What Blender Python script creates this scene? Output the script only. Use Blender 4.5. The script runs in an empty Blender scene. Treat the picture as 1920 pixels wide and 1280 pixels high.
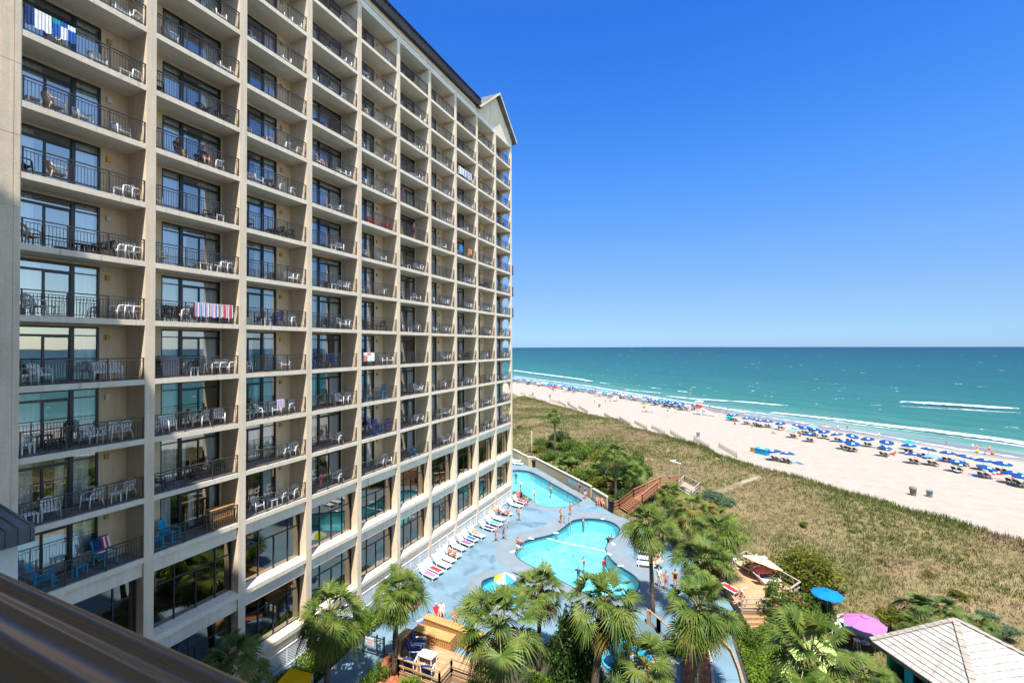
import bpy, bmesh, math, random
import numpy as np
from mathutils import Vector, Matrix

# ------------------------------------------------------------------ camera, sky, sun, exposure
scene = bpy.context.scene
FPX, YAW, PITCH, ROLL = 853.0, 0.42358, 0.0112332, -0.0031579
CAM = np.array([0.0, 0.0, 20.0])
_cy, _sy = math.cos(YAW), math.sin(YAW)
_a = np.array([-_sy, _cy, 0.0]); _r = np.array([_cy, _sy, 0.0]); _u = np.array([0, 0, 1.0])
CA = _a * math.cos(PITCH) + _u * math.sin(PITCH)
_u2 = -_a * math.sin(PITCH) + _u * math.cos(PITCH)
CR = _r * math.cos(ROLL) + _u2 * math.sin(ROLL)
CU = -_r * math.sin(ROLL) + _u2 * math.cos(ROLL)
cam_data = bpy.data.cameras.new("camera")
cam_data.sensor_width = 36.0
cam_data.lens = 36.0 * FPX / 1920.0
cam_data.clip_start = 0.05
cam_data.clip_end = 40000.0
cam_data.dof.use_dof = True
cam_data.dof.focus_distance = 32.0
cam_data.dof.aperture_fstop = 7.1
cam = bpy.data.objects.new("camera", cam_data)
scene.collection.objects.link(cam)
cam.matrix_world = Matrix(((CR[0], CU[0], -CA[0], CAM[0]), (CR[1], CU[1], -CA[1], CAM[1]), (CR[2], CU[2], -CA[2], CAM[2]), (0, 0, 0, 1)))
scene.camera = cam

SUN = Vector((0.205, -0.4155, 1.0)).normalized()
world = bpy.data.worlds.new("World")
scene.world = world
world.use_nodes = True
wn = world.node_tree
wn.nodes.clear()
w_out = wn.nodes.new("ShaderNodeOutputWorld")
w_bg = wn.nodes.new("ShaderNodeBackground")
w_sky = wn.nodes.new("ShaderNodeTexSky")
w_sky.sky_type = 'NISHITA'
w_sky.sun_disc = False
w_sky.sun_elevation = math.asin(SUN.z)
w_sky.sun_rotation = math.atan2(SUN.x, SUN.y)
w_sky.altitude = 0.0
w_sky.air_density = 1.0
w_sky.dust_density = 0.15
w_sky.ozone_density = 3.5
# the deep polarised blue of the photograph: the sky's colour graded by elevation
w_tc = wn.nodes.new("ShaderNodeTexCoord"); w_sep = wn.nodes.new("ShaderNodeSeparateXYZ"); w_nrm = wn.nodes.new("ShaderNodeVectorMath"); w_nrm.operation = 'NORMALIZE'
wn.links.new(w_tc.outputs["Generated"], w_nrm.inputs[0]); wn.links.new(w_nrm.outputs[0], w_sep.inputs[0])
w_rp = wn.nodes.new("ShaderNodeValToRGB"); w_el = w_rp.color_ramp.elements
w_el[0].position = 0.0; w_el[0].color = (0.158, 0.265, 0.510, 1); w_el[1].position = 1.0; w_el[1].color = (0.510, 0.578, 0.680, 1)
for p_, c_ in ((.05, (0.184, 0.269, 0.421)), (.1, (0.224, 0.286, 0.401)), (.19, (0.244, 0.347, 0.504)), (.33, (0.186, 0.404, 0.650)), (.44, (0.139, 0.393, 0.714)), (.58, (0.100, 0.356, 0.771)), (.68, (0.155, 0.408, 0.750))):
    e_ = w_el.new(p_); e_.color = (*c_, 1)
w_mul = wn.nodes.new("ShaderNodeVectorMath"); w_mul.operation = 'MULTIPLY'
wn.links.new(w_sep.outputs["Z"], w_rp.inputs[0]); wn.links.new(w_sky.outputs[0], w_mul.inputs[0]); wn.links.new(w_rp.outputs[0], w_mul.inputs[1])
# sky on the sun's side, out of frame, brightened to fill the facade
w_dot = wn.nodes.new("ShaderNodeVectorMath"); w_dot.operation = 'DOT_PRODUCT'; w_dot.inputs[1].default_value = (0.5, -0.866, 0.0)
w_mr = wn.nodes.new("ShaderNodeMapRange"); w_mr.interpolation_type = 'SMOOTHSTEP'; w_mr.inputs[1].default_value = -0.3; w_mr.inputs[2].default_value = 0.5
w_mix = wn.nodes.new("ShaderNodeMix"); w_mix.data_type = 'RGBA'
w_fill = wn.nodes.new("ShaderNodeVectorMath"); w_fill.operation = 'MULTIPLY'; w_fill.inputs[1].default_value = (1.3, 1.22, 1.1)
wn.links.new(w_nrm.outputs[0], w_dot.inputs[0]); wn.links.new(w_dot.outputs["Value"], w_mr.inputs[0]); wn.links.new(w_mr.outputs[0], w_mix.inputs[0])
wn.links.new(w_sky.outputs[0], w_fill.inputs[0]); wn.links.new(w_mul.outputs[0], w_mix.inputs[6]); wn.links.new(w_fill.outputs[0], w_mix.inputs[7])
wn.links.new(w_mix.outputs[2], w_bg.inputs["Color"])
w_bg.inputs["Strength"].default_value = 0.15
wn.links.new(w_bg.outputs[0], w_out.inputs["Surface"])

sun_data = bpy.data.lights.new("sun", 'SUN')
sun_data.energy = 4.1
sun_data.angle = math.radians(0.53)
sun_data.color = (1.0, 0.95, 0.87)
sun = bpy.data.objects.new("sun", sun_data)
scene.collection.objects.link(sun)
sun.rotation_euler = SUN.to_track_quat('Z', 'Y').to_euler()

vs = scene.view_settings
vs.view_transform = 'Standard'
vs.look = 'None'
vs.exposure = 1.26
vs.gamma = 1.0
scene.render.engine = 'CYCLES'
scene.cycles.max_bounces = 9
scene.cycles.diffuse_bounces = 6
scene.cycles.glossy_bounces = 4
scene.cycles.transparent_max_bounces = 12
scene.cycles.transmission_bounces = 6
scene.cycles.caustics_reflective = False
scene.cycles.caustics_refractive = False
scene.cycles.use_denoising = True
scene.cycles.sample_clamp_indirect = 4.0

# ------------------------------------------------------------------ helpers
rng = random.Random(7)
nrg = np.random.default_rng(11)
COL = scene.collection

def ray(px, py):
    return CA + CR * ((px - 960) / FPX) - CU * ((py - 640) / FPX)

def at(px, py, Z=0.0):
    """the point at height Z that is seen at a place of the photograph"""
    d = ray(px, py)
    return Vector(CAM + d * ((Z - CAM[2]) / d[2]))

def at_y(px, py, Y):
    d = ray(px, py)
    return Vector(CAM + d * (Y / d[1]))

def at_x(px, py, X):
    d = ray(px, py)
    return Vector(CAM + d * (X / d[0]))

def depth(p):
    return float((np.array(p) - CAM) @ CA)

def height_to(base, py):
    """height above base at which a vertical from base reaches image row py"""
    z = depth(base)
    return float((640 - py) / FPX * z + CAM[2] - base[2] + 0.0112 * z)

class MB:
    def __init__(self):
        self.v = []; self.f = []; self.m = []; self.s = []
    def add(self, vs_, fs_, mat=0, smooth=False):
        o = len(self.v)
        self.v.extend([tuple(p) for p in vs_])
        for f in fs_:
            self.f.append(tuple(i + o for i in f)); self.m.append(mat); self.s.append(smooth)
        return self
    def box(self, x0, y0, z0, x1, y1, z1, mat=0):
        return self.add([(x0, y0, z0), (x1, y0, z0), (x1, y1, z0), (x0, y1, z0), (x0, y0, z1), (x1, y0, z1), (x1, y1, z1), (x0, y1, z1)],
                        [(0, 3, 2, 1), (4, 5, 6, 7), (0, 1, 5, 4), (1, 2, 6, 5), (2, 3, 7, 6), (3, 0, 4, 7)], mat)
    def beam(self, p, q, w, h, mat=0, up=(0, 0, 1)):
        p = Vector(p); q = Vector(q); d = (q - p).normalized(); up = Vector(up)
        if abs(d.dot(up)) > 0.98: up = Vector((0, 1, 0)) if abs(d.y) < 0.9 else Vector((1, 0, 0))
        s = d.cross(up).normalized(); t = s.cross(d)
        c = [p + s * a * w / 2 + t * b * h / 2 for a, b in ((-1, -1), (1, -1), (1, 1), (-1, 1))] + [q + s * a * w / 2 + t * b * h / 2 for a, b in ((-1, -1), (1, -1), (1, 1), (-1, 1))]
        return self.add(c, [(0, 1, 2, 3), (7, 6, 5, 4), (0, 4, 5, 1), (1, 5, 6, 2), (2, 6, 7, 3), (3, 7, 4, 0)], mat)
    def tube(self, pts, rad, n=8, mat=0, cap=True, smooth=True):
        pts = [Vector(p) for p in pts]
        if not hasattr(rad, '__len__'): rad = [rad] * len(pts)
        vs_ = []; fs_ = []; prev = None
        for i, p in enumerate(pts):
            d = (pts[min(i + 1, len(pts) - 1)] - pts[max(i - 1, 0)]).normalized()
            ref = Vector((0, 0, 1)) if abs(d.z) < 0.9 else Vector((1, 0, 0))
            if prev is not None:
                s = (prev - d * prev.dot(d)).normalized()
            else:
                s = d.cross(ref).normalized()
            prev = s
            t = d.cross(s)
            for k in range(n):
                a = 2 * math.pi * k / n
                vs_.append(p + (s * math.cos(a) + t * math.sin(a)) * rad[i])
        for i in range(len(pts) - 1):
            for k in range(n):
                fs_.append((i * n + k, i * n + (k + 1) % n, (i + 1) * n + (k + 1) % n, (i + 1) * n + k))
        if cap:
            fs_.append(tuple(range(n - 1, -1, -1))); fs_.append(tuple(range((len(pts) - 1) * n, len(pts) * n)))
        return self.add(vs_, fs_, mat, smooth)
    def lathe(self, c, prof, n=12, mat=0, smooth=True):
        vs_ = []; fs_ = []
        for r, z in prof:
            for k in range(n):
                a = 2 * math.pi * k / n
                vs_.append((c[0] + r * math.cos(a), c[1] + r * math.sin(a), c[2] + z))
        for i in range(len(prof) - 1):
            for k in range(n):
                fs_.append((i * n + k, i * n + (k + 1) % n, (i + 1) * n + (k + 1) % n, (i + 1) * n + k))
        return self.add(vs_, fs_, mat, smooth)
    def prism(self, poly, z0, z1, mat=0):
        n = len(poly)
        vs_ = [(p[0], p[1], z0) for p in poly] + [(p[0], p[1], z1) for p in poly]
        fs_ = [tuple(range(n - 1, -1, -1)), tuple(range(n, 2 * n))] + [(i, (i + 1) % n, n + (i + 1) % n, n + i) for i in range(n)]
        return self.add(vs_, fs_, mat)
    def mesh(self, name, mats):
        me = bpy.data.meshes.new(name)
        me.from_pydata(self.v, [], self.f)
        for m in (mats if isinstance(mats, (list, tuple)) else [mats]): me.materials.append(m)
        me.polygons.foreach_set("material_index", self.m)
        me.polygons.foreach_set("use_smooth", self.s)
        me.update()
        return me
    def build(self, name, mats, parent=None, loc=(0, 0, 0), rz=0.0):
        return link(name, self.mesh(name, mats), parent, loc, rz)

def link(name, me, parent=None, loc=(0, 0, 0), rz=0.0):
    o = bpy.data.objects.new(name, me)
    COL.objects.link(o)
    o.location = loc; o.rotation_euler = (0, 0, rz)
    if parent is not None: o.parent = parent
    return o

def np_mesh(name, verts, faces, mats, smooth=False, mat_idx=None):
    """verts (n,3), faces (m,k) numpy arrays"""
    me = bpy.data.meshes.new(name)
    n, k = faces.shape
    me.vertices.add(len(verts)); me.vertices.foreach_set("co", np.asarray(verts, np.float32).ravel())
    me.loops.add(n * k); me.loops.foreach_set("vertex_index", np.asarray(faces, np.int32).ravel())
    me.polygons.add(n)
    me.polygons.foreach_set("loop_start", np.arange(0, n * k, k, dtype=np.int32))
    me.polygons.foreach_set("loop_total", np.full(n, k, np.int32))
    for m in (mats if isinstance(mats, (list, tuple)) else [mats]): me.materials.append(m)
    if mat_idx is not None: me.polygons.foreach_set("material_index", np.asarray(mat_idx, np.int32))
    me.polygons.foreach_set("use_smooth", np.full(n, smooth, bool))
    me.update(calc_edges=True)
    return me

def tag(o, label=None, cat=None, group=None, kind=None):
    if label: o['label'] = label
    if cat: o['category'] = cat
    if group: o['group'] = group
    if kind: o['kind'] = kind
    return o

def thing(name, label, cat, loc=(0, 0, 0), rz=0.0, group=None):
    o = bpy.data.objects.new(name, None)
    COL.objects.link(o); o.location = loc; o.rotation_euler = (0, 0, rz)
    o.empty_display_size = 0.2
    return tag(o, label, cat, group)

_kids = {}
def copy_tree(o, kids, loc, rz, label=None, group=None):
    """kids: list of (object, [its children]); copies a thing, its parts and their sub-parts"""
    c = o.copy(); COL.objects.link(c); c.location = loc; c.rotation_euler = (0, 0, rz)
    if label: c['label'] = label
    if group: c['group'] = group
    for ch, sub in kids:
        d = ch.copy(); COL.objects.link(d); d.parent = c
        for g in sub:
            e = g.copy(); COL.objects.link(e); e.parent = d
    return c

# ------------------------------------------------------------------ materials
def new_mat(name):
    m = bpy.data.materials.new(name); m.use_nodes = True
    nt = m.node_tree; b = nt.nodes["Principled BSDF"]
    return m, nt, b

def N(nt, typ, **kw):
    n = nt.nodes.new(typ)
    for k, v in kw.items(): setattr(n, k, v)
    return n

def mat(name, c, rough=0.7, var=0.0, scale=3.0, bump=0.0, bscale=30.0, metal=0.0, spec=0.3, c2=None, stretch=None, sheen=0.0, transl=0.0):
    m, nt, b = new_mat(name)
    b.inputs["Base Color"].default_value = (*c, 1); b.inputs["Roughness"].default_value = rough
    b.inputs["Metallic"].default_value = metal; b.inputs["Specular IOR Level"].default_value = spec
    geo = None
    if var or c2 or bump:
        geo = N(nt, "ShaderNodeTexCoord")
    if var or c2:
        nz = N(nt, "ShaderNodeTexNoise"); nz.inputs["Scale"].default_value = scale; nz.inputs["Detail"].default_value = 6
        src = geo.outputs["Object"]
        if stretch:
            mp = N(nt, "ShaderNodeMapping"); mp.inputs["Scale"].default_value = stretch
            nt.links.new(src, mp.inputs[0]); src = mp.outputs[0]
        nt.links.new(src, nz.inputs["Vector"])
        rp = N(nt, "ShaderNodeValToRGB")
        rp.color_ramp.elements[0].position = 0.3; rp.color_ramp.elements[1].position = 0.7
        lo = c2 if c2 else tuple(x * (1 - var) for x in c)
        hi = c if c2 else tuple(min(1, x * (1 + var)) for x in c)
        rp.color_ramp.elements[0].color = (*lo, 1); rp.color_ramp.elements[1].color = (*hi, 1)
        nt.links.new(nz.outputs["Fac"], rp.inputs[0]); nt.links.new(rp.outputs[0], b.inputs["Base Color"])
    if bump:
        n2 = N(nt, "ShaderNodeTexNoise"); n2.inputs["Scale"].default_value = bscale; n2.inputs["Detail"].default_value = 4
        nt.links.new(geo.outputs["Object"], n2.inputs["Vector"])
        bp = N(nt, "ShaderNodeBump"); bp.inputs["Strength"].default_value = bump; bp.inputs["Distance"].default_value = 0.02
        nt.links.new(n2.outputs["Fac"], bp.inputs["Height"]); nt.links.new(bp.outputs[0], b.inputs["Normal"])
    return m

def leaf_mat(name, c1, c2, c3, scale=0.6, rough=0.5, trans=0.25, isl=0.35):
    """foliage: three colours mixed by a coarse and a fine noise, some light through the blade"""
    m, nt, b = new_mat(name)
    tc = N(nt, "ShaderNodeNewGeometry")
    nz = N(nt, "ShaderNodeTexNoise"); nz.inputs["Scale"].default_value = scale; nz.inputs["Detail"].default_value = 5
    nt.links.new(tc.outputs["Position"], nz.inputs["Vector"])
    rp = N(nt, "ShaderNodeValToRGB"); e = rp.color_ramp.elements
    e[0].position = 0.32; e[0].color = (*c1, 1); e[1].position = 0.68; e[1].color = (*c3, 1)
    x = e.new(0.5); x.color = (*c2, 1)
    rnd = N(nt, "ShaderNodeMath", operation='MULTIPLY_ADD')
    nt.links.new(tc.outputs["Random Per Island"], rnd.inputs[0]); rnd.inputs[1].default_value = isl
    sb = N(nt, "ShaderNodeMath", operation='SUBTRACT'); nt.links.new(nz.outputs["Fac"], sb.inputs[0]); sb.inputs[1].default_value = isl / 2
    nt.links.new(sb.outputs[0], rnd.inputs[2])
    nt.links.new(rnd.outputs[0], rp.inputs[0])
    nt.links.new(rp.outputs[0], b.inputs["Base Color"])
    b.inputs["Roughness"].default_value = rough; b.inputs["Specular IOR Level"].default_value = 0.16
    tr = N(nt, "ShaderNodeBsdfTranslucent"); mx = N(nt, "ShaderNodeMixShader"); mx.inputs[0].default_value = trans
    nt.links.new(rp.outputs[0], tr.inputs["Color"])
    nt.links.new(b.outputs[0], mx.inputs[1]); nt.links.new(tr.outputs[0], mx.inputs[2])
    nt.links.new(mx.outputs[0], nt.nodes["Material Output"].inputs["Surface"])
    return m

M = {}
def stucco(name, c, var):
    """sprayed stucco: fine grain, broad uneven tone and rain streaks below edges"""
    m, nt, b = new_mat(name)
    tc = N(nt, "ShaderNodeNewGeometry")
    n1 = N(nt, "ShaderNodeTexNoise"); n1.inputs["Scale"].default_value = 0.7; n1.inputs["Detail"].default_value = 8; n1.inputs["Roughness"].default_value = 0.65
    mp = N(nt, "ShaderNodeMapping"); mp.inputs["Scale"].default_value = (5, 5, 0.35)
    n2 = N(nt, "ShaderNodeTexNoise"); n2.inputs["Scale"].default_value = 1.0; n2.inputs["Detail"].default_value = 6
    n3 = N(nt, "ShaderNodeTexNoise"); n3.inputs["Scale"].default_value = 22.0; n3.inputs["Detail"].default_value = 3
    nt.links.new(tc.outputs["Position"], n1.inputs["Vector"]); nt.links.new(tc.outputs["Position"], mp.inputs[0]); nt.links.new(mp.outputs[0], n2.inputs["Vector"])
    nt.links.new(tc.outputs["Position"], n3.inputs["Vector"])
    a1 = N(nt, "ShaderNodeMath", operation='ADD'); nt.links.new(n1.outputs["Fac"], a1.inputs[0]); nt.links.new(n2.outputs["Fac"], a1.inputs[1])
    a2 = N(nt, "ShaderNodeMath", operation='ADD'); nt.links.new(a1.outputs[0], a2.inputs[0]); nt.links.new(n3.outputs["Fac"], a2.inputs[1])
    mr = N(nt, "ShaderNodeMapRange"); mr.inputs[1].default_value = 1.1; mr.inputs[2].default_value = 1.9
    nt.links.new(a2.outputs[0], mr.inputs[0])
    mx = N(nt, "ShaderNodeMix", data_type='RGBA')
    mx.inputs[6].default_value = (*[x * (1 - var) for x in c], 1); mx.inputs[7].default_value = (*[min(1, x * (1 + var * 0.7)) for x in c], 1)
    nt.links.new(mr.outputs[0], mx.inputs[0]); nt.links.new(mx.outputs[2], b.inputs["Base Color"])
    b.inputs["Roughness"].default_value = 0.9; b.inputs["Specular IOR Level"].default_value = 0.15
    bp = N(nt, "ShaderNodeBump"); bp.inputs["Strength"].default_value = 0.35; bp.inputs["Distance"].default_value = 0.015
    nt.links.new(n3.outputs["Fac"], bp.inputs["Height"]); nt.links.new(bp.outputs[0], b.inputs["Normal"])
    return m
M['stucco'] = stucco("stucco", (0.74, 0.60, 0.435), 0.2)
def stained(name, c):
    """painted slab edge with rust runs and drain stains"""
    m = stucco(name, c, 0.14); nt = m.node_tree; b = nt.nodes["Principled BSDF"]; src = b.inputs["Base Color"].links[0].from_socket
    g = N(nt, "ShaderNodeNewGeometry"); mp = N(nt, "ShaderNodeMapping"); mp.inputs["Scale"].default_value = (2.2, 2.2, 0.12); nz = N(nt, "ShaderNodeTexNoise"); nz.inputs["Scale"].default_value = 2.0; nz.inputs["Detail"].default_value = 5; nz.inputs["Roughness"].default_value = 0.7
    nt.links.new(g.outputs["Position"], mp.inputs[0]); nt.links.new(mp.outputs[0], nz.inputs["Vector"])
    mr = N(nt, "ShaderNodeMapRange"); mr.inputs[1].default_value = 0.60; mr.inputs[2].default_value = 0.72; mr.inputs[4].default_value = 0.6; nt.links.new(nz.outputs["Fac"], mr.inputs[0])
    mx = N(nt, "ShaderNodeMix", data_type='RGBA'); mx.inputs[7].default_value = (0.20, 0.135, 0.085, 1); nt.links.new(mr.outputs[0], mx.inputs[0]); nt.links.new(src, mx.inputs[6]); nt.links.new(mx.outputs[2], b.inputs["Base Color"])
    return m
M['slab_edge'] = stained("slab_edge", (0.76, 0.65, 0.50))
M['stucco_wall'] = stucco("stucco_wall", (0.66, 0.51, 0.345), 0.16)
M['soffit'] = stucco("soffit", (0.80, 0.73, 0.62), 0.10)
M['floor_tile'] = mat("floor_tile", (0.22, 0.20, 0.19), 0.8, 0.25, 2.0)
M['bronze'] = mat("bronze", (0.055, 0.043, 0.036), 0.45, 0.3, 1.5, spec=0.5)
M['frame'] = mat("frame", (0.012, 0.018, 0.026), 0.35, spec=0.5)
M['frame_gray'] = mat("frame_gray", (0.03, 0.034, 0.04), 0.4, spec=0.5)
M['curtain'] = mat("curtain", (0.86, 0.86, 0.85), 0.9, 0.06, 3.0, stretch=(1, 6, 0.3))
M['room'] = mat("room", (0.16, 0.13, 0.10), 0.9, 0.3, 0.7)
M['white_plastic'] = mat("white_plastic", (0.82, 0.81, 0.78), 0.4, 0.06, 3.0, spec=0.4)
M['beige_plastic'] = mat("beige_plastic", (0.55, 0.42, 0.28), 0.5, 0.08, 3.0)
M['teal_paint'] = mat("teal_paint", (0.012, 0.33, 0.52), 0.5, 0.12, 3.0)
M['blue_plastic'] = mat("blue_plastic", (0.02, 0.08, 0.38), 0.5, 0.12, 3.0)
M['orange_paint'] = mat("orange_paint", (0.70, 0.16, 0.03), 0.5, 0.12, 3.0)
M['red_plastic'] = mat("red_plastic", (0.62, 0.03, 0.03), 0.5, 0.1, 3.0)
M['dark_chair'] = mat("dark_chair", (0.03, 0.03, 0.036), 0.6, 0.25, 3.0)
M['brass'] = mat("brass", (0.45, 0.31, 0.10), 0.4, 0.2, 5.0)
M['amber'] = mat("amber", (0.85, 0.36, 0.02), 0.4)
M['white_lamp'] = mat("white_lamp", (0.6, 0.6, 0.58), 0.4)
M['roof_metal'] = mat("roof_metal", (0.028, 0.026, 0.026), 0.5, 0.3, 0.5)
M['slate'] = mat("slate", (0.11, 0.12, 0.13), 0.6, 0.3, 0.7)
M['white_trim'] = mat("white_trim", (0.72, 0.70, 0.64), 0.7, 0.08, 1.0)
def wood(name, c1, c2, plank=0.0, axis=0):
    m, nt, b = new_mat(name)
    tc = N(nt, "ShaderNodeTexCoord"); mp = N(nt, "ShaderNodeMapping")
    mp.inputs["Scale"].default_value = (0.6, 9, 9) if axis == 0 else (9, 0.6, 9)
    nt.links.new(tc.outputs["Object"], mp.inputs[0])
    nz = N(nt, "ShaderNodeTexNoise"); nz.inputs["Scale"].default_value = 1.5; nz.inputs["Detail"].default_value = 7
    nt.links.new(mp.outputs[0], nz.inputs["Vector"])
    rp = N(nt, "ShaderNodeValToRGB"); rp.color_ramp.elements[0].position = 0.3; rp.color_ramp.elements[1].position = 0.7
    rp.color_ramp.elements[0].color = (*c1, 1); rp.color_ramp.elements[1].color = (*c2, 1)
    nt.links.new(nz.outputs["Fac"], rp.inputs[0]); nt.links.new(rp.outputs[0], b.inputs["Base Color"])
    b.inputs["Roughness"].default_value = 0.8; b.inputs["Specular IOR Level"].default_value = 0.2
    return m
M['deck_wood'] = wood("deck_wood", (0.33, 0.19, 0.10), (0.56, 0.38, 0.22))
M['rail_wood'] = wood("rail_wood", (0.26, 0.15, 0.08), (0.42, 0.27, 0.15))
M['red_wood'] = wood("red_wood", (0.24, 0.10, 0.055), (0.40, 0.19, 0.11))
M['gray_wood'] = wood("gray_wood", (0.22, 0.19, 0.15), (0.40, 0.35, 0.28))

def glass_mat(name, tint, base, refl=(0.86, 0.93, 0.96)):
    """window glass: a mirror share that grows towards grazing, the rest seen through with the pane's tint"""
    m = bpy.data.materials.new(name); m.use_nodes = True
    nt = m.node_tree; nt.nodes.clear()
    out = N(nt, "ShaderNodeOutputMaterial"); tr = N(nt, "ShaderNodeBsdfTransparent"); gl = N(nt, "ShaderNodeBsdfGlossy")
    tr.inputs[0].default_value = (*tint, 1); gl.inputs["Roughness"].default_value = 0.012; gl.inputs["Color"].default_value = (*refl, 1)
    fr = N(nt, "ShaderNodeFresnel"); fr.inputs["IOR"].default_value = 1.6
    mr = N(nt, "ShaderNodeMapRange"); mr.inputs[1].default_value = 0.03; mr.inputs[2].default_value = 0.7
    mr.inputs[3].default_value = base; mr.inputs[4].default_value = 0.98
    nt.links.new(fr.outputs[0], mr.inputs[0])
    tc = N(nt, "ShaderNodeNewGeometry"); nz = N(nt, "ShaderNodeTexNoise"); nz.inputs["Scale"].default_value = 0.55; nz.inputs["Detail"].default_value = 1.0
    nt.links.new(tc.outputs["Position"], nz.inputs["Vector"])
    bp = N(nt, "ShaderNodeBump"); bp.inputs["Strength"].default_value = 0.12; bp.inputs["Distance"].default_value = 0.02
    nt.links.new(nz.outputs["Fac"], bp.inputs["Height"]); nt.links.new(bp.outputs[0], gl.inputs["Normal"])
    mx = N(nt, "ShaderNodeMixShader")
    nt.links.new(mr.outputs[0], mx.inputs[0]); nt.links.new(tr.outputs[0], mx.inputs[1]); nt.links.new(gl.outputs[0], mx.inputs[2])
    nt.links.new(mx.outputs[0], out.inputs[0])
    return m
M['glass'] = glass_mat("window_glass", (0.86, 0.92, 0.95), 0.30)
M['glass_bronze'] = glass_mat("bronze_glass", (0.30, 0.25, 0.20), 0.30, (0.70, 0.68, 0.62))
# ------------------------------------------------------------------ hotel
XF, XB = -24.72, -26.25
COLR = [8.25] + [12.93 + 4.66 * i for i in range(10)]
CT = 0.42
FL = {k: 18.506 + 2.8 * k for k in range(-3, 10)}
W = 4.24
hotel = thing("hotel_building", "tall beige stucco hotel with rows of balconies along its front", "building", (XF, 30, 0))
HP = (XF, 30, 0)
def hpart(name, mb, mats, parent=None):
    """a part built in world coordinates under the hotel"""
    o = mb.build(name, mats, hotel if parent is None else parent)
    if parent is None: o.location = (-HP[0], -HP[1], -HP[2])
    return o
def in_frame(i, k):
    return k <= {0: 6, 1: 7, 2: 8}.get(i, 9)
def own_part(i, k):
    return i <= 7 and in_frame(i, k)

# party walls whose front edge is a column of the front
for i in range(10):
    mb = MB()
    y1 = COLR[i]; y0 = y1 - CT
    if i == 0:
        y0 = 7.62
    if i == 0:
        mb.box(-32, y0, 0, XF, y1, 46.5)
    elif i <= 8:
        mb.box(-32, y0, 0, XF, y1, 46.5)
    else:
        mb.box(-32, y0, 0, XF, y1, 46.5)
    hpart("column", mb, M['stucco_col'] if 'stucco_col' in M else M['stucco'])
mb = MB()   # pier beside the inner corner with its joints
mb.box(-32, 5.0, 0, XF + 0.002, 7.6, 46.5)
hpart("pier", mb, M['stucco'])
mb = MB()
for k in range(-6, 10):
    z = 17.1 + 2.8 * k
    mb.box(XF - 0.02, 5.0, z, XF + 0.03, 7.58, z + 2.77)
for k in range(-6, 10):
    z = 17.1 + 2.8 * k
    mb.box(XF - 0.02, 7.66, z, XF + 0.018, 8.02, z + 2.77); mb.box(XF - 0.02, 8.05, z, XF + 0.018, 8.22, z + 2.77)
hpart("stucco_panel", mb, M['stucco'])
# end wall with an arched opening at every balcony
mb = MB(); y1 = COLR[10]; y0 = y1 - CT
mb.box(-25.02, y0, 0, XF, y1, 46.5)
mb.box(-32, y0, 0, -26.12, y1, 46.5)
mb.box(-26.12, y0, 0, -25.02, y1, FL[-3] - 0.25)
xa, xb = -26.12, -25.02
for k in range(-3, 10):
    z0 = FL[k]; ztop = z0 + 2.55 if k < 9 else 46.5
    n = 12; lo = []
    for j in range(n + 1):
        t = j / n; x = xa + (xb - xa) * t
        lo.append((x, z0 + 1.78 + 0.55 * math.sqrt(max(0, 1 - (2 * t - 1) ** 2))))
    for j in range(n):
        (xA, zA), (xB_, zB) = lo[j], lo[j + 1]
        mb.add([(xA, y0, zA), (xB_, y0, zB), (xB_, y0, ztop), (xA, y0, ztop), (xA, y1, zA), (xB_, y1, zB), (xB_, y1, ztop), (xA, y1, ztop)],
               [(0, 1, 2, 3), (7, 6, 5, 4), (0, 4, 5, 1)])
    mb.box(xa, y0, z0 - 0.25, xb, y1, z0 - 0.003)
hpart("column", mb, M['stucco'])

# floors
for k in range(-3, 10):
    mb = MB()
    for i in range(10):
        y0, y1 = COLR[i], COLR[i + 1] - CT
        mb.box(-32, y0, FL[k] - 0.25, XF - 0.03, y1, FL[k] - 0.004)
        mb.box(XF - 0.03, y0, FL[k] - 0.25, XF - 0.004, y1, FL[k] + 0.0, 1)
    hpart("floor_slab", mb, [M['soffit'], M['slab_edge']])
for k in range(-3, 10):
    mb = MB()
    for i in range(10): mb.box(-26.2, COLR[i], FL[k] - 0.003, XF - 0.12, COLR[i + 1] - CT, FL[k] + 0.004)
    hpart("balcony_floor", mb, M['floor_tile'])
mb = MB()
mb.box(-36, 7.0, 46.5, XF - 0.01, COLR[10], 46.75)
for i in range(10): mb.box(-32, COLR[i], 46.26, XF - 0.02, COLR[i + 1] - CT, 46.497)
hpart("ceiling_slab", mb, M['soffit'])
# back walls beside the doors, and dark rooms behind
mb = MB(); mi = MB()
def door_span(i):
    """y range of the door unit in bay i"""
    y0 = COLR[i]; y1 = COLR[i + 1] - CT
    return (y0 + 0.10, y0 + 3.17) if i % 2 == 0 else (y1 - 3.17, y1 - 0.10)
for i in range(10):
    y0, y1 = COLR[i], COLR[i + 1] - CT
    a, b = door_span(i)
    for k in range(-3, 10):
        z0, z1 = FL[k], FL[k] + 2.55
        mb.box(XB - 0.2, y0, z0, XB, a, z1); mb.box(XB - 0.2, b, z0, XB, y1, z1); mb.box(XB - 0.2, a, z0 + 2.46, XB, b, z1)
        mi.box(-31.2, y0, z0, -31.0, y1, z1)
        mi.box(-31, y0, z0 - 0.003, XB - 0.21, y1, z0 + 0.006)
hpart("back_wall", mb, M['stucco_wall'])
hpart("room_wall", mi, M['room'])

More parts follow.
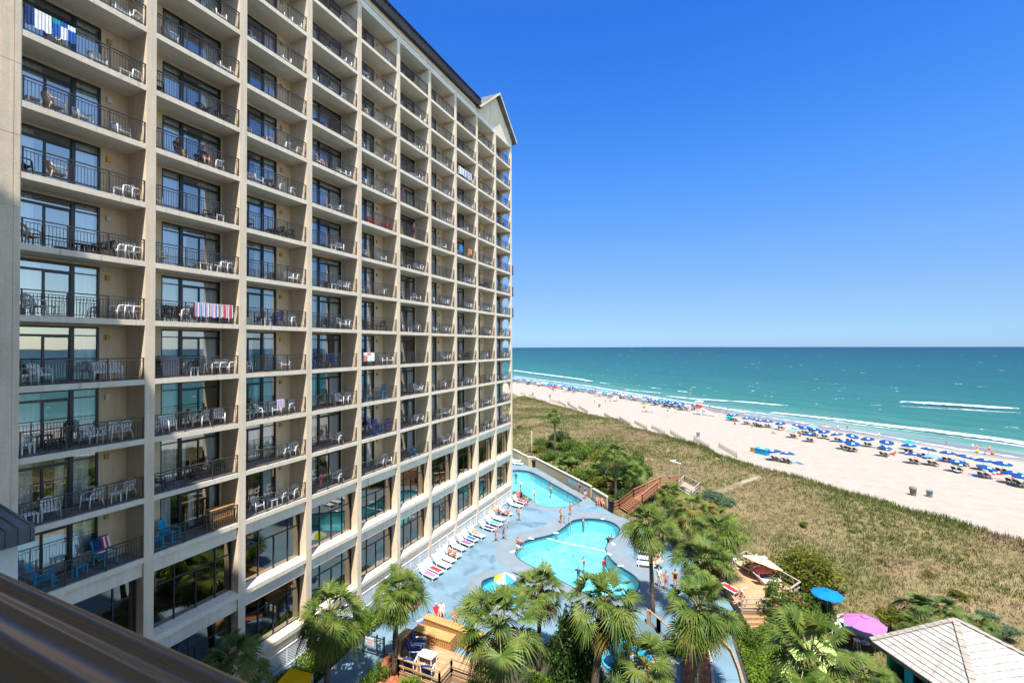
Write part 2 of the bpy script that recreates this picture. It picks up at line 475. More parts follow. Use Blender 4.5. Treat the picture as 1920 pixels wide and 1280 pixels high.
# railings
def railing_mesh():
    r = MB(); L = W
    r.box(-0.03, 0.01, 0.985, 0.03, L - 0.01, 1.03)
    r.box(-0.015, 0.01, 0.86, 0.015, L - 0.01, 0.885)
    r.box(-0.015, 0.01, 0.075, 0.015, L - 0.01, 0.105)
    for y in (0.04, 1.42, 2.82, L - 0.04): r.box(-0.022, y - 0.022, 0.0, 0.022, y + 0.022, 0.985)
    n = 37
    for j in range(1, n):
        y = 0.04 + (L - 0.08) * j / n
        r.box(-0.008, y - 0.008, 0.105, 0.008, y + 0.008, 0.86)
    return r
rail_me = railing_mesh().mesh("railing", M['bronze'])
rest = MB(); rr = railing_mesh()
for i in range(10):
    for k in range(-3, 10):
        loc = Vector((XF - 0.07, COLR[i] + (0.0 if i else 0.03), FL[k]))
        if own_part(i, k):
            link("railing", rail_me, hotel, loc - Vector(HP))
        else:
            rest.add([Vector(p) + loc for p in rr.v], rr.f)
o = hpart("railing", rest, M['bronze']); o['kind'] = 'stuff'

# sliding doors: frame > glass_pane, curtain
PA = [(0.10, 1.22), (1.28, 2.13), (2.27, 3.10)]
def door_mesh(flip):
    def fy(y): return W - y if flip else y
    fr = MB(); gl = MB()
    def b(x0, a0, z0, x1, a1, z1, t=fr):
        lo, hi = sorted((fy(a0), fy(a1))); t.box(x0, lo, z0, x1, hi, z1)
    b(-0.14, 0.10, 0.0, -0.02, 0.16, 2.455); b(-0.14, 3.10, 0.0, -0.02, 3.168, 2.455)
    b(-0.14, 0.162, 2.38, -0.022, 3.098, 2.455); b(-0.14, 0.162, 0.006, -0.022, 3.098, 0.07)
    b(-0.138, 2.13, 0.07, -0.01, 2.27, 2.378)
    b(-0.13, 0.162, 1.99, -0.024, 2.128, 2.09); b(-0.13, 2.272, 2.03, -0.03, 3.098, 2.08)
    b(-0.12, 1.21, 0.072, -0.04, 1.29, 1.988)
    b(-0.11, 0.162, 0.072, -0.05, 0.20, 1.988); b(-0.11, 2.09, 0.072, -0.05, 2.126, 1.988)
    b(-0.11, 1.292, 1.95, -0.05, 2.088, 1.986); b(-0.11, 1.292, 0.074, -0.05, 2.088, 0.12)
    for a0, a1, z0, z1 in ((0.20, 1.21, 0.072, 1.988), (1.29, 2.09, 0.12, 1.95), (2.27, 3.10, 0.072, 2.03), (0.162, 2.13, 2.09, 2.38), (2.27, 3.10, 2.08, 2.38)):
        lo, hi = sorted((fy(a0), fy(a1)))
        gl.add([(-0.08, lo, z0), (-0.08, hi, z0), (-0.08, hi, z1), (-0.08, lo, z1)], [(0, 1, 2, 3)])
    return fr.mesh("balcony_door", M['frame']), gl.mesh("glass_pane", M['glass']), fr, gl
def curtain_mesh(spans, flip, r):
    c = MB()
    for a0, a1 in spans:
        n = max(6, int((a1 - a0) / 0.045)); ph = r.uniform(0, 6)
        row = []
        for j in range(n + 1):
            y = a0 + (a1 - a0) * j / n
            x = -0.26 + 0.045 * math.sin(j * 1.35 + ph) + 0.02 * math.sin(j * 0.6 + ph * 2)
            row.append((x, W - y if flip else y))
        sp = r.uniform(-0.1, 0.1)
        v = [(x, y, 2.36) for x, y in row] + [(x * 1.0, y + sp * (0.3 if j < n / 2 else 1) * 0.5, 0.05) for j, (x, y) in enumerate(row)]
        c.add(v, [(j, j + 1, n + 2 + j, n + 1 + j) for j in range(n)], 0, True)
    return c
CURT = [[(0.18, 1.2), (2.3, 3.08)], [(0.18, 0.95), (2.3, 3.08)], [(0.18, 0.75), (1.8, 2.08), (2.3, 3.08)], [(0.18, 2.05), (2.3, 3.08)], [(0.18, 1.0), (1.75, 2.05), (2.3, 2.95)], [(2.3, 3.08)], [(0.18, 0.5), (1.3, 1.7), (2.55, 3.08)]]
DM = [door_mesh(False), door_mesh(True)]
r5 = random.Random(5)
CM = [[curtain_mesh(s, f, r5) for s in CURT] for f in (False, True)]
CMM = [[c.mesh("curtain", M['curtain']) for c in row] for row in CM]
rf, rg, rc = MB(), MB(), MB()
lamp_mb = MB(); lamp_mb.box(0.0, -0.08, -0.12, 0.10, 0.08, 0.12); lamp_mb.box(0.1, -0.065, -0.105, 0.115, 0.065, 0.105)
lamp_me = {c: lamp_mb.mesh("wall_lamp", M[c]) for c in ('brass', 'amber', 'white_lamp')}
rl = MB()
AMBER = {(0, 3), (2, 0), (0, 9)}; WHITE = {(0, 2), (0, -1), (1, 1), (1, 0), (1, -1), (0, 4)}
for i in range(10):
    f = i % 2
    y0 = COLR[i] if not f else COLR[i + 1] - CT - W
    for k in range(-3, 10):
        loc = Vector((XB, y0, FL[k])); ci = r5.choice((0, 0, 1, 1, 2, 3, 4, 5, 6))
        ly = COLR[i] + 3.46 if not f else COLR[i] + 0.5
        lloc = Vector((XB, ly, FL[k] + 2.0))
        if own_part(i, k):
            d = link("balcony_door", DM[f][0], hotel, loc - Vector(HP))
            link("glass_pane", DM[f][1], d); link("curtain", CMM[f][ci], d)
            link("wall_lamp", lamp_me['amber' if (i, k) in AMBER else 'white_lamp' if (i, k) in WHITE else 'brass'], hotel, lloc - Vector(HP))
        else:
            for t, s in ((rf, DM[f][2]), (rg, DM[f][3]), (rc, CM[f][ci])): t.add([Vector(p) + loc for p in s.v], s.f)
            rl.add([Vector(p) + lloc for p in lamp_mb.v], lamp_mb.f)
d = hpart("balcony_door", rf, M['frame']); d['kind'] = 'stuff'
o = hpart("glass_pane", rg, M['glass'], d); o['kind'] = 'stuff'; o = hpart("curtain", rc, M['curtain'], d); o['kind'] = 'stuff'
o = hpart("wall_lamp", rl, M['brass']); o['kind'] = 'stuff'

# beams, ledges and the big bronze windows of the two lowest storeys
def glazed(zsill, ztop, i):
    """one storey of glass in bay i, set back between the columns"""
    y0, y1 = COLR[i], COLR[i + 1] - CT
    x = XF - 0.62
    fr, gl = MB(), MB()
    ys = [y0 + 0.06, y0 + (y1 - y0) * 0.29, y0 + (y1 - y0) * 0.54, y0 + (y1 - y0) * 0.78, y1 - 0.06]
    zt = ztop - 0.95
    for j, y in enumerate(ys):
        top = ztop if j != 2 else zt
        fr.box(x - 0.06, y - 0.03, zsill + 0.06, x + 0.05, y + 0.03, top - 0.06 if j != 2 else zt)
    fr.box(x - 0.06, y0, ztop - 0.06, x + 0.052, y1, ztop); fr.box(x - 0.06, y0, zsill, x + 0.052, y1, zsill + 0.06)
    for j in (0, 1, 2, 3):
        if j in (1, 2):
            if j == 1: fr.box(x - 0.05, ys[1] + 0.031, zt, x + 0.045, ys[3] - 0.031, zt + 0.06)
        else:
            fr.box(x - 0.05, ys[j] + 0.031, zt, x + 0.045, ys[j + 1] - 0.031, zt + 0.06)
    for j in range(4):
        gl.add([(x, ys[j], zsill + 0.05), (x, ys[j + 1], zsill + 0.05), (x, ys[j + 1], ztop - 0.05), (x, ys[j], ztop - 0.05)], [(0, 1, 2, 3)])
    w = hpart("window", fr, M['frame_gray'])
    hpart("pane", gl, M['glass_bronze'], w)
for (ztop, zlip, zbeam) in ((FL[-3] - 0.25, FL[-3] - 0.25, 9.2), (6.12, 5.84, 5.15), (2.05, 1.78, 1.27)):
    mb = MB()
    for i in range(10):
        y0, y1 = COLR[i], COLR[i + 1] - CT
        if ztop > 9: mb.box(-26.0, y0, zbeam, XF - 0.14, y1, ztop - 0.003)
        else:
            # lip with a ledge that slopes up to the glass
            mb.add([(XF - 0.008, y0, zlip), (XF - 0.008, y0, ztop), (XF - 0.66, y0, ztop + 0.12), (XF - 0.66, y0, zlip),
                    (XF - 0.008, y1, zlip), (XF - 0.008, y1, ztop), (XF - 0.66, y1, ztop + 0.12), (XF - 0.66, y1, zlip)],
                   [(0, 1, 2, 3), (7, 6, 5, 4), (0, 4, 5, 1), (1, 5, 6, 2), (3, 2, 6, 7), (0, 3, 7, 4)])
            mb.box(-26.0, y0, zbeam, XF - 0.14, y1, zlip - 0.003)
    hpart("ledge", mb, M['slab_edge'])
for i in range(10):
    glazed(6.16, 9.197, i)
    glazed(2.12, 5.147, i)
mb = MB(); mb.box(-34, 8, 0.05, -33.8, 55, 10); 
for z in (0.02, 5.3, 9.3):
    for i in range(10): mb.box(-31.9, COLR[i] + 0.01, z, -26.05, COLR[i + 1] - CT - 0.01, z + 0.25)
for i in range(10): mb.box(-29.6, COLR[i] + 0.01, 0.3, -29.5, COLR[i + 1] - CT - 0.01, 9.2)
hpart("room_wall", mb, M['room'])
M['lattice_white'] = mat('lattice_white', (0.82, 0.82, 0.80), 0.6)
# white lattice below the lowest ledge
def lattice(y0, y1, z0, z1, x, diag):
    mb = MB(); p = 0.17; w = 0.045
    H = z1 - z0; L = y1 - y0
    if diag:
        for sgn, dx in ((1, 0.0), (-1, 0.012)):
            t = -H
            while t < L + H:
                a, b_ = (t, t + H) if sgn > 0 else (t + H, t)
                # clip the strip to the panel
                pts = [(a, 0.0), (b_, H)]
                (ya, za), (yb, zb) = pts
                def clip(ya, za, yb, zb):
                    t0, t1 = 0.0, 1.0
                    dy = yb - ya
                    for lim, s in ((0.0, 1), (L, -1)):
                        if s * (ya - lim) < 0 and s * (yb - lim) < 0: return None
                        if s * (ya - lim) < 0: t0 = max(t0, (lim - ya) / dy)
                        if s * (yb - lim) < 0: t1 = min(t1, (lim - ya) / dy)
                    if t1 - t0 < 0.02: return None
                    return ya + dy * t0, za + (zb - za) * t0, ya + dy * t1, za + (zb - za) * t1
                c = clip(ya, za, yb, zb)
                if c: mb.beam((x + dx, y0 + c[0], z0 + c[1]), (x + dx, y0 + c[2], z0 + c[3]), 0.011, w, up=(1, 0, 0)) if False else mb.beam((x + dx, y0 + c[0], z0 + c[1]), (x + dx, y0 + c[2], z0 + c[3]), w, 0.011, up=(1, 0, 0))
                t += p
    else:
        n = int(L / 0.13)
        for j in range(n + 1): mb.box(x - 0.01, y0 + L * j / n - 0.028, z0, x + 0.01, y0 + L * j / n + 0.028, z1)
    mb.box(x - 0.03, y0, z1 - 0.07, x + 0.034, y1, z1 + 0.003); mb.box(x - 0.03, y0, z0 - 0.003, x + 0.034, y1, z0 + 0.07)
    for j in range(4):
        y = y0 + 0.03 + (L - 0.06) * j / 3
        mb.box(x - 0.028, y - 0.03, z0 + 0.071, x + 0.03, y + 0.03, z1 - 0.071)
    return mb
for i in range(1, 10):
    y0, y1 = COLR[i] + 0.01, COLR[i + 1] - CT - 0.01
    hpart("lattice_panel", lattice(y0, y1, 0.06, 1.262, XF - 0.035, i <= 5), M['lattice_white'])
mb = MB()
for i in range(10): mb.box(XF - 0.6, COLR[i] + 0.01, 0, XF - 0.5, COLR[i + 1] - CT - 0.01, 1.26)
hpart("base_wall", mb, M['stucco_wall'])

# roof: pale fascia, ribbed dark mansard, gabled end
mb = MB(); mb.box(-25.3, 7.0, 46.755, XF + 0.06, 46.0, 47.25); mb.box(-25.3, 46.0, 46.755, XF - 0.002, COLR[10], 47.25)
hpart("fascia", mb, M['stucco'])
mb = MB()
ya, yb = 4.0, 45.75
xb, xt = XF + 0.42, XF + 0.30
mb.add([(xb, ya, 47.2), (xb, yb, 47.2), (xt, yb, 48.2), (xt, ya, 48.2), (-36, ya, 47.2), (-36, yb, 47.2), (-30, yb, 50.0), (-30, ya, 50.0)],
       [(0, 1, 2, 3), (3, 2, 6, 7), (0, 4, 5, 1), (1, 5, 6, 2), (0, 3, 7, 4), (4, 7, 6, 5)])
y = ya + 0.2
while y < yb:
    mb.beam((xb + 0.02, y, 47.22), (xt + 0.02, y, 48.19), 0.05, 0.05, up=(0, 1, 0)); y += 0.42
mb.box(xb - 0.1, ya, 48.18, xt + 0.10, yb, 48.27)
hpart("roof", mb, M['roof_metal'])
mb = MB(); yc, hw = 50.25, 4.75
gx = XF - 0.02
mb.add([(gx, yc - hw, 47.26), (gx, yc + hw, 47.26), (gx, yc, 50.95), (-38, yc - hw, 47.26), (-38, yc + hw, 47.26), (-38, yc, 50.95)], [(0, 1, 2), (5, 4, 3), (0, 3, 4, 1)])
hpart("gable_wall", mb, M['stucco'])
mb = MB()
for s in (-1, 1):
    e0 = Vector((0, yc + s * (hw + 0.45), 46.95)); e1 = Vector((0, yc, 51.05 - 0.0))
    nrm = Vector((0, s * (51.05 - 46.95), hw + 0.45)).normalized() * 0.15
    a0, a1 = e0, e1; b0, b1 = e0 + nrm, Vector((0, yc, 51.05 + 0.20))
    v = []
    for x in (XF + 0.55, -38.0): v += [(x, p.y, p.z) for p in (a0, a1, b1, b0)]
    f = [(0, 1, 2, 3), (7, 6, 5, 4), (0, 4, 5, 1), (1, 5, 6, 2), (2, 6, 7, 3), (3, 7, 4, 0)]
    mb.add(v, f)
hpart("gable_roof", mb, M['slate'])
mb = MB()
for s in (-1, 1):
    mb.beam((XF + 0.565, yc + s * (hw + 0.40), 47.08), (XF + 0.565, yc + s * 0.02, 51.13), 0.03, 0.20)
hpart("bargeboard", mb, M['stucco'])
mb = MB()
for k in (2, 3, 4):
    z = FL[k]; 
    mb.box(-25.9, COLR[10], z - 0.2, XF - 0.05, COLR[10] + 0.62, z)
    for (p, q) in (((-25.9, COLR[10] + 0.6), (XF - 0.06, COLR[10] + 0.6)), ((XF - 0.06, COLR[10]), (XF - 0.06, COLR[10] + 0.6))):
        for zz in (0.1, 0.9, 1.0): mb.beam((*p, z + zz), (*q, z + zz), 0.03, 0.03)
        n = 10
        for j in range(n): 
            t = j / n; x = p[0] + (q[0] - p[0]) * t; y = p[1] + (q[1] - p[1]) * t
            mb.box(x - 0.008, y - 0.008, z, x + 0.008, y + 0.008, z + 1.0)
hpart("end_railing", mb, M['bronze'])
# low block with a seamed metal eave in the inner corner
blk = thing("corner_annex", "low white annex with seamed grey metal eave in the inner corner of the hotel", "building", (-24.3, 6, 0))
mb = MB(); mb.box(XF + 0.28, 0.5, 0, XF + 0.72, 8.02, 12.6); o = mb.build("wall", M['white_trim'], blk); o.location = (24.3, -6, 0)
mb = MB()
mb.add([(XF + 0.27, 0.4, 14.2), (XF + 0.27, 7.7, 14.2), (XF + 1.25, 8.3, 13.35), (XF + 1.25, 0.4, 13.35), (XF + 1.25, 8.3, 12.75), (XF + 1.25, 0.4, 12.75), (XF + 0.27, 8.25, 12.75), (XF + 0.27, 0.4, 12.75), (XF + 0.27, 8.25, 13.35)],
       [(0, 1, 2, 3), (3, 2, 4, 5), (5, 4, 6, 7), (1, 8, 2), (2, 8, 6, 4), (0, 7, 6, 8, 1), (0, 3, 5, 7)])
y = 0.6
while y < 8.2:
    mb.beam((XF + 1.27, y, 12.78), (XF + 1.27, y, 13.36), 0.045, 0.045, up=(0, 1, 0)); mb.beam((XF + 0.3, y * 0.93, 14.22), (XF + 1.25, y, 13.39), 0.05, 0.05); y += 0.33
o = mb.build("eave", M['slate'], blk); o.location = (24.3, -6, 0)

# the wing the picture is taken from: its roof line throws the shade on the near bays
wing = thing("hotel_wing", "beige hotel wing whose balcony the picture is taken from", "building", (0, -8, 0))
def wpart(name, mb, m):
    o = mb.build(name, m, wing); o.location = (0, 8, 0)
mb = MB(); mb.box(-19.9, -16, 0, 45, -1.6, 46.6); mb.box(-24.6, -16, 0, -19.9, -1.6, 30.9); wpart("wall", mb, M['stucco_wall'])
mb = MB()
for k in range(-5, 11):
    z = 18.4 + 2.8 * k
    if k != 10 and z > 0: mb.box(-19.9, -1.6, z - 0.25, 45, 0.38 if k < 1 else -0.7, z)
wpart("floor_slab", mb, M['soffit'])
mb = MB()
mb.box(-19.9, -16, 46.6, 45, 0.55, 47.6)
mb.add([(-19.9, -16, 30.9), (-19.9, 0.55, 30.9), (-19.9, 0.55, 47.6), (-19.9, -16, 47.6), (-24.6, -16, 30.9), (-24.6, 0.55, 30.9), (-24.6, 0.55, 31.7), (-24.6, -16, 31.7)],  # sloped end, out of view, shaped to fit the shadow edge on the facade
       [(0, 1, 2, 3), (7, 6, 5, 4), (0, 4, 5, 1), (1, 5, 6, 2), (2, 6, 7, 3), (3, 7, 4, 0)])
mb.box(-24.6, -1.6, 20, -19.9, 0.549, 30.9)
wpart("roof", mb, M['roof_metal'])
# the brown handrail in front of the camera
hr = thing("balcony_handrail", "big brown metal handrail across the nearest corner of the view", "handrail", (0, 0.44, 18.4))
mb = MB()
prof = [(0.505, 19.36), (0.514, 19.432), (0.503, 19.455), (0.49, 19.468), (0.478, 19.472), (0.468, 19.462), (0.460, 19.455), (0.448, 19.462), (0.438, 19.460), (0.428, 19.448), (0.405, 19.455), (0.380, 19.442), (0.362, 19.40), (0.358, 19.36)]
n = len(prof); v = [(x, y, z) for x in (-9.0, 9.0) for y, z in prof]
mb.add(v, [(i, (i + 1) % n, n + (i + 1) % n, n + i) for i in range(n)] + [tuple(range(n)), tuple(range(2 * n - 1, n - 1, -1))], 0, False)
for i in range(n - 1): mb.s[i] = True
o = mb.build("top_rail", mat("rail_paint", (0.22, 0.175, 0.13), 0.27, 0.22, 1.2, metal=0.8, spec=0.6, stretch=(0.4, 6, 6)), hr); o.location = (0, -0.44, -18.4)
mb = MB(); mb.box(-9, 0.405, 19.20, 9, 0.46, 19.26); mb.box(-9, 0.405, 18.5, 9, 0.46, 18.55)
x = -8.9
while x < 9: mb.box(x - 0.011, 0.42, 18.55, x + 0.011, 0.445, 19.2); x += 0.125
o = mb.build("balusters", M['bronze'], hr); o.location = (0, -0.44, -18.4)
# ------------------------------------------------------------------ ground: dunes, beach, sea
NV = (0.65, 0.76); TV = (-0.76, 0.65)
def nl(x, y): return NV[0] * x + NV[1] * y, TV[0] * x + TV[1] * y
def xy(n, l): return NV[0] * n + TV[0] * l, NV[1] * n + TV[1] * l
def vnoise(x, y, seed=0):
    """smooth value noise on arrays"""
    xi = np.floor(x).astype(np.int64); yi = np.floor(y).astype(np.int64)
    fx = x - xi; fy = y - yi; fx = fx * fx * (3 - 2 * fx); fy = fy * fy * (3 - 2 * fy)
    def h(a, b):
        k = (a * 374761393 + b * 668265263 + seed * 974711) & 0x7fffffff
        k = ((k ^ (k >> 13)) * 1274126177) & 0x7fffffff
        return ((k ^ (k >> 16)) & 0xffff) / 65535.0
    return (h(xi, yi) * (1 - fx) + h(xi + 1, yi) * fx) * (1 - fy) + (h(xi, yi + 1) * (1 - fx) + h(xi + 1, yi + 1) * fx) * fy
def fbm(x, y, seed=0, o=4):
    s = 0; a = 0.5; t = 0
    for i in range(o):
        s = s + a * vnoise(x * 2 ** i, y * 2 ** i, seed + i); t += a; a *= 0.5
    return s / t
EDGE_L = np.array([-60, 19, 47, 71, 108, 158, 400]); EDGE_N = np.array([61.0, 62.5, 64.2, 68.4, 73.0, 75.3, 80])
def smooth(t): t = np.clip(t, 0, 1); return t * t * (3 - 2 * t)
def terrain(n, l):
    n = np.asarray(n, float); l = np.asarray(l, float)
    e = np.interp(l, EDGE_L, EDGE_N) + (fbm(l / 9, l * 0 + 3, 5) - 0.5) * 3.0
    dune = -0.15 + 1.25 * smooth((n - 35) / 22) + (fbm(n / 7, l / 7, 1) - 0.5) * 1.5 * smooth((n - 36) / 8) + 0.5 * np.exp(-((n - e + 3) / 5) ** 2)
    beach = np.interp(n, [60, 100, 128, 138, 160, 260, 2000], [-1.7, -1.9, -2.65, -3.3, -4.4, -9, -12]) + (fbm(n / 3, l / 3, 9) - 0.5) * 0.10
    t = smooth((n - e) / 5.0)
    return dune * (1 - t) + beach * t
SEA_Z = -3.3

def ground_mat():
    m, nt, b = new_mat("dune_ground")
    g = N(nt, "ShaderNodeNewGeometry")
    dn = N(nt, "ShaderNodeVectorMath", operation='DOT_PRODUCT'); dn.inputs[1].default_value = (*NV, 0)
    nt.links.new(g.outputs["Position"], dn.inputs[0])
    sx = N(nt, "ShaderNodeSeparateXYZ"); nt.links.new(g.outputs["Position"], sx.inputs[0])
    def noise(s, d=5, stretch=None):
        z = N(nt, "ShaderNodeTexNoise"); z.inputs["Scale"].default_value = s; z.inputs["Detail"].default_value = d; z.inputs["Roughness"].default_value = 0.6
        if stretch:
            mp = N(nt, "ShaderNodeMapping"); mp.inputs["Rotation"].default_value = (0, 0, 0.707); mp.inputs["Scale"].default_value = stretch
            nt.links.new(g.outputs["Position"], mp.inputs[0]); nt.links.new(mp.outputs[0], z.inputs["Vector"])
        else: nt.links.new(g.outputs["Position"], z.inputs["Vector"])
        return z
    # scrub colours
    n1 = noise(0.16); n2 = noise(1.6, 8); n3 = noise(7.0, 4)
    r1 = N(nt, "ShaderNodeValToRGB"); e = r1.color_ramp.elements
    e[0].position = 0.34; e[0].color = (0.08, 0.088, 0.026, 1); e[1].position = 0.68; e[1].color = (0.25, 0.185, 0.10, 1)
    x = e.new(0.50); x.color = (0.17, 0.135, 0.06, 1)
    ad = N(nt, "ShaderNodeMath", operation='MULTIPLY_ADD'); ad.inputs[1].default_value = 0.5
    ad2 = N(nt, "ShaderNodeMath", operation='MULTIPLY_ADD'); ad2.inputs[1].default_value = 0.35; 
    nt.links.new(n1.outputs["Fac"], ad.inputs[0]); nt.links.new(n2.outputs["Fac"], ad2.inputs[0])
    ad3 = N(nt, "ShaderNodeMath", operation='MULTIPLY'); ad3.inputs[1].default_value = 0.2; nt.links.new(n3.outputs["Fac"], ad3.inputs[0])
    nt.links.new(ad3.outputs[0], ad2.inputs[2]); nt.links.new(ad2.outputs[0], ad.inputs[2]); nt.links.new(ad.outputs[0], r1.inputs[0])
    # sand: dry, damp near the water
    ns = noise(0.5, 9); nf = noise(2.5, 6)
    rs = N(nt, "ShaderNodeValToRGB"); rs.color_ramp.elements[0].position = 0.3; rs.color_ramp.elements[1].position = 0.7
    rs.color_ramp.elements[0].color = (0.29, 0.252, 0.203, 1); rs.color_ramp.elements[1].color = (0.34, 0.30, 0.245, 1)
    nt.links.new(ns.outputs["Fac"], rs.inputs[0])
    wob = N(nt, "ShaderNodeMath", operation='MULTIPLY_ADD'); wob.inputs[1].default_value = 12.0
    nw = noise(0.05, 4); nt.links.new(nw.outputs["Fac"], wob.inputs[0]); nt.links.new(dn.outputs["Value"], wob.inputs[2])
    wet = N(nt, "ShaderNodeMapRange"); wet.inputs[1].default_value = 132.0; wet.inputs[2].default_value = 139.0
    nt.links.new(wob.outputs[0], wet.inputs[0])
    mw = N(nt, "ShaderNodeMix", data_type='RGBA'); mw.inputs[7].default_value = (0.16, 0.15, 0.14, 1)
    nt.links.new(wet.outputs[0], mw.inputs[0]); nt.links.new(rs.outputs[0], mw.inputs[6])
    # where the scrub stops: the vertex layer 'sand'
    at_ = N(nt, "ShaderNodeAttribute"); at_.attribute_name = "sand"
    nb = noise(1.1, 6)
    sm = N(nt, "ShaderNodeMath", operation='ADD'); nt.links.new(at_.outputs["Fac"], sm.inputs[0])
    sb = N(nt, "ShaderNodeMath", operation='MULTIPLY_ADD'); sb.inputs[1].default_value = 0.5; sb.inputs[2].default_value = -0.25
    nt.links.new(nb.outputs["Fac"], sb.inputs[0]); nt.links.new(sb.outputs[0], sm.inputs[1])
    st = N(nt, "ShaderNodeMapRange"); st.inputs[1].default_value = 0.42; st.inputs[2].default_value = 0.58; nt.links.new(sm.outputs[0], st.inputs[0])
    mx = N(nt, "ShaderNodeMix", data_type='RGBA')
    nt.links.new(st.outputs[0], mx.inputs[0]); nt.links.new(r1.outputs[0], mx.inputs[6]); nt.links.new(mw.outputs[2], mx.inputs[7])
    nt.links.new(mx.outputs[2], b.inputs["Base Color"])
    ro = N(nt, "ShaderNodeMapRange"); ro.inputs[3].default_value = 0.95; ro.inputs[4].default_value = 0.28
    nt.links.new(wet.outputs[0], ro.inputs[0]); nt.links.new(ro.outputs[0], b.inputs["Roughness"])
    b.inputs["Specular IOR Level"].default_value = 0.25
    bp = N(nt, "ShaderNodeBump"); bp.inputs["Strength"].default_value = 0.5; bp.inputs["Distance"].default_value = 0.12
    nt.links.new(nf.outputs["Fac"], bp.inputs["Height"]); nt.links.new(bp.outputs[0], b.inputs["Normal"])
    return m
M['ground'] = ground_mat()

def point_in(poly, x, y):
    x = np.asarray(x); y = np.asarray(y); c = np.zeros(x.shape, bool); j = len(poly) - 1
    for i in range(len(poly)):
        xi, yi = poly[i][0], poly[i][1]; xj, yj = poly[j][0], poly[j][1]
        with np.errstate(divide='ignore', invalid='ignore'):
            c ^= ((yi > y) != (yj > y)) & (x < (xj - xi) * (y - yi) / (yj - yi + 1e-12) + xi)
        j = i
    return c
P2 = lambda pts, Z=0.0: [(at(a, b, Z).x, at(a, b, Z).y) for a, b in pts]
# the paved pool deck: facade line, end of the wall, along the wall to the stairs, the planted right side
DECK = [(-24.9, 6.0), (-24.9, 55.5), (-60.0, 55.5), (-60.0, 84.0), (-42.0, 84.0)] + [(-34.6, 77.7), (-29.4, 72.4), (-17.0, 60.3), (-11.2, 54.4), (-9.0, 53.0), (-6.2, 50.2)] + P2([(1330, 1062), (1372, 1112), (1420, 1170), (1560, 1210)]) + [(12.0, 30.0), (12.0, 6.0)]
def in_deck(x, y): return point_in(DECK, x, y)
L_ = np.concatenate([np.arange(-70, 200, 1.5), np.arange(200, 420, 6), np.arange(420, 1500, 60)])
N_ = np.concatenate([np.arange(-40, 30, 4), np.arange(30, 90, 0.75), np.arange(90, 145, 2.5), np.arange(145, 300, 30)])
LL, NN = np.meshgrid(L_, N_)
ZZ = terrain(NN, LL)
XX, YY = xy(NN, LL)
nr, nc = LL.shape
idx = np.arange(nr * nc).reshape(nr, nc)
F = np.stack([idx[:-1, :-1], idx[:-1, 1:], idx[1:, 1:], idx[1:, :-1]], -1).reshape(-1, 4)
cxs = XX.ravel()[F].mean(1); cys = YY.ravel()[F].mean(1)
allin = np.all(in_deck(XX.ravel()[F], YY.ravel()[F]), axis=1)
F = F[~allin]
V = np.stack([XX.ravel(), YY.ravel(), ZZ.ravel()], -1)
F = F[:, ::-1]
gm = np_mesh("dune_ground", V, F, M['ground'], True)
E_ = np.interp(LL.ravel(), EDGE_L, EDGE_N)
sand = smooth((NN.ravel() - E_ + 0.5) / 4.0)
# the sandy footpath over the dune from the boardwalk
pth = P2([(1345, 922), (1380, 913), (1418, 899)], 0.8)
for (xa_, ya_), (xb_, yb_) in zip(pth[:-1], pth[1:]):
    px_, py_ = V[:, 0] - xa_, V[:, 1] - ya_; dx_, dy_ = xb_ - xa_, yb_ - ya_
    tt = np.clip((px_ * dx_ + py_ * dy_) / (dx_ * dx_ + dy_ * dy_), 0, 1)
    dd = np.hypot(px_ - tt * dx_, py_ - tt * dy_)
    sand = np.maximum(sand, np.clip(0.66 - dd / 3.2, 0, 1))
at_layer = gm.attributes.new("sand", 'FLOAT', 'POINT'); at_layer.data.foreach_set("value", sand.astype(np.float32))
tag(link("dune_terrain", gm), "sandy dunes sloping down to the pale beach", "terrain", kind="structure")

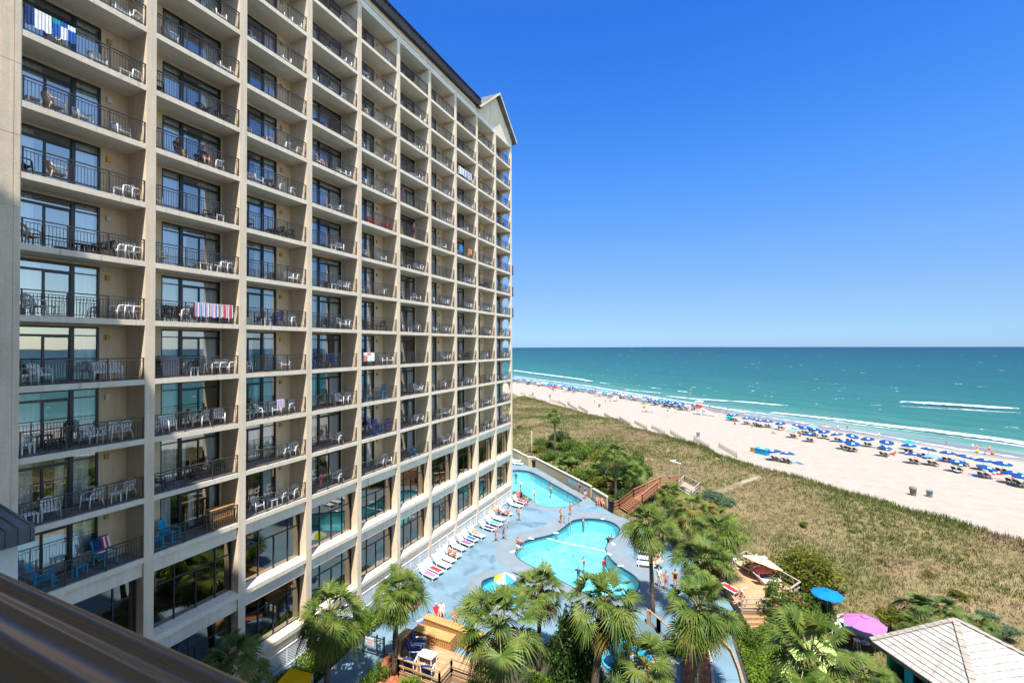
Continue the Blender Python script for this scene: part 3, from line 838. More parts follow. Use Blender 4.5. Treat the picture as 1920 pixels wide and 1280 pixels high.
def sea_mat():
    m, nt, b = new_mat("sea_water")
    g = N(nt, "ShaderNodeNewGeometry")
    dn = N(nt, "ShaderNodeVectorMath", operation='DOT_PRODUCT'); dn.inputs[1].default_value = (*NV, 0)
    nt.links.new(g.outputs["Position"], dn.inputs[0])
    mp = N(nt, "ShaderNodeMapping"); mp.vector_type = 'POINT'; mp.inputs["Rotation"].default_value = (0, 0, 0.707)
    nt.links.new(g.outputs["Position"], mp.inputs[0])
    def noise(s, st, d=5):
        q = N(nt, "ShaderNodeMapping"); q.inputs["Scale"].default_value = st; nt.links.new(mp.outputs[0], q.inputs[0])
        z = N(nt, "ShaderNodeTexNoise"); z.inputs["Scale"].default_value = s; z.inputs["Detail"].default_value = d; nt.links.new(q.outputs[0], z.inputs["Vector"]); return z
    big = noise(1.0, (0.006, 0.03, 1), 4); mid = noise(1.0, (0.05, 0.22, 1), 6)
    # depth colours by distance from the shore
    lg = N(nt, "ShaderNodeMath", operation='LOGARITHM'); lg.inputs[1].default_value = 10
    sb = N(nt, "ShaderNodeMath", operation='SUBTRACT'); sb.inputs[1].default_value = 126; nt.links.new(dn.outputs["Value"], sb.inputs[0])
    mx0 = N(nt, "ShaderNodeMath", operation='MAXIMUM'); mx0.inputs[1].default_value = 1; nt.links.new(sb.outputs[0], mx0.inputs[0]); nt.links.new(mx0.outputs[0], lg.inputs[0])
    a1 = N(nt, "ShaderNodeMath", operation='MULTIPLY_ADD'); a1.inputs[1].default_value = 0.55; nt.links.new(big.outputs["Fac"], a1.inputs[0])
    a2 = N(nt, "ShaderNodeMath", operation='MULTIPLY_ADD'); a2.inputs[1].default_value = 0.5; nt.links.new(mid.outputs["Fac"], a2.inputs[0]); nt.links.new(lg.outputs[0], a2.inputs[2])
    nt.links.new(a2.outputs[0], a1.inputs[2])
    mr = N(nt, "ShaderNodeMapRange"); mr.inputs[1].default_value = 1.4; mr.inputs[2].default_value = 4.4; nt.links.new(a1.outputs[0], mr.inputs[0])
    rp = N(nt, "ShaderNodeValToRGB"); e = rp.color_ramp.elements
    e[0].position = 0.0; e[0].color = (0.25, 0.29, 0.26, 1); e[1].position = 1.0; e[1].color = (0.0018, 0.027, 0.040, 1)
    for p, c in ((0.11, (0.16, 0.24, 0.21)), (0.18, (0.075, 0.175, 0.145)), (0.30, (0.024, 0.118, 0.092)), (0.5, (0.009, 0.074, 0.069)), (0.75, (0.003, 0.043, 0.050))):
        x = e.new(p); x.color = (*c, 1)
    nt.links.new(mr.outputs[0], rp.inputs[0]); nt.links.new(rp.outputs[0], b.inputs["Base Color"])
    b.inputs["Roughness"].default_value = 0.38; b.inputs["Specular IOR Level"].default_value = 0.18
    w1 = noise(1.0, (0.13, 0.42, 1), 9)
    bp = N(nt, "ShaderNodeBump"); bp.inputs["Strength"].default_value = 1.0; bp.inputs["Distance"].default_value = 1.3
    nt.links.new(w1.outputs["Fac"], bp.inputs["Height"]); nt.links.new(bp.outputs[0], b.inputs["Normal"])
    return m
M['sea'] = sea_mat()
Ls = np.concatenate([-np.geomspace(60, 9000, 30)[::-1], np.arange(-55, 400, 5), np.geomspace(400, 9000, 40)])
Ns = np.concatenate([np.arange(130, 260, 2.0), np.geomspace(262, 8300, 60)])
LS, NS = np.meshgrid(Ls, Ns)
XS, YS = xy(NS, LS)
zs = SEA_Z + np.where(NS < 260, 0.28 * np.sin((NS + 7 * fbm(LS / 40, NS / 60, 3)) / 2.6) * np.exp(-((NS - 165) / 45) ** 2), 0)
zs = np.where(NS < 142, SEA_Z + (zs - SEA_Z) * np.clip((NS - 136) / 6, 0, 1), zs)
nr, nc = LS.shape; idx = np.arange(nr * nc).reshape(nr, nc)
F = np.stack([idx[:-1, :-1], idx[1:, :-1], idx[1:, 1:], idx[:-1, 1:]], -1).reshape(-1, 4)[:, ::-1]
tag(link("sea", np_mesh("sea", np.stack([XS.ravel(), YS.ravel(), zs.ravel()], -1), F[:, ::-1], M['sea'], True)), "green blue sea with small whitecaps out to the horizon", "water", kind="structure")

# white foam: breakers, wash lines and whitecaps, each a ragged low ridge
def foam_mat():
    m, nt, b = new_mat("sea_foam")
    b.inputs["Base Color"].default_value = (0.78, 0.80, 0.80, 1); b.inputs["Roughness"].default_value = 0.9
    g = N(nt, "ShaderNodeNewGeometry"); uv = N(nt, "ShaderNodeAttribute"); uv.attribute_name = "edge"
    mp = N(nt, "ShaderNodeMapping"); mp.inputs["Rotation"].default_value = (0, 0, 0.707); mp.inputs["Scale"].default_value = (0.35, 1.1, 1)
    nz = N(nt, "ShaderNodeTexNoise"); nz.inputs["Scale"].default_value = 1.0; nz.inputs["Detail"].default_value = 7; nz.inputs["Roughness"].default_value = 0.65
    nt.links.new(g.outputs["Position"], mp.inputs[0]); nt.links.new(mp.outputs[0], nz.inputs["Vector"])
    ad = N(nt, "ShaderNodeMath", operation='ADD'); nt.links.new(nz.outputs["Fac"], ad.inputs[0]); nt.links.new(uv.outputs["Fac"], ad.inputs[1])
    mr = N(nt, "ShaderNodeMapRange"); mr.inputs[1].default_value = 0.80; mr.inputs[2].default_value = 1.0; nt.links.new(ad.outputs[0], mr.inputs[0])
    tr = N(nt, "ShaderNodeBsdfTransparent"); mx = N(nt, "ShaderNodeMixShader")
    nt.links.new(mr.outputs[0], mx.inputs[0]); nt.links.new(tr.outputs[0], mx.inputs[1]); nt.links.new(b.outputs[0], mx.inputs[2])
    nt.links.new(mx.outputs[0], nt.nodes["Material Output"].inputs["Surface"])
    return m
fv, ff, fe = [], [], []
def foam_band(pts, hgt=0.3, gain=1.0, seed=0):
    """pts: (l, n, half width, strength)"""
    pts = sorted(pts); ls = np.arange(pts[0][0], pts[-1][0], 1.0 if pts[-1][0] < 300 else 2.0)
    if len(ls) < 3: ls = np.linspace(pts[0][0], pts[-1][0], 5)
    P = np.array(pts); n0 = np.interp(ls, P[:, 0], P[:, 1]) + (fbm(ls / 14, ls * 0 + seed, seed) - 0.5) * 2.5
    hw = np.interp(ls, P[:, 0], P[:, 2]) * (0.6 + 0.8 * fbm(ls / 5, ls * 0 + 7.5, seed + 3)); st = np.interp(ls, P[:, 0], P[:, 3])
    base = len(fv)
    for j, l in enumerate(ls):
        for q, (o, z, e) in enumerate(((-1.0, 0.02, -0.15), (-0.35, 0.7, 0.42), (0.3, 1.0, 0.5), (1.0, 0.06, -0.15))):
            x, y = xy(n0[j] + o * hw[j], l); gz_ = float(terrain(n0[j] + o * hw[j], l))
            zz = max(SEA_Z + 0.1, gz_) + 0.03 + z * hgt
            fv.append((x, y, zz)); fe.append(e * st[j] * gain if e > 0 else e)
        if j:
            for q in range(3):
                a = base + (j - 1) * 4 + q
                ff.append((a, a + 4, a + 5, a + 1))
def LN(px, py):
    p = at(px, py, SEA_Z); n, l = nl(p.x, p.y); return l, n
def band_px(pts, hgt=0.3, gain=1.0, seed=0):
    foam_band([(*LN(a, b), hw, st) for a, b, hw, st in pts], hgt, gain, seed)
band_px([(1960, 842, 3.9, 1), (1840, 822, 3.7, 1), (1740, 809, 3.3, 1), (1640, 797, 2.7, 1), (1560, 788, 2.2, .95), (1440, 775, 1.7, .9)], 0.5, 1, 1)
band_px([(1960, 846, 5.6, .95), (1840, 828, 5.6, .95), (1740, 815, 5.2, .93), (1640, 802, 4.6, .9), (1560, 791, 4.0, .86), (1440, 777, 3.0, .76), (1300, 758, 2.8, .72), (1150, 736, 2.8, .72), (965, 708, 3, .75)], 0.03, 1, 11)
band_px([(1960, 868, 3.0, .8), (1800, 845, 3.0, .8), (1640, 816, 2.6, .78), (1500, 792, 2.2, .74), (1350, 770, 2.0, .7)], 0.02, 1, 12)
band_px([(1912, 775, 4, .7), (1800, 768, 5, .72), (1690, 762, 4, .68)], 0.03, 1, 13)
band_px([(1912, 770, 1.8, .8), (1860, 767, 3.2, 1), (1800, 763, 3.4, 1), (1740, 759, 3.8, 1), (1685, 757, 2.4, .7)], 0.9, 1.1, 2)
band_px([(1900, 858, .8, .8), (1760, 838, .7, .8), (1640, 817, .6, .8), (1500, 792, .6, .8), (1400, 777, .6, .7)], 0.06, 1, 3)
band_px([(1480, 762, 1.4, .8), (1440, 759, 1.9, 1), (1380, 754, 2.0, .95), (1310, 750, 1.8, .95), (1250, 744, 1.5, .9)], 0.4, 1, 4)
band_px([(1400, 775, 1.5, .9), (1300, 757, 1.6, .9), (1200, 741, 1.9, .95), (1120, 727, 2.0, .95), (1040, 716, 1.4, .9), (965, 706, 1.8, .9)], 0.3, 1, 5)
band_px([(1112, 716, 2.5, .9), (1080, 711, 3, 1), (1030, 704, 3.2, 1), (990, 699, 3.4, 1), (963, 695, 3.5, 1)], 0.5, 1, 6)
band_px([(1142, 721, 1.2, .8), (1125, 718, 1.6, .9)], 0.3, 1, 7)
band_px([(1240, 738, 1.2, .8), (1170, 731, 1.6, .8)], 0.3, 1, 8)
band_px([(1240, 730, .8, .8), (1222, 728, 1.2, 1)], 0.3, 1, 8)
band_px([(1292, 736, .8, .8), (1270, 734, 1.0, 1)], 0.3, 1, 8)
band_px([(1660, 762, .5, .7), (1625, 760, .6, .8)], 0.2, 1, 9)
band_px([(1920, 880, .6, .7), (1800, 856, .6, .7), (1700, 838, .5, .7)], 0.05, .9, 9)
r3 = random.Random(3)
for j in range(420):
    d = 10 ** r3.uniform(1.5, 3.35); ang = r3.uniform(-0.02, 1.0)
    n_ = 138 + d; l_ = r3.uniform(-1.1 * (n_), 1.5 * n_ + 60)
    hl = r3.uniform(0.8, 2.2) * (1 + d / 260)
    foam_band([(l_ - hl, n_, 0.25 + d / 900, .5), (l_, n_ + r3.uniform(-.5, .5), 0.4 + d / 700, 1), (l_ + hl, n_, 0.25 + d / 900, .5)], 0.25, r3.uniform(.7, 1.0), j)
fm = np_mesh("sea_foam", np.array(fv), np.array(ff), foam_mat(), True)
a_ = fm.attributes.new("edge", 'FLOAT', 'POINT'); a_.data.foreach_set("value", np.array(fe, np.float32))
tag(link("sea_foam", fm), "white surf and whitecaps on the water", "foam", kind="stuff")

# ------------------------------------------------------------------ pool deck and pools
from mathutils.geometry import tessellate_polygon
def smooth_loop(pts, n=4):
    """closed Catmull-Rom through pts"""
    out = []; m_ = len(pts)
    for i in range(m_):
        p0, p1, p2, p3 = (np.array(pts[(i + k - 1) % m_]) for k in range(4))
        for j in range(n):
            t = j / n
            out.append(tuple(0.5 * ((2 * p1) + (-p0 + p2) * t + (2 * p0 - 5 * p1 + 4 * p2 - p3) * t * t + (-p0 + 3 * p1 - 3 * p2 + p3) * t ** 3)))
    return out
def area(p): return 0.5 * sum(p[i][0] * p[(i + 1) % len(p)][1] - p[(i + 1) % len(p)][0] * p[i][1] for i in range(len(p)))
def offset(poly, d):
    s = 1 if area(poly) > 0 else -1; out = []; m_ = len(poly)
    for i in range(m_):
        a = np.array(poly[i - 1]); c = np.array(poly[(i + 1) % m_]); t = c - a; t = t / (np.linalg.norm(t) + 1e-9)
        out.append((poly[i][0] + t[1] * d * s, poly[i][1] - t[0] * d * s))
    return out
Z3 = lambda pts: [(760 + u / 4, 840 + v / 4) for u, v in pts]
Z4 = lambda pts: [(880 + u / 4, 960 + v / 4) for u, v in pts]
POOL = smooth_loop(P2(Z3([(822, 790), (838, 745), (880, 702), (940, 680), (1030, 660), (1105, 640), (1165, 606), (1210, 570), (1255, 540), (1310, 528), (1400, 525), (1490, 535), (1560, 556), (1602, 588), (1612, 622), (1590, 660), (1545, 692), (1513, 725), (1508, 762), (1528, 805), (1565, 848), (1620, 888), (1700, 937), (1748, 982), (1758, 1030), (1715, 1090), (1600, 1135)]) + Z4([(1000, 655), (850, 598), (710, 528), (580, 455), (450, 398), (375, 352)])))
POOL2 = smooth_loop(P2(Z3([(600, 260), (700, 190), (815, 163), (885, 165), (945, 177), (1010, 208), (1165, 297), (1318, 383), (1312, 402), (1255, 428), (1150, 445), (1060, 438), (985, 422), (930, 400), (870, 378), (790, 350), (690, 310)])), 3)
KID = smooth_loop(P2(Z3([(570, 1005), (610, 975), (680, 958), (760, 968), (830, 1005), (880, 1060), (900, 1110), (870, 1165), (780, 1190), (660, 1160), (580, 1080)])))
LOW = smooth_loop(P2(Z4([(1010, 905), (1060, 880), (1150, 900), (1290, 960), (1335, 1015), (1320, 1110), (1290, 1220), (1150, 1225), (1000, 1150), (985, 1020)])))
def in_any_pool(x, y): return any(bool(point_in(p, np.array(x), np.array(y))) for p in (POOL, POOL2, KID, LOW))
def wet_deck(name, c):
    m = mat(name, c, 0.75, 0.13, 0.45, bump=0.15, bscale=9); nt = m.node_tree; b = nt.nodes["Principled BSDF"]; src = b.inputs["Base Color"].links[0].from_socket
    g = N(nt, "ShaderNodeNewGeometry"); nz = N(nt, "ShaderNodeTexNoise"); nz.inputs["Scale"].default_value = 0.28; nz.inputs["Detail"].default_value = 7; nz.inputs["Roughness"].default_value = 0.6; nz.inputs["Distortion"].default_value = 1.2
    nt.links.new(g.outputs["Position"], nz.inputs["Vector"]); mr = N(nt, "ShaderNodeMapRange"); mr.inputs[1].default_value = 0.53; mr.inputs[2].default_value = 0.62; nt.links.new(nz.outputs["Fac"], mr.inputs[0])
    mx = N(nt, "ShaderNodeMix", data_type='RGBA'); mx.inputs[7].default_value = (*[x * 0.74 for x in c], 1); nt.links.new(mr.outputs[0], mx.inputs[0]); nt.links.new(src, mx.inputs[6]); nt.links.new(mx.outputs[2], b.inputs["Base Color"])
    r_ = N(nt, "ShaderNodeMapRange"); r_.inputs[3].default_value = 0.8; r_.inputs[4].default_value = 0.45; nt.links.new(mr.outputs[0], r_.inputs[0]); nt.links.new(r_.outputs[0], b.inputs["Roughness"])
    return m
M['deck'] = wet_deck("pool_deck_paint", (0.14, 0.23, 0.29))
M['deck_pale'] = mat("pool_apron_paint", (0.175, 0.215, 0.245), 0.75, 0.12, 0.6, bump=0.15, bscale=9)
M['coping'] = mat("pool_tile_line", (0.02, 0.055, 0.085), 0.3, 0.3, 6.0)
M['pool_floor'] = mat("pool_plaster", (0.55, 0.68, 0.70), 0.8, 0.12, 0.8)
M['mulch'] = mat("mulch", (0.30, 0.105, 0.05), 0.95, 0.45, 4.0, bump=0.9, bscale=14)
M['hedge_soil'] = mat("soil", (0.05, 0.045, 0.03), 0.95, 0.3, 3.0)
M['concrete'] = mat("concrete", (0.36, 0.34, 0.31), 0.9, 0.15, 2.0)
def water_mat(name, tint, tint2):
    m = bpy.data.materials.new(name); m.use_nodes = True; nt = m.node_tree; nt.nodes.clear()
    out = N(nt, "ShaderNodeOutputMaterial"); tr = N(nt, "ShaderNodeBsdfTransparent"); gl = N(nt, "ShaderNodeBsdfGlossy"); gl.inputs["Roughness"].default_value = 0.05
    g = N(nt, "ShaderNodeNewGeometry"); nz = N(nt, "ShaderNodeTexNoise"); nz.inputs["Scale"].default_value = 1.3; nz.inputs["Detail"].default_value = 4
    nt.links.new(g.outputs["Position"], nz.inputs["Vector"])
    vo = N(nt, "ShaderNodeTexVoronoi"); vo.feature = 'SMOOTH_F1'; vo.inputs["Scale"].default_value = 1.6
    ds = N(nt, "ShaderNodeVectorMath", operation='ADD'); nt.links.new(g.outputs["Position"], ds.inputs[0]); nt.links.new(nz.outputs["Color"], ds.inputs[1]); nt.links.new(ds.outputs[0], vo.inputs["Vector"])
    mx = N(nt, "ShaderNodeMix", data_type='RGBA'); mx.inputs[6].default_value = (*tint, 1); mx.inputs[7].default_value = (*tint2, 1)
    mr = N(nt, "ShaderNodeMapRange"); mr.inputs[1].default_value = 0.15; mr.inputs[2].default_value = 0.75; nt.links.new(vo.outputs["Distance"], mr.inputs[0]); nt.links.new(mr.outputs[0], mx.inputs[0]); nt.links.new(mx.outputs[2], tr.inputs[0])
    bp = N(nt, "ShaderNodeBump"); bp.inputs["Strength"].default_value = 0.3; bp.inputs["Distance"].default_value = 0.06; nt.links.new(nz.outputs["Fac"], bp.inputs["Height"]); nt.links.new(bp.outputs[0], gl.inputs["Normal"])
    fr = N(nt, "ShaderNodeFresnel"); fr.inputs["IOR"].default_value = 1.33
    ms = N(nt, "ShaderNodeMixShader"); nt.links.new(fr.outputs[0], ms.inputs[0]); nt.links.new(tr.outputs[0], ms.inputs[1]); nt.links.new(gl.outputs[0], ms.inputs[2])
    nt.links.new(ms.outputs[0], out.inputs[0]); return m
M['pool_water'] = water_mat("pool_water", (0.56, 0.92, 0.96), (0.40, 0.85, 0.92))
M['pool_water_deep'] = water_mat("pool_water_blue", (0.36, 0.80, 0.95), (0.24, 0.68, 0.90))
def sheet(name, poly, holes, z, m, thick=None):
    loops = [[Vector((p[0], p[1], 0)) for p in poly]] + [[Vector((p[0], p[1], 0)) for p in h] for h in holes]
    tri = tessellate_polygon(loops); flat = [p for l in loops for p in l]
    mb = MB(); v = [(p.x, p.y, z) for p in flat]
    def up(t):
        a, b, c = (flat[i] for i in t); return t if (b - a).cross(c - a).z > 0 else t[::-1]
    mb.add(v, [up(t) for t in tri])
    if thick:
        n = len(loops[0]); o = len(mb.v); mb.v.extend([(p.x, p.y, z - thick) for p in loops[0]]); s = area(poly) > 0
        for i in range(n):
            j = (i + 1) % n; q = (i, o + i, o + j, j); mb.f.append(q if s else q[::-1]); mb.m.append(0); mb.s.append(False)
    return mb
ALLP = [POOL, POOL2, KID, LOW]
tag(sheet("pool_deck", DECK, ALLP, 0.0, None, 0.6).build("pool_deck", M['deck']), "pale blue painted concrete deck around the pools", "ground", kind="structure")
for p, wd in ((POOL, 2.0), (POOL2, 1.3), (KID, 1.1), (LOW, 0.8)):
    out = offset(p, wd)
    mb = MB(); n = len(p); vv = [(a, b, 0.004) for a, b in p] + [(a, b, 0.004) for a, b in out]; s = area(p) > 0
    mb.add(vv, [((i, n + i, n + (i + 1) % n, (i + 1) % n) if s else (i, (i + 1) % n, n + (i + 1) % n, n + i)) for i in range(n)])
    tag(mb.build("pool_apron", M['deck_pale']), "pale grey painted apron round a pool edge", "ground", kind="structure")
def pool(name, p, deep, wat, label):
    t = thing(name, label, "pool", (sum(a for a, b in p) / len(p), sum(b for a, b in p) / len(p), -deep))
    def sub(nm, mb, m):
        o = mb.build(nm, m, t); o.location = -t.location
    sub("basin", sheet("f", p, [], -deep, None), M['pool_floor'])
    mb = MB(); n = len(p); s = area(p) > 0; pi = p
    mb.add([(a, b, -deep) for a, b in pi] + [(a, b, -0.16) for a, b in pi], [((i, n + i, n + (i + 1) % n, (i + 1) % n) if s else (i, (i + 1) % n, n + (i + 1) % n, n + i)) for i in range(n)])
    sub("basin_wall", mb, M['pool_floor'])
    q = offset(p, -0.10); mb = MB()
    mb.add([(a, b, -0.16) for a, b in p] + [(a, b, 0.010) for a, b in p] + [(a, b, 0.014) for a, b in q] + [(a, b, -0.16) for a, b in q],
           [((i + o * n, i + (o + 1) * n, (i + 1) % n + (o + 1) * n, (i + 1) % n + o * n) if s else (i + o * n, (i + 1) % n + o * n, (i + 1) % n + (o + 1) * n, i + (o + 1) * n)) for o in (0, 1, 2) for i in range(n)])
    sub("tile_rim", mb, M['coping'])
    sub("water", sheet("w", offset(p, -0.09), [], -0.12, None), wat)
    return t
pool("swimming_pool", POOL, 1.55, M['pool_water'], "large free-form turquoise swimming pool with a float line across it")
pool("swimming_pool", POOL2, 1.55, M['pool_water'], "far turquoise pool with straight side along the beige wall")
pool("wading_pool", KID, 0.55, M['pool_water_deep'], "round blue wading pool under the striped spray umbrella")
pool("splash_pool", LOW, 0.7, M['pool_water_deep'], "small blue splash pool behind the front palm trees")
# ------------------------------------------------------------------ vegetation
M['frond'] = leaf_mat("palm_frond", (0.048, 0.092, 0.014), (0.095, 0.145, 0.024), (0.17, 0.20, 0.045), 1.1)
M['frond_old'] = leaf_mat("palm_frond_yellow", (0.12, 0.13, 0.025), (0.21, 0.19, 0.04), (0.28, 0.20, 0.06), 1.1)
M['frond_dead'] = leaf_mat("dead_frond", (0.16, 0.09, 0.04), (0.24, 0.14, 0.06), (0.32, 0.22, 0.11), 1.1, trans=0.1)
M['frond_blue'] = leaf_mat("palmetto_frond", (0.05, 0.09, 0.022), (0.095, 0.145, 0.034), (0.16, 0.20, 0.055), 1.1)
M['bark'] = mat("palm_bark", (0.21, 0.155, 0.11), 0.95, scale=2.2, c2=(0.075, 0.055, 0.04), stretch=(1, 1, 5), bump=0.9, bscale=7)
M['boots'] = mat("palm_boots", (0.20, 0.115, 0.06), 0.95, scale=5, c2=(0.07, 0.04, 0.025))
M['stem'] = mat("stem_green", (0.20, 0.20, 0.06), 0.7, 0.25, 4)
M['leaf'] = leaf_mat("shrub_leaf", (0.035, 0.075, 0.012), (0.075, 0.135, 0.02), (0.135, 0.20, 0.032), 0.9)
M['leaf_bright'] = leaf_mat("bright_leaf", (0.06, 0.12, 0.012), (0.12, 0.20, 0.02), (0.20, 0.27, 0.035), 0.9)
M['leaf_olive'] = leaf_mat("olive_leaf", (0.065, 0.09, 0.010), (0.13, 0.15, 0.016), (0.21, 0.205, 0.03), 0.9)
M['leaf_dark'] = leaf_mat("dark_leaf", (0.02, 0.045, 0.011), (0.042, 0.085, 0.018), (0.075, 0.135, 0.03), 0.9)
M['leaf_glauc'] = leaf_mat("grey_green_leaf", (0.06, 0.11, 0.06), (0.10, 0.16, 0.085), (0.14, 0.2, 0.10), 0.9)
M['flower'] = mat("red_flower", (0.55, 0.06, 0.08), 0.7, 0.2, 8)

def fan_crown(seed, n=40, pet=(0.75, 1.25), fan=(0.7, 1.0), seg=26, lowest=-55, mats=3, width=1.0):
    """a crown of fan-shaped fronds about the origin; returns verts, quads, material index"""
    g = np.random.default_rng(seed); V_, F_, MI = [], [], []
    def quad(a, b, c, d, m):
        o = len(V_); V_.extend([a, b, c, d]); F_.append((o, o + 1, o + 2, o + 3)); MI.append(m)
    for i in range(n):
        t = i / (n - 1)
        az = i * 2.39996 + g.uniform(-0.35, 0.35)
        el = math.radians(82 + (lowest - 82) * t ** 0.9 + g.uniform(-10, 10))
        L = g.uniform(*pet) * (0.75 + 0.35 * min(1, t * 2)); R = g.uniform(*fan) * (0.8 + 0.25 * min(1, t * 2))
        m = 0
        if t > 0.7 and g.random() < 0.42: m = 1
        if t > 0.86 and g.random() < 0.6: m = 2
        hd = np.array([math.cos(az), math.sin(az), 0]); sd = np.array([-math.sin(az), math.cos(az), 0]); up = np.array([0, 0, 1.0])
        # petiole bends down along its length
        p = np.array([0, 0, g.uniform(-0.15, 0.15)]) + hd * 0.06; a = el; prev = p
        for k in range(3):
            d = hd * math.cos(a) + up * math.sin(a); q = prev + d * L / 3
            w = 0.022 - 0.004 * k
            quad(prev - sd * w, prev + sd * w, q + sd * w, q - sd * w, m if m else 3)
            prev = q; a -= math.radians(9 + 9 * t)
        c = prev; d = hd * math.cos(a) + up * math.sin(a); nrm = np.cross(sd, d); nrm = nrm / np.linalg.norm(nrm)
        tw = g.uniform(-0.5, 0.5); sd2 = sd * math.cos(tw) + nrm * math.sin(tw); nrm = np.cross(sd2, d)
        if nrm[2] < 0: nrm = -nrm
        dr = g.uniform(0.25, 0.55) + 0.35 * t
        for k in range(seg):
            b = math.radians(-128 + 256 * k / (seg - 1)) + g.uniform(-0.05, 0.05)
            r = R * (0.72 + 0.28 * math.cos(b * 0.7)) * g.uniform(0.86, 1.08)
            e = d * math.cos(b) + sd2 * math.sin(b)
            e = e + nrm * (0.22 * abs(math.sin(b)) - 0.0)           # the blade folds up from its rib
            e = e / np.linalg.norm(e); s = np.cross(nrm, e); s = s / np.linalg.norm(s)
            m1 = c + e * r * 0.55; m2 = c + e * r * 0.98 - up * dr * r * 0.42
            w0, w1, w2 = 0.014 * width, 0.031 * width, 0.004
            quad(c - s * w0, c + s * w0, m1 + s * w1, m1 - s * w1, m)
            quad(m1 - s * w1, m1 + s * w1, m2 + s * w2, m2 - s * w2, m)
    return np.array(V_), np.array(F_), np.array(MI)
CROWN = []
for sd_, lo_, n_ in ((1, -60, 46), (2, -50, 42), (3, -72, 52), (4, -45, 38)):
    v_, f_, m_ = fan_crown(sd_, n_, lowest=lo_)
    CROWN.append(np_mesh("crown", v_, f_, [M['frond'], M['frond_old'], M['frond_dead'], M['stem']], False, m_))
v_, f_, m_ = fan_crown(9, 22, (0.7, 1.2), (0.8, 1.1), 30, lowest=-8, width=1.25)
CROWN_LOW = np_mesh("crown", v_, f_, [M['frond_blue'], M['frond_old'], M['frond_dead'], M['stem']], False, m_)
v_, f_, m_ = fan_crown(10, 20, (0.5, 0.95), (0.55, 0.85), 22, lowest=5, width=1.3)
CROWN_BUSH = np_mesh("crown", v_, f_, [M['frond'], M['frond_old'], M['frond_dead'], M['stem']], False, m_)
v_, f_, m_ = fan_crown(21, 40, (0.85, 1.35), (0.75, 1.05), 28, lowest=-75)
m_ = np.where((m_ == 0) & (np.arange(len(m_)) // 60 % 2 == 0), 1, m_)
CROWN_YEL = np_mesh("crown", v_, f_, [M['frond'], M['frond_old'], M['frond_dead'], M['stem']], False, m_)

def palm(label, base, crown_px, r_px, variant=0, trunk_r=0.17, me=None, name="palm_tree", rz=0.0, group="palm trees round the pools"):
    """base: world foot; crown_px: where the crown's heart shows"""
    base = Vector(base); z = depth(base)
    ct = Vector(at_y(crown_px[0], crown_px[1], base.y)) if abs(base.y) > 1 else None
    # lean: the heart of the crown lies in the plane of the foot that faces the camera
    d = ray(*crown_px); k = z / float(d @ CA); top = Vector(CAM + d * k)
    R = r_px / FPX * z
    t = thing(name, label, "palm tree", base, 0, group)
    mb = MB(); n = 9; pts = []; rad = []
    D_ = top - base
    for j in range(n):
        s = j / (n - 1); bend = math.sin(s * math.pi) * 0.18
        pts.append(Vector((D_.x * s + bend * 0.3, D_.y * s - bend, D_.z * s - 0.05 * (j == n - 1) - (0.25 if j == 0 else 0))))
        rad.append(trunk_r * (1.35 if j == 0 else 1.05 - 0.12 * s) * (1 + 0.06 * math.sin(j * 2.3)))
    if D_.z > 0.4:
        mb.tube(pts, rad, 10, 0); r9 = random.Random(int(base.x * 100) + 5)
        for j in range(26):                                             # cut leaf bases under the crown
            s = r9.uniform(0.0, min(1.3, D_.z * 0.4)); az = r9.uniform(0, 6.28)
            c = Vector(pts[-1]) - Vector((D_.x, D_.y, D_.z)).normalized() * s
            o_ = Vector((math.cos(az), math.sin(az), 0))
            mb.beam(c + o_ * trunk_r * 0.7, c + o_ * (trunk_r + r9.uniform(0.08, 0.22)) + Vector((0, 0, r9.uniform(0.12, 0.3))), 0.07, 0.035, 1)
        mb.build("trunk", [M['bark'], M['boots']], t)
    c = link("crown", me or CROWN[variant % 4], t, (D_.x, D_.y, D_.z), rz)
    k_ = 0.9 + 0.2 * ((base.x * 7.3) % 1.0); c.scale = (R / 1.95 * (2 - k_) ** 0.5, R / 1.95 * k_ ** 0.5, R / 1.95 * k_)
    return t
def foot(x, y, Z=0.0): return at(x, y, Z)
palm("broad shaggy palm leaning over the green hedge by the lattice of the hotel", foot(614, 1312), (620, 1150), 78, 2, 0.17, rz=0.4)
palm("palm with a scarred brown trunk beside the metal gate and wooden terrace", foot(740, 1263), (747, 1108), 62, 0, 0.16, rz=2.0)
palm("big palm in front of the wading pool, tallest of the near row", foot(938, 1440), (936, 1172), 104, 3, 0.17, rz=1.1)
palm("slim palm standing right behind the biggest near palm, by the striped spray umbrella", foot(1010, 1256), (1013, 1102), 60, 1, 0.13, rz=0.3)
palm("leaning palm with a thick trunk in front of the large pool", foot(1104, 1362), (1133, 1130), 84, 0, 0.2, rz=2.6)
palm("tall slender palm rising from the deck right of the large pool", foot(1224, 1148), (1217, 985), 60, 1, 0.15, rz=1.7)
palm("palm with hanging fronds over the red mulch bed beside the curving blue path", foot(1303, 1300), (1312, 1138), 82, 2, 0.18, rz=0.9)
palm("palm right behind the one over the red mulch bed, left of the wooden sun terrace", foot(1335, 1172), (1322, 1052), 66, 0, 0.17, rz=3.1)
palm("palm at the dune edge above the wooden sun terrace corner", foot(1348, 1108), (1350, 1000), 58, 1, 0.17, rz=4.0)
palm("palm with upright spiky fronds over the small splash pool", foot(1212, 1376), (1208, 1245), 78, 3, 0.17, rz=5.0)
palm("large fan palm with open dark fronds in front of the lime green awning", foot(1535, 1520), (1520, 1225), 105, 3, 0.18, rz=0.2)
palm("smaller fan palm between the lime awning and the shingled bar roof", foot(1630, 1500), (1625, 1272), 62, 1, 0.16, rz=2.2)
palm("lone slim palm standing out on the dune grass", foot(1041, 846, 0.3), (1040, 778), 18, 0, 0.16, group="palm trees on the dune")
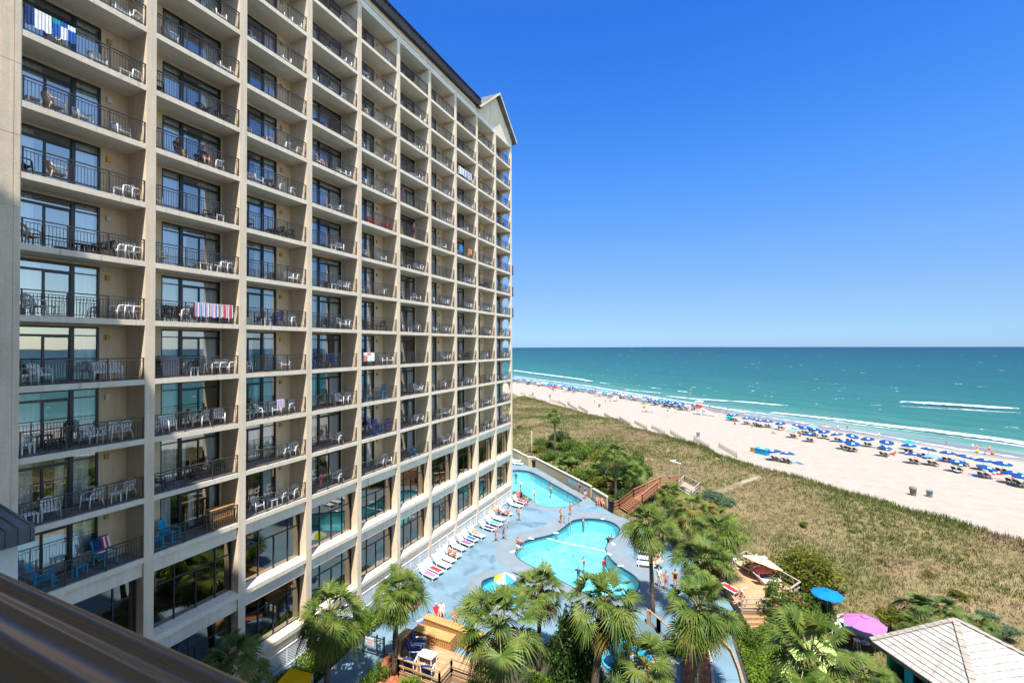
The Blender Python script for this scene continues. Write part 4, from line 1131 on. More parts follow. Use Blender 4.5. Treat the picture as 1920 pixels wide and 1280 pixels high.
palm("palm with a pale bare trunk beside the lamp post behind the beige wall", foot(1155, 937, 0.0), (1152, 850), 31, 2, 0.17, group="palm trees on the dune")
palm("short palm in the thicket left of the boardwalk stairs", foot(1185, 935, 0.0), (1187, 885), 30, 0, 0.17, group="palm trees on the dune", rz=1.0)
palm("green palm crowding the top of the red boardwalk", foot(1262, 1000, 0.0), (1258, 925), 36, 0, 0.17, rz=2.0, group="palm trees on the dune")
palm("yellowing palm with drooping fronds right of the boardwalk", foot(1308, 1040, 0.0), (1300, 955), 46, 2, 0.17, me=CROWN_YEL, group="palm trees on the dune")
palm("yellowing palm nearest the dune above the deck loungers", foot(1350, 1050, 0.0), (1335, 975), 44, 2, 0.17, me=CROWN_YEL, rz=1.4, group="palm trees on the dune")
palm("shaded blue green palm in the corner under the brown handrail", foot(425, 1440), (432, 1232), 64, 1, 0.15, me=CROWN_LOW, rz=0.7)
palm("shaded small palm low against the lattice by the yellow awning", foot(480, 1395), (478, 1262), 40, 1, 0.13, me=CROWN_LOW, rz=3.7)
for lb, b, c, r in (("low fan palm on the dune behind the bar roof, the left of two", (1722, 1165), (1720, 1140), 46), ("low fan palm on the dune behind the bar roof, nearer the roof peak", (1768, 1172), (1766, 1142), 46),
                    ("small fan palm half hidden by the right slope of the bar roof", (1838, 1190), (1835, 1172), 34), ("small fan palm between the mauve parasol and the bar roof", (1700, 1185), (1702, 1168), 30)):
    palm(lb, foot(b[0], b[1], 0.4), c, r, me=CROWN_LOW, name="fan_palm", rz=b[0] * 0.01, group="low fan palms behind the bar")

def leaf_blob(seed, n, size, fill=0.55, flat=0.0, clumps=26):
    """leaf-sized faces in uneven clumps through an ellipsoid of half size 1 that stands on z=0 (height 2)"""
    g = np.random.default_rng(seed)
    cc = g.normal(size=(clumps, 3)); cc /= np.linalg.norm(cc, axis=1)[:, None]; cc *= g.uniform(0.35, 0.82, (clumps, 1)); cc[:, 2] = np.abs(cc[:, 2]) * 1.0 - 0.25 * g.random(clumps)
    k = g.integers(0, clumps, n); rr = g.uniform(0.16, 0.36, clumps)[k]
    d = g.normal(size=(n, 3)); d /= np.linalg.norm(d, axis=1)[:, None]
    P = cc[k] + d * (rr * g.random(n) ** 0.35)[:, None]
    P[:, 2] = np.maximum(P[:, 2] + 0.35, 0.01)
    a = g.normal(size=(n, 3)); a[:, 2] *= 0.6; a /= np.linalg.norm(a, axis=1)[:, None]
    b = np.cross(a, g.normal(size=(n, 3))); b /= np.linalg.norm(b, axis=1)[:, None]
    s = size * g.uniform(0.6, 1.3, (n, 1))
    V_ = np.stack([P - a * s, P - b * s * 0.42, P + a * s, P + b * s * 0.42], 1).reshape(-1, 3)
    return V_, np.arange(n * 4).reshape(n, 4)
def blob_mesh(seed, n, size, m, clumps=26, flowers=0):
    v_, f_ = leaf_blob(seed, n, size, clumps=clumps); mi = np.zeros(len(f_), int)
    if flowers: mi[::flowers] = 1
    return np_mesh("crown", v_, f_, [m, M['flower']], False, mi)
BLOB = {}
for key, sd_ in (('leaf', 31), ('leaf_bright', 32), ('leaf_olive', 33), ('leaf_dark', 34), ('leaf_glauc', 35)):
    BLOB[key] = [blob_mesh(sd_ + 10 * q, 3200, 0.062, M[key]) for q in range(2)]
BLOB['oleander'] = [blob_mesh(91, 4200, 0.055, M['leaf'], 30, 23)]
BLOB['round'] = [blob_mesh(92, 6500, 0.042, M['leaf_olive'], 70)]
BLOB['tree'] = [blob_mesh(93, 7500, 0.045, M['leaf_dark'], 60)]
stem_mb = MB()
for j in range(5):
    a = j * 1.26; stem_mb.tube([(0.05 * math.cos(a), 0.05 * math.sin(a), -0.1), (0.2 * math.cos(a), 0.2 * math.sin(a), 0.5), (0.5 * math.cos(a), 0.5 * math.sin(a), 0.95)], [0.035, 0.025, 0.012], 5)
STEM = stem_mb.mesh("stem", M['bark'])
def shrub(label, p, w, h, key='leaf', v=0, rz=0.0, name="shrub", cat="shrub", group="shrubs round the grounds"):
    t = thing(name, label, cat, p, rz, group)
    c = link("crown", BLOB[key][v % len(BLOB[key])], t); c.scale = (w / 2.0, w / 2.0, h / 1.35)
    s = link("stem", STEM, t); s.scale = (w / 2.4, w / 2.4, h / 1.6)
    return t
def spx(label, px, wpx, h, Z=0.0, **kw):
    p = at(px[0], px[1], Z); return shrub(label, p, wpx / FPX * depth(p), h, **kw)
spx("rounded olive green bush behind the pale yellow parasol", (1512, 1098), 132, 3.7, 0.0, key='round')
spx("oleander bush with red flowers beside the wooden sun terrace", (1480, 1176), 122, 3.3, 0.0, key='oleander')
spx("oleander bush with red flowers under the bright blue parasol", (1533, 1172), 88, 2.7, 0.0, key='oleander', rz=2)
spx("small clipped bush below the corner post of the wooden sun terrace", (1414, 1216), 54, 1.4, 0.0, key='leaf')
spx("dark leafy tree in the middle of the near palms", (1076, 1320), 128, 6.4, 0.0, key='tree', name="broadleaf_tree", cat="tree")
spx("bright leafy bush at the foot of the dark tree", (1020, 1330), 95, 2.6, 0.0, key='leaf_bright')
spx("bright green bush under the biggest near palm", (965, 1350), 80, 2.0, 0.0, key='leaf_bright', v=1)
spx("bright low bush beside the small wooden terrace rail", (765, 1300), 60, 1.2, 0.0, key='leaf_bright', rz=1)
spx("low dark bush between the gate path and the wooden terrace", (712, 1270), 48, 1.1, 0.0, key='leaf', rz=2)
spx("mid green bush at the lower left of the gate", (690, 1292), 40, 1.0, 0.0, key='leaf_bright', rz=4)
spx("shaded dark bush at the foot of the lattice by the yellow awning", (470, 1345), 75, 1.8, 0.0, key='leaf_dark', rz=1)
spx("dark bush behind the mauve parasol", (1668, 1172), 55, 1.5, 0.4, key='leaf_olive', rz=1)
spx("green bush under the palms left of the blue path", (1262, 1230), 55, 1.6, 0.0, key='leaf', v=1)
spx("leafy bush beside the wooden terrace stairs", (1385, 1190), 50, 1.5, 0.0, key='leaf', rz=3)
spx("blue green bush on the dune by the grey viewing platform", (1335, 935), 62, 1.2, 0.5, key='leaf_glauc', rz=1, group="bushes on the dune")
spx("blue green bush right of the grey viewing platform", (1362, 945), 46, 0.9, 0.5, key='leaf_glauc', v=1, group="bushes on the dune")
# the thicket behind the beige wall: every bush its own
thick = [("pale yellowish bush at the far end of the beige wall", 1005, 846, 34, 1.0, 'leaf_olive'), ("dark bush behind the bare dune palm", 1050, 830, 34, 2.2, 'leaf_dark'), ("mid green bush left of the dune palm foot", 1018, 838, 36, 1.5, 'leaf'),
         ("broad green bush in the middle of the thicket", 1078, 868, 48, 2.2, 'leaf'), ("olive bush behind the broad green one", 1080, 842, 40, 1.6, 'leaf_olive'), ("wide olive bush in the back of the thicket", 1112, 852, 50, 1.8, 'leaf'),
         ("spiky green bush close to the wall near the blue mural", 1098, 905, 40, 1.8, 'leaf'), ("low light green bush at the wall bend", 1050, 882, 42, 1.4, 'leaf_olive'), ("yellow green bush left of the lamp post", 1122, 920, 36, 1.6, 'leaf_olive'),
         ("dark bush beneath the pale trunked palm", 1140, 905, 50, 2.8, 'leaf_dark'), ("tall dark bush right of the pale trunked palm", 1182, 915, 52, 3.4, 'leaf_dark'), ("green bush at the right end of the thicket", 1196, 900, 40, 2.6, 'leaf'),
         ("low bush above the murals on the wall", 1130, 935, 34, 1.0, 'leaf'), ("small bush by the foot of the lamp post", 1142, 948, 26, 0.8, 'leaf'), ("dark low bush at the foot of the pale palm trunk", 1168, 945, 36, 1.6, 'leaf_dark'), ("green bush in the gap behind the wall corner", 1032, 862, 34, 1.4, 'leaf')]
for j, (lb, x, y, w, h, key) in enumerate(thick): spx(lb, (x, y), w * 1.45, h * 1.45, 0.0, key=key, v=j, rz=j * 1.1, group="bushes behind the beige wall")
for j, (lb, x, y, w) in enumerate((("yellow green fan bush at the back of the thicket", 1074, 890, 26), ("yellow green fan bush beside the dark bush", 1120, 895, 26), ("fan bush close behind the wall murals", 1136, 910, 22), ("fan bush near the wall bend", 1056, 888, 22), ("fan bush under the pale trunked palm", 1165, 925, 24))):
    palm(lb, foot(x, y, 0.0), (x, y - 14), w * 1.45, me=CROWN_BUSH, name="fan_bush", rz=j, group="fan bushes in the thicket")
more = [("tall leafy bush between the two big near palms", 1090, 1300, 70, 2.6, 'leaf'), ("low leafy bush left of the biggest near palm trunk", 895, 1320, 64, 1.8, 'leaf'), ("broad green bush at the back of the near planting bed", 1065, 1222, 84, 2.2, 'leaf'), ("bright bush at the back of the near planting bed beside the splash pool", 1098, 1238, 60, 1.8, 'leaf_bright'), ("olive bush at the foot of the leaning palm", 1125, 1340, 60, 2.0, 'leaf_olive'), ("leafy bush right of the red mulch bed", 1352, 1182, 44, 1.6, 'leaf'), ("dark bush under the yellowing palms by the boardwalk", 1292, 990, 46, 1.8, 'leaf_dark'), ("green bush between the yellowing palms and the sun terrace", 1332, 1035, 48, 1.8, 'leaf'), ("dark bush at the foot of the palm crowding the boardwalk", 1262, 978, 42, 1.8, 'leaf_dark'),
  ("big bright bush at the back of the thicket, left", 1064, 848, 50, 3.0, 'leaf'), ("big bright bush at the back of the thicket, middle", 1098, 862, 54, 3.2, 'leaf_bright'), ("big olive bush at the back of the thicket, right", 1128, 872, 50, 3.0, 'leaf_olive'), ("tall green bush behind the pale trunked palm", 1165, 885, 54, 4.0, 'leaf'), ("tall green bush at the right end behind the thicket", 1192, 880, 46, 3.4, 'leaf'), ("bright bush in front of the thicket by the wall", 1088, 902, 44, 2.2, 'leaf_bright')]
for j, (lb, x, y, w, h, key) in enumerate(more): spx(lb, (x, y), w, h, 0.0, key=key, v=j, rz=j * 1.7)
dune = [("green bush on the dune beside the far end of the hotel", 972, 800, 18), ("small olive bush near the dune palm", 1026, 798, 14), ("yellow green tuft bush high on the dune", 992, 764, 16), ("bush on the crest right of the dune palm", 1065, 782, 12), ("small round bush below the dune palm top", 996, 806, 14), ("low bush in the middle of the near dune", 1600, 1000, 14),
        ("green tuft bush on the dune above the round olive bush", 1506, 985, 22), ("small green bush in the dry grass right of the blue parasol", 1655, 1058, 18), ("pale green bush on the near dune above the bar roof", 1745, 1085, 36), ("green bush on the slope behind the bar roof", 1850, 1160, 44), ("green bush on the dune right of the bar peak", 1800, 1120, 40), ("bright green bush far right on the dune slope", 1895, 1190, 44), ("small dark bush on the crest near the beach bins", 1560, 945, 14)]
for j, (lb, x, y, w) in enumerate(dune): spx(lb, (x, y), w, 0.55 if w < 30 else 0.7, 0.6, key=('leaf_olive', 'leaf', 'leaf_bright')[j % 3] if w < 30 else 'leaf_glauc' if j % 2 else 'leaf_olive', v=j, rz=j, group="bushes on the dune")

def leaf_box(seed, n, size, p, q, width, h, m):
    """a clipped hedge: leaf faces through a rounded box along p-q"""
    g = np.random.default_rng(seed); p = np.array(p[:2]); q = np.array(q[:2]); d = q - p; L = np.linalg.norm(d); d = d / L; s = np.array([-d[1], d[0]])
    u = g.uniform(-0.2, L + 0.2, n); w = g.uniform(-1, 1, n); hh = g.random(n) ** 0.5
    top = h * (0.86 + 0.14 * np.sin(u * 2.1 + seed)) * (1 - 0.25 * np.abs(w) ** 3)
    P = np.zeros((n, 3)); P[:, :2] = p + np.outer(u, d) + np.outer(w * width / 2, s); P[:, 2] = hh * top
    a = g.normal(size=(n, 3)); a /= np.linalg.norm(a, axis=1)[:, None]; b = np.cross(a, g.normal(size=(n, 3))); b /= np.linalg.norm(b, axis=1)[:, None]
    z = size * g.uniform(0.6, 1.3, (n, 1))
    return np_mesh("foliage", np.stack([P - a * z, P - b * z * .5, P + a * z, P + b * z * .5], 1).reshape(-1, 3), np.arange(n * 4).reshape(n, 4), m)
def hedge(label, p, q, w, h, m, n, seed):
    t = thing("hedge", label, "hedge"); link("foliage", leaf_box(seed, n, 0.085, p, q, w, h, m), t)
    mb = MB(); d = (Vector((q[0], q[1], 0)) - Vector((p[0], p[1], 0))); k = int(d.length / 0.6)
    for j in range(k): c = Vector((p[0], p[1], 0)) + d * ((j + 0.5) / k); mb.tube([c + Vector((0, 0, -0.05)), c + Vector((0.05, 0.03, h * 0.7))], [0.03, 0.015], 5)
    mb.build("stem", M['bark'], t); return t
hedge("clipped bright green hedge along the white lattice of the hotel", (-22.95, 17.5), (-23.0, 26.3), 1.9, 1.05, M['leaf_bright'], 9000, 1)
hedge("darker green hedge under the gate palm beside the blue walk", (-22.2, 26.4), (-22.9, 31.2), 1.6, 1.1, M['leaf'], 5000, 2)

# dry grass, sea oats and weeds over the dune
def grass():
    g = np.random.default_rng(77); VV, MI = [], []
    nn = 135000
    n_ = g.uniform(33.0, 78, nn); l_ = -25 + 175 * g.random(nn) ** 1.35
    e = np.interp(l_, EDGE_L, EDGE_N); x, y = xy(n_, l_)
    wall_ok = ~in_deck(x, y)
    keep = (n_ < e + 1.2 * g.random(nn)) & wall_ok & (y > 20) & (x > -110)
    for (xa_, ya_), (xb_, yb_) in zip(pth[:-1], pth[1:]):
        dx_, dy_ = xb_ - xa_, yb_ - ya_; tt = np.clip(((x - xa_) * dx_ + (y - ya_) * dy_) / (dx_ ** 2 + dy_ ** 2), 0, 1)
        keep &= np.hypot(x - xa_ - tt * dx_, y - ya_ - tt * dy_) > 0.35 + 0.6 * g.random(nn)
    n_, l_, x, y, e = (a[keep] for a in (n_, l_, x, y, e)); k = len(x)
    z = terrain(n_, l_)
    patch = np.clip(0.5 + 1.5 * (fbm(x / 7, y / 7, 21, 4) - 0.5), 0, 1); patch2 = fbm(x / 2.2, y / 2.2, 33, 3)
    green = (patch * 0.7 + patch2 * 0.3 + 0.08 * g.random(k) - 0.04)
    crest = np.exp(-((n_ - e) / 2.2) ** 2)
    for b in range(4):
        hgt = (0.10 + 0.20 * g.random(k)) * (0.55 + 0.9 * patch) + 0.35 * crest * g.random(k)
        az = g.uniform(0, 6.283, k); lean = g.uniform(0.15, 0.95, k) * (1.1 - 0.6 * crest); r0 = 0.22 * np.sqrt(g.random(k))
        bx = x + r0 * np.cos(az * 3); by = y + r0 * np.sin(az * 3)
        w = 0.011 + 0.015 * g.random(k) + 0.00016 * n_
        tx = bx + np.cos(az) * lean * hgt; ty = by + np.sin(az) * lean * hgt; px_, py_ = -np.sin(az) * w, np.cos(az) * w
        q = np.stack([np.stack([bx - px_, by - py_, z - 0.05], -1), np.stack([bx + px_, by + py_, z - 0.05], -1),
                      np.stack([tx + px_ * 0.3, ty + py_ * 0.3, z + hgt], -1), np.stack([tx - px_ * 0.3, ty - py_ * 0.3, z + hgt], -1)], 1)
        VV.append(q.reshape(-1, 3)); gg = green + 0.07 * (g.random(k) - 0.5)
        MI.append(np.where(gg > 0.54, 0, np.where(gg > 0.46, 1, np.where(gg > 0.40, 2, 3))))
    V_ = np.concatenate(VV); F_ = np.arange(len(V_)).reshape(-1, 4)
    ms = [leaf_mat("green_grass", (0.056, 0.080, 0.016), (0.087, 0.113, 0.023), (0.128, 0.144, 0.040), 0.8, trans=0.15, isl=0.2), leaf_mat("olive_grass", (0.104, 0.108, 0.032), (0.144, 0.136, 0.044), (0.193, 0.167, 0.064), 0.8, trans=0.15, isl=0.2),
          leaf_mat("straw_grass", (0.167, 0.128, 0.060), (0.223, 0.172, 0.085), (0.280, 0.221, 0.115), 0.8, trans=0.15, isl=0.2), leaf_mat("brown_grass", (0.113, 0.076, 0.040), (0.167, 0.113, 0.064), (0.232, 0.160, 0.096), 0.8, trans=0.1, isl=0.2)]
    return np_mesh("dune_grass", V_, F_, ms, False, np.concatenate(MI))
tag(link("dune_grass", grass()), "dry dune grass and sea oats with green patches", "grass", kind="stuff")
# ------------------------------------------------------------------ people: one continuous body each, hair and clothes as children
ORD = "first second third fourth fifth sixth seventh eighth ninth tenth eleventh twelfth thirteenth fourteenth fifteenth sixteenth seventeenth eighteenth nineteenth twentieth".split()
ORD += ["twenty-" + o for o in ORD[:9]] + ["thirtieth"] + ["thirty-" + o for o in ORD[:9]] + ["fortieth"] + ["forty-" + o for o in ORD[:9]] + ["fiftieth"]
SKIN = [mat("skin_light", (0.62, 0.38, 0.27), 0.55, 0.05, 4), mat("skin_tan", (0.50, 0.26, 0.16), 0.55, 0.05, 4), mat("skin_red", (0.60, 0.27, 0.18), 0.55, 0.05, 4), mat("skin_dark", (0.20, 0.10, 0.06), 0.55, 0.05, 4)]
HAIR = [mat("hair_dark", (0.03, 0.02, 0.015), 0.6), mat("hair_brown", (0.10, 0.055, 0.03), 0.6), mat("hair_blond", (0.36, 0.25, 0.12), 0.6), mat("cap_white", (0.75, 0.73, 0.70), 0.8), mat("cap_navy", (0.02, 0.03, 0.09), 0.8)]
CL = {k: mat("cloth_" + k, c, 0.85, 0.1, 6) for k, c in dict(teal=(0.01, 0.30, 0.36), red=(0.60, 0.03, 0.05), black=(0.015, 0.015, 0.02), navy=(0.015, 0.04, 0.16), blue=(0.02, 0.11, 0.42), white=(0.78, 0.77, 0.74), pink=(0.65, 0.16, 0.28), orange=(0.65, 0.20, 0.05), green=(0.05, 0.28, 0.09), yellow=(0.75, 0.55, 0.05), grey=(0.25, 0.26, 0.28), purple=(0.22, 0.07, 0.28), coral=(0.70, 0.22, 0.16)).items()}

def limb_joints(s, sh, el, wr, hand, hip, kn, an, toe, fdir):
    return {'sh' + s: sh, 'el' + s: el, 'wr' + s: wr, 'ha' + s: hand, 'hip' + s: hip, 'kn' + s: kn, 'an' + s: an, 'to' + s: toe, 'fd' + s: fdir}
def pose(pel, spi, che, nec, hea, cro, L, R):
    J = dict(pel=pel, spi=spi, che=che, nec=nec, hea=hea, cro=cro); J.update(limb_joints('L', *L)); J.update(limb_joints('R', *R)); return {k: Vector(v) for k, v in J.items()}
def mir(t): return tuple((-p[0], p[1], p[2]) for p in t)
_arm = ((0.17, 0.0, 1.40), (0.225, -0.03, 1.13), (0.235, 0.05, 0.90), (0.235, 0.075, 0.815))
_leg = ((0.09, 0, 0.90), (0.10, 0.025, 0.50), (0.10, -0.01, 0.075), (0.115, 0.14, 0.03))
A = (*_arm, *_leg, (0, 0.02, -0.09))
POSES = {
 'stand': pose((0, 0, .96), (0, 0, 1.14), (0, -.01, 1.34), (0, 0, 1.48), (0, .025, 1.60), (0, .02, 1.72), A, mir(A)),
 'walk': pose((0, 0, .94), (0, .01, 1.13), (0, .02, 1.33), (0, .03, 1.47), (0, .06, 1.59), (0, .06, 1.71),
    ((.17, .02, 1.39), (.22, -.14, 1.15), (.22, -.17, .92), (.22, -.16, .83), (.09, 0, .88), (.10, .20, .53), (.10, .26, .09), (.11, .40, .06), (0, .03, -.09)),
    ((-.17, .02, 1.39), (-.22, .12, 1.14), (-.21, .28, .97), (-.20, .35, .93), (-.09, 0, .88), (-.10, -.03, .48), (-.10, -.36, .16), (-.11, -.30, .03), (0, .08, -.04))),
 'akimbo': pose((0, 0, .96), (0, 0, 1.14), (0, -.01, 1.34), (0, 0, 1.48), (0, .025, 1.60), (0, .02, 1.72),
    ((.17, 0, 1.40), (.38, -.05, 1.20), (.20, .08, 1.02), (.15, .12, 1.0), *_leg, (-.06, .05, -.03)),
    ((-.17, 0, 1.40), (-.26, .05, 1.14), (-.16, .26, 1.20), (-.12, .33, 1.24), *mir(_leg), (.05, .06, .03))),
 'sit': pose((0, 0, .50), (0, -.04, .68), (0, -.06, .88), (0, -.03, 1.02), (0, .0, 1.14), (0, 0, 1.26),
    ((.17, -.05, .94), (.22, .04, .70), (.15, .26, .62), (.13, .34, .60), (.09, .03, .48), (.12, .44, .50), (.12, .46, .09), (.13, .60, .04), (0, .09, -.02)),
    ((-.17, -.05, .94), (-.22, .04, .70), (-.15, .26, .62), (-.13, .34, .60), (-.09, .03, .48), (-.12, .44, .50), (-.12, .46, .09), (-.13, .60, .04), (0, .09, -.02))),
 'lounge': pose((0, 0, .47), (0, -.16, .58), (0, -.33, .72), (0, -.43, .83), (0, -.50, .94), (0, -.54, 1.06),
    ((.17, -.36, .75), (.24, -.16, .62), (.20, .08, .56), (.19, .16, .56), (.09, .03, .46), (.11, .42, .58), (.10, .84, .42), (.11, .90, .56), (0, .09, 0)),
    ((-.17, -.36, .75), (-.24, -.16, .62), (-.20, .08, .56), (-.19, .16, .56), (-.09, .03, .46), (-.10, .44, .47), (-.10, .88, .42), (-.11, .93, .56), (0, .09, 0))),
 'ground': pose((0, 0, .13), (0, -.07, .30), (0, -.10, .50), (0, -.08, .64), (0, -.04, .75), (0, -.03, .87),
    ((.17, -.10, .56), (.24, .06, .36), (.16, .28, .36), (.10, .34, .38), (.09, .03, .13), (.14, .36, .38), (.13, .60, .06), (.14, .74, .04), (-.05, .07, 0)),
    ((-.17, -.10, .56), (-.26, -.14, .30), (-.25, -.20, .07), (-.25, -.14, .03), (-.09, .03, .13), (-.13, .44, .22), (-.12, .80, .06), (-.13, .92, .10), (0, .09, 0))),
 'lie': pose((0, 0, .14), (0, -.2, .14), (0, -.4, .15), (0, -.54, .15), (0, -.66, .16), (0, -.78, .15),
    ((.17, -.44, .15), (.30, -.30, .10), (.28, -.08, .07), (.27, 0, .06), (.09, .06, .12), (.11, .46, .13), (.11, .88, .08), (.13, .98, .10), (0, .09, 0)),
    ((-.17, -.44, .15), (-.30, -.30, .10), (-.28, -.08, .07), (-.27, 0, .06), (-.09, .06, .12), (-.11, .46, .13), (-.11, .88, .08), (-.13, .98, .10), (0, .09, 0))),
 'swim': pose((0, 0, .96), (0, 0, 1.14), (0, -.01, 1.34), (0, 0, 1.48), (0, .025, 1.60), (0, .02, 1.72),
    ((.17, 0, 1.40), (.36, .14, 1.26), (.50, .32, 1.20), (.55, .39, 1.2), *_leg, (.03, .08, 0)),
    ((-.17, 0, 1.40), (-.34, .16, 1.24), (-.36, .40, 1.22), (-.36, .48, 1.22), *mir(_leg), (0, .09, 0))),
}
SEGS = [('pel', 'spi'), ('spi', 'che'), ('che', 'nec'), ('nec', 'hea'), ('hea', 'cro')] + [(a + s, b + s) for s in 'LR' for a, b in (('sh', 'el'), ('el', 'wr'), ('wr', 'ha'), ('hip', 'kn'), ('kn', 'an'), ('an', 'to'))]
RAD = dict(pel=.125, spi=.112, che=.132, nec=.052, hea=.088, cro=.062, sh=.062, el=.043, wr=.029, ha=.033, hip=.088, kn=.056, an=.038, to=.032)
def grow(J):
    """skin the skeleton and return (verts, faces, normals)"""
    names = [k for k in J if k[:2] != 'fd']; vid = {k: i for i, k in enumerate(names)}
    vs_ = [J[k] for k in names]; rad = [RAD[k.rstrip('LR')] for k in names]; ed = []
    for a, b in SEGS: ed.append((vid[a], vid[b]))
    for s in 'LR':
        ed += [(vid['che'], vid['sh' + s]), (vid['pel'], vid['hip' + s])]
        h = J['ha' + s]; f = J['fd' + s].normalized(); side = f.cross(Vector((1, 0, 0)) if abs(f.x) < 0.7 else Vector((0, 0, 1))).normalized(); pal = f.cross(side)
        for q in range(5):
            if q < 4: p1 = h + f * 0.045 + side * (q - 1.5) * 0.022; p2 = p1 + f * (0.033 if q in (1, 2) else 0.026) + pal * 0.008; p3 = p2 + f * (0.028 if q in (1, 2) else 0.02) + pal * 0.022
            else: p1 = h + side * 0.038 + f * 0.005; p2 = p1 + side * 0.018 + f * 0.026; p3 = p2 + f * 0.024 + pal * 0.01
            o = len(vs_); vs_ += [p1, p2, p3]; rad += [0.0095, 0.0088, 0.007]; ed += [(vid['ha' + s], o), (o, o + 1), (o + 1, o + 2)]
    # nose and ears
    up = (J['cro'] - J['hea']).normalized(); fw = Vector((0, 1, 0)); fw = (fw - up * fw.dot(up)); fw = fw.normalized() if fw.length > 0.2 else Vector((0, 0, 1)); sd = fw.cross(up)
    o = len(vs_); vs_ += [J['hea'] + fw * 0.105 + up * 0.01]; rad.append(0.014); ed.append((vid['hea'], o))
    me = bpy.data.meshes.new("tmp"); me.from_pydata([tuple(v) for v in vs_], ed, []); ob = bpy.data.objects.new("tmp", me); COL.objects.link(ob)
    md = ob.modifiers.new("s", 'SKIN'); md.use_smooth_shade = True; sub = ob.modifiers.new("d", 'SUBSURF'); sub.levels = 1; sub.render_levels = 1
    for i, r in enumerate(rad): me.skin_vertices[0].data[i].radius = (r, r); me.skin_vertices[0].data[i].use_root = (i == 0)
    dg = bpy.context.evaluated_depsgraph_get(); ev = ob.evaluated_get(dg); em = bpy.data.meshes.new_from_object(ev)
    V_ = [v.co.copy() for v in em.vertices]; F_ = [tuple(p.vertices) for p in em.polygons]; NR = [v.normal.copy() for v in em.vertices]
    bpy.data.objects.remove(ob); bpy.data.meshes.remove(me); bpy.data.meshes.remove(em)
    return V_, F_, NR, (J['hea'], fw, up, sd)
WEAR = {
 'shorts': lambda b, t, v: b == 0 and t < 0.35 or b in (8, 14) and t < 0.62,
 'brief': lambda b, t, v: b == 0 and t < 0.3 or b in (8, 14) and t < 0.16,
 'band': lambda b, t, v: b == 1 and 0.35 < t < 0.85,
 'onepiece': lambda b, t, v: b in (0, 1) or b in (8, 14) and t < 0.14,
 'tee': lambda b, t, v: b == 0 and t > 0.15 or b in (1, 2) and not (b == 2 and t > .55) or b in (5, 11) and t < 0.55,
 'cover': lambda b, t, v: b in (0, 1) or b == 2 and t < .5 or b in (8, 14) and t < 0.5 or b in (5, 11) and t < .4,
}
BODY = {}
def seg_of(J, p):
    best = (9, 0, 0)
    for i, (a, b) in enumerate(SEGS):
        A_, B_ = J[a], J[b]; d = B_ - A_; t = max(0, min(1, (p - A_).dot(d) / d.length_squared)); q = (p - A_ - d * t).length / (RAD[a.rstrip('LR')] * (1 - t) + RAD[b.rstrip('LR')] * t)
        if q < best[0]: best = (q, i, t)
    return best[1], best[2]
for pn, J in POSES.items():
    V_, F_, NR, (hd, fw, up, sd) = grow(J)
    mb = MB(); mb.add(V_, F_, 0, True); lab = [seg_of(J, v) for v in V_]
    D = {'person': mb.mesh("person", SKIN[0])}
    def shell(name, test, off):
        fs = [f for f in F_ if test(f)]; use = sorted({i for f in fs for i in f}); rem = {i: k for k, i in enumerate(use)}
        m2 = MB(); m2.add([V_[i] + NR[i] * off for i in use], [tuple(rem[i] for i in f) for f in fs], 0, True); return m2.mesh(name, CL['white'])
    for w, fn in WEAR.items(): D[w] = shell(w, lambda f: all(fn(*lab[i], V_[i]) for i in f), 0.012)
    def is_hair(f):
        c = sum((V_[i] for i in f), Vector()) / len(f) - hd
        return all(lab[i][0] in (3, 4) for i in f) and (c.dot(up) > 0.055 or (c.dot(fw) < 0.0 and c.dot(up) > -0.045))
    D['hair'] = shell('hair', is_hair, 0.016)
    ey = MB()
    for s in (-1, 1): ey.lathe(hd + fw * 0.078 + sd * s * 0.032 + up * 0.03, [(0.001, -0.01), (0.009, -0.006), (0.011, 0), (0.009, 0.006), (0.001, 0.01)], 6)
    D['eyes'] = ey.mesh("eyes", HAIR[0]); BODY[pn] = D
def person(ps, p, rz, label, skin=0, wear=(), hair=0, group=None, scale=1.0, dz=0.0, simple=False):
    D = BODY[ps]
    o = link("person", D['person'], None, (p[0], p[1], p[2] + dz), rz); o.scale = (scale,) * 3
    o.material_slots[0].link = 'OBJECT'; o.material_slots[0].material = SKIN[skin]
    tag(o, label, "person", group)
    for w, c in wear:
        k = link({'tee': 'shirt', 'brief': 'swimsuit', 'band': 'swim_top', 'onepiece': 'swimsuit', 'cover': 'dress'}.get(w, w), D[w], o); k.material_slots[0].link = 'OBJECT'; k.material_slots[0].material = CL[c]
    h = link("hair" if hair < 3 else "cap", D['hair'], o); h.material_slots[0].link = 'OBJECT'; h.material_slots[0].material = HAIR[hair]
    if not simple: link("eyes", D['eyes'], o)
    return o

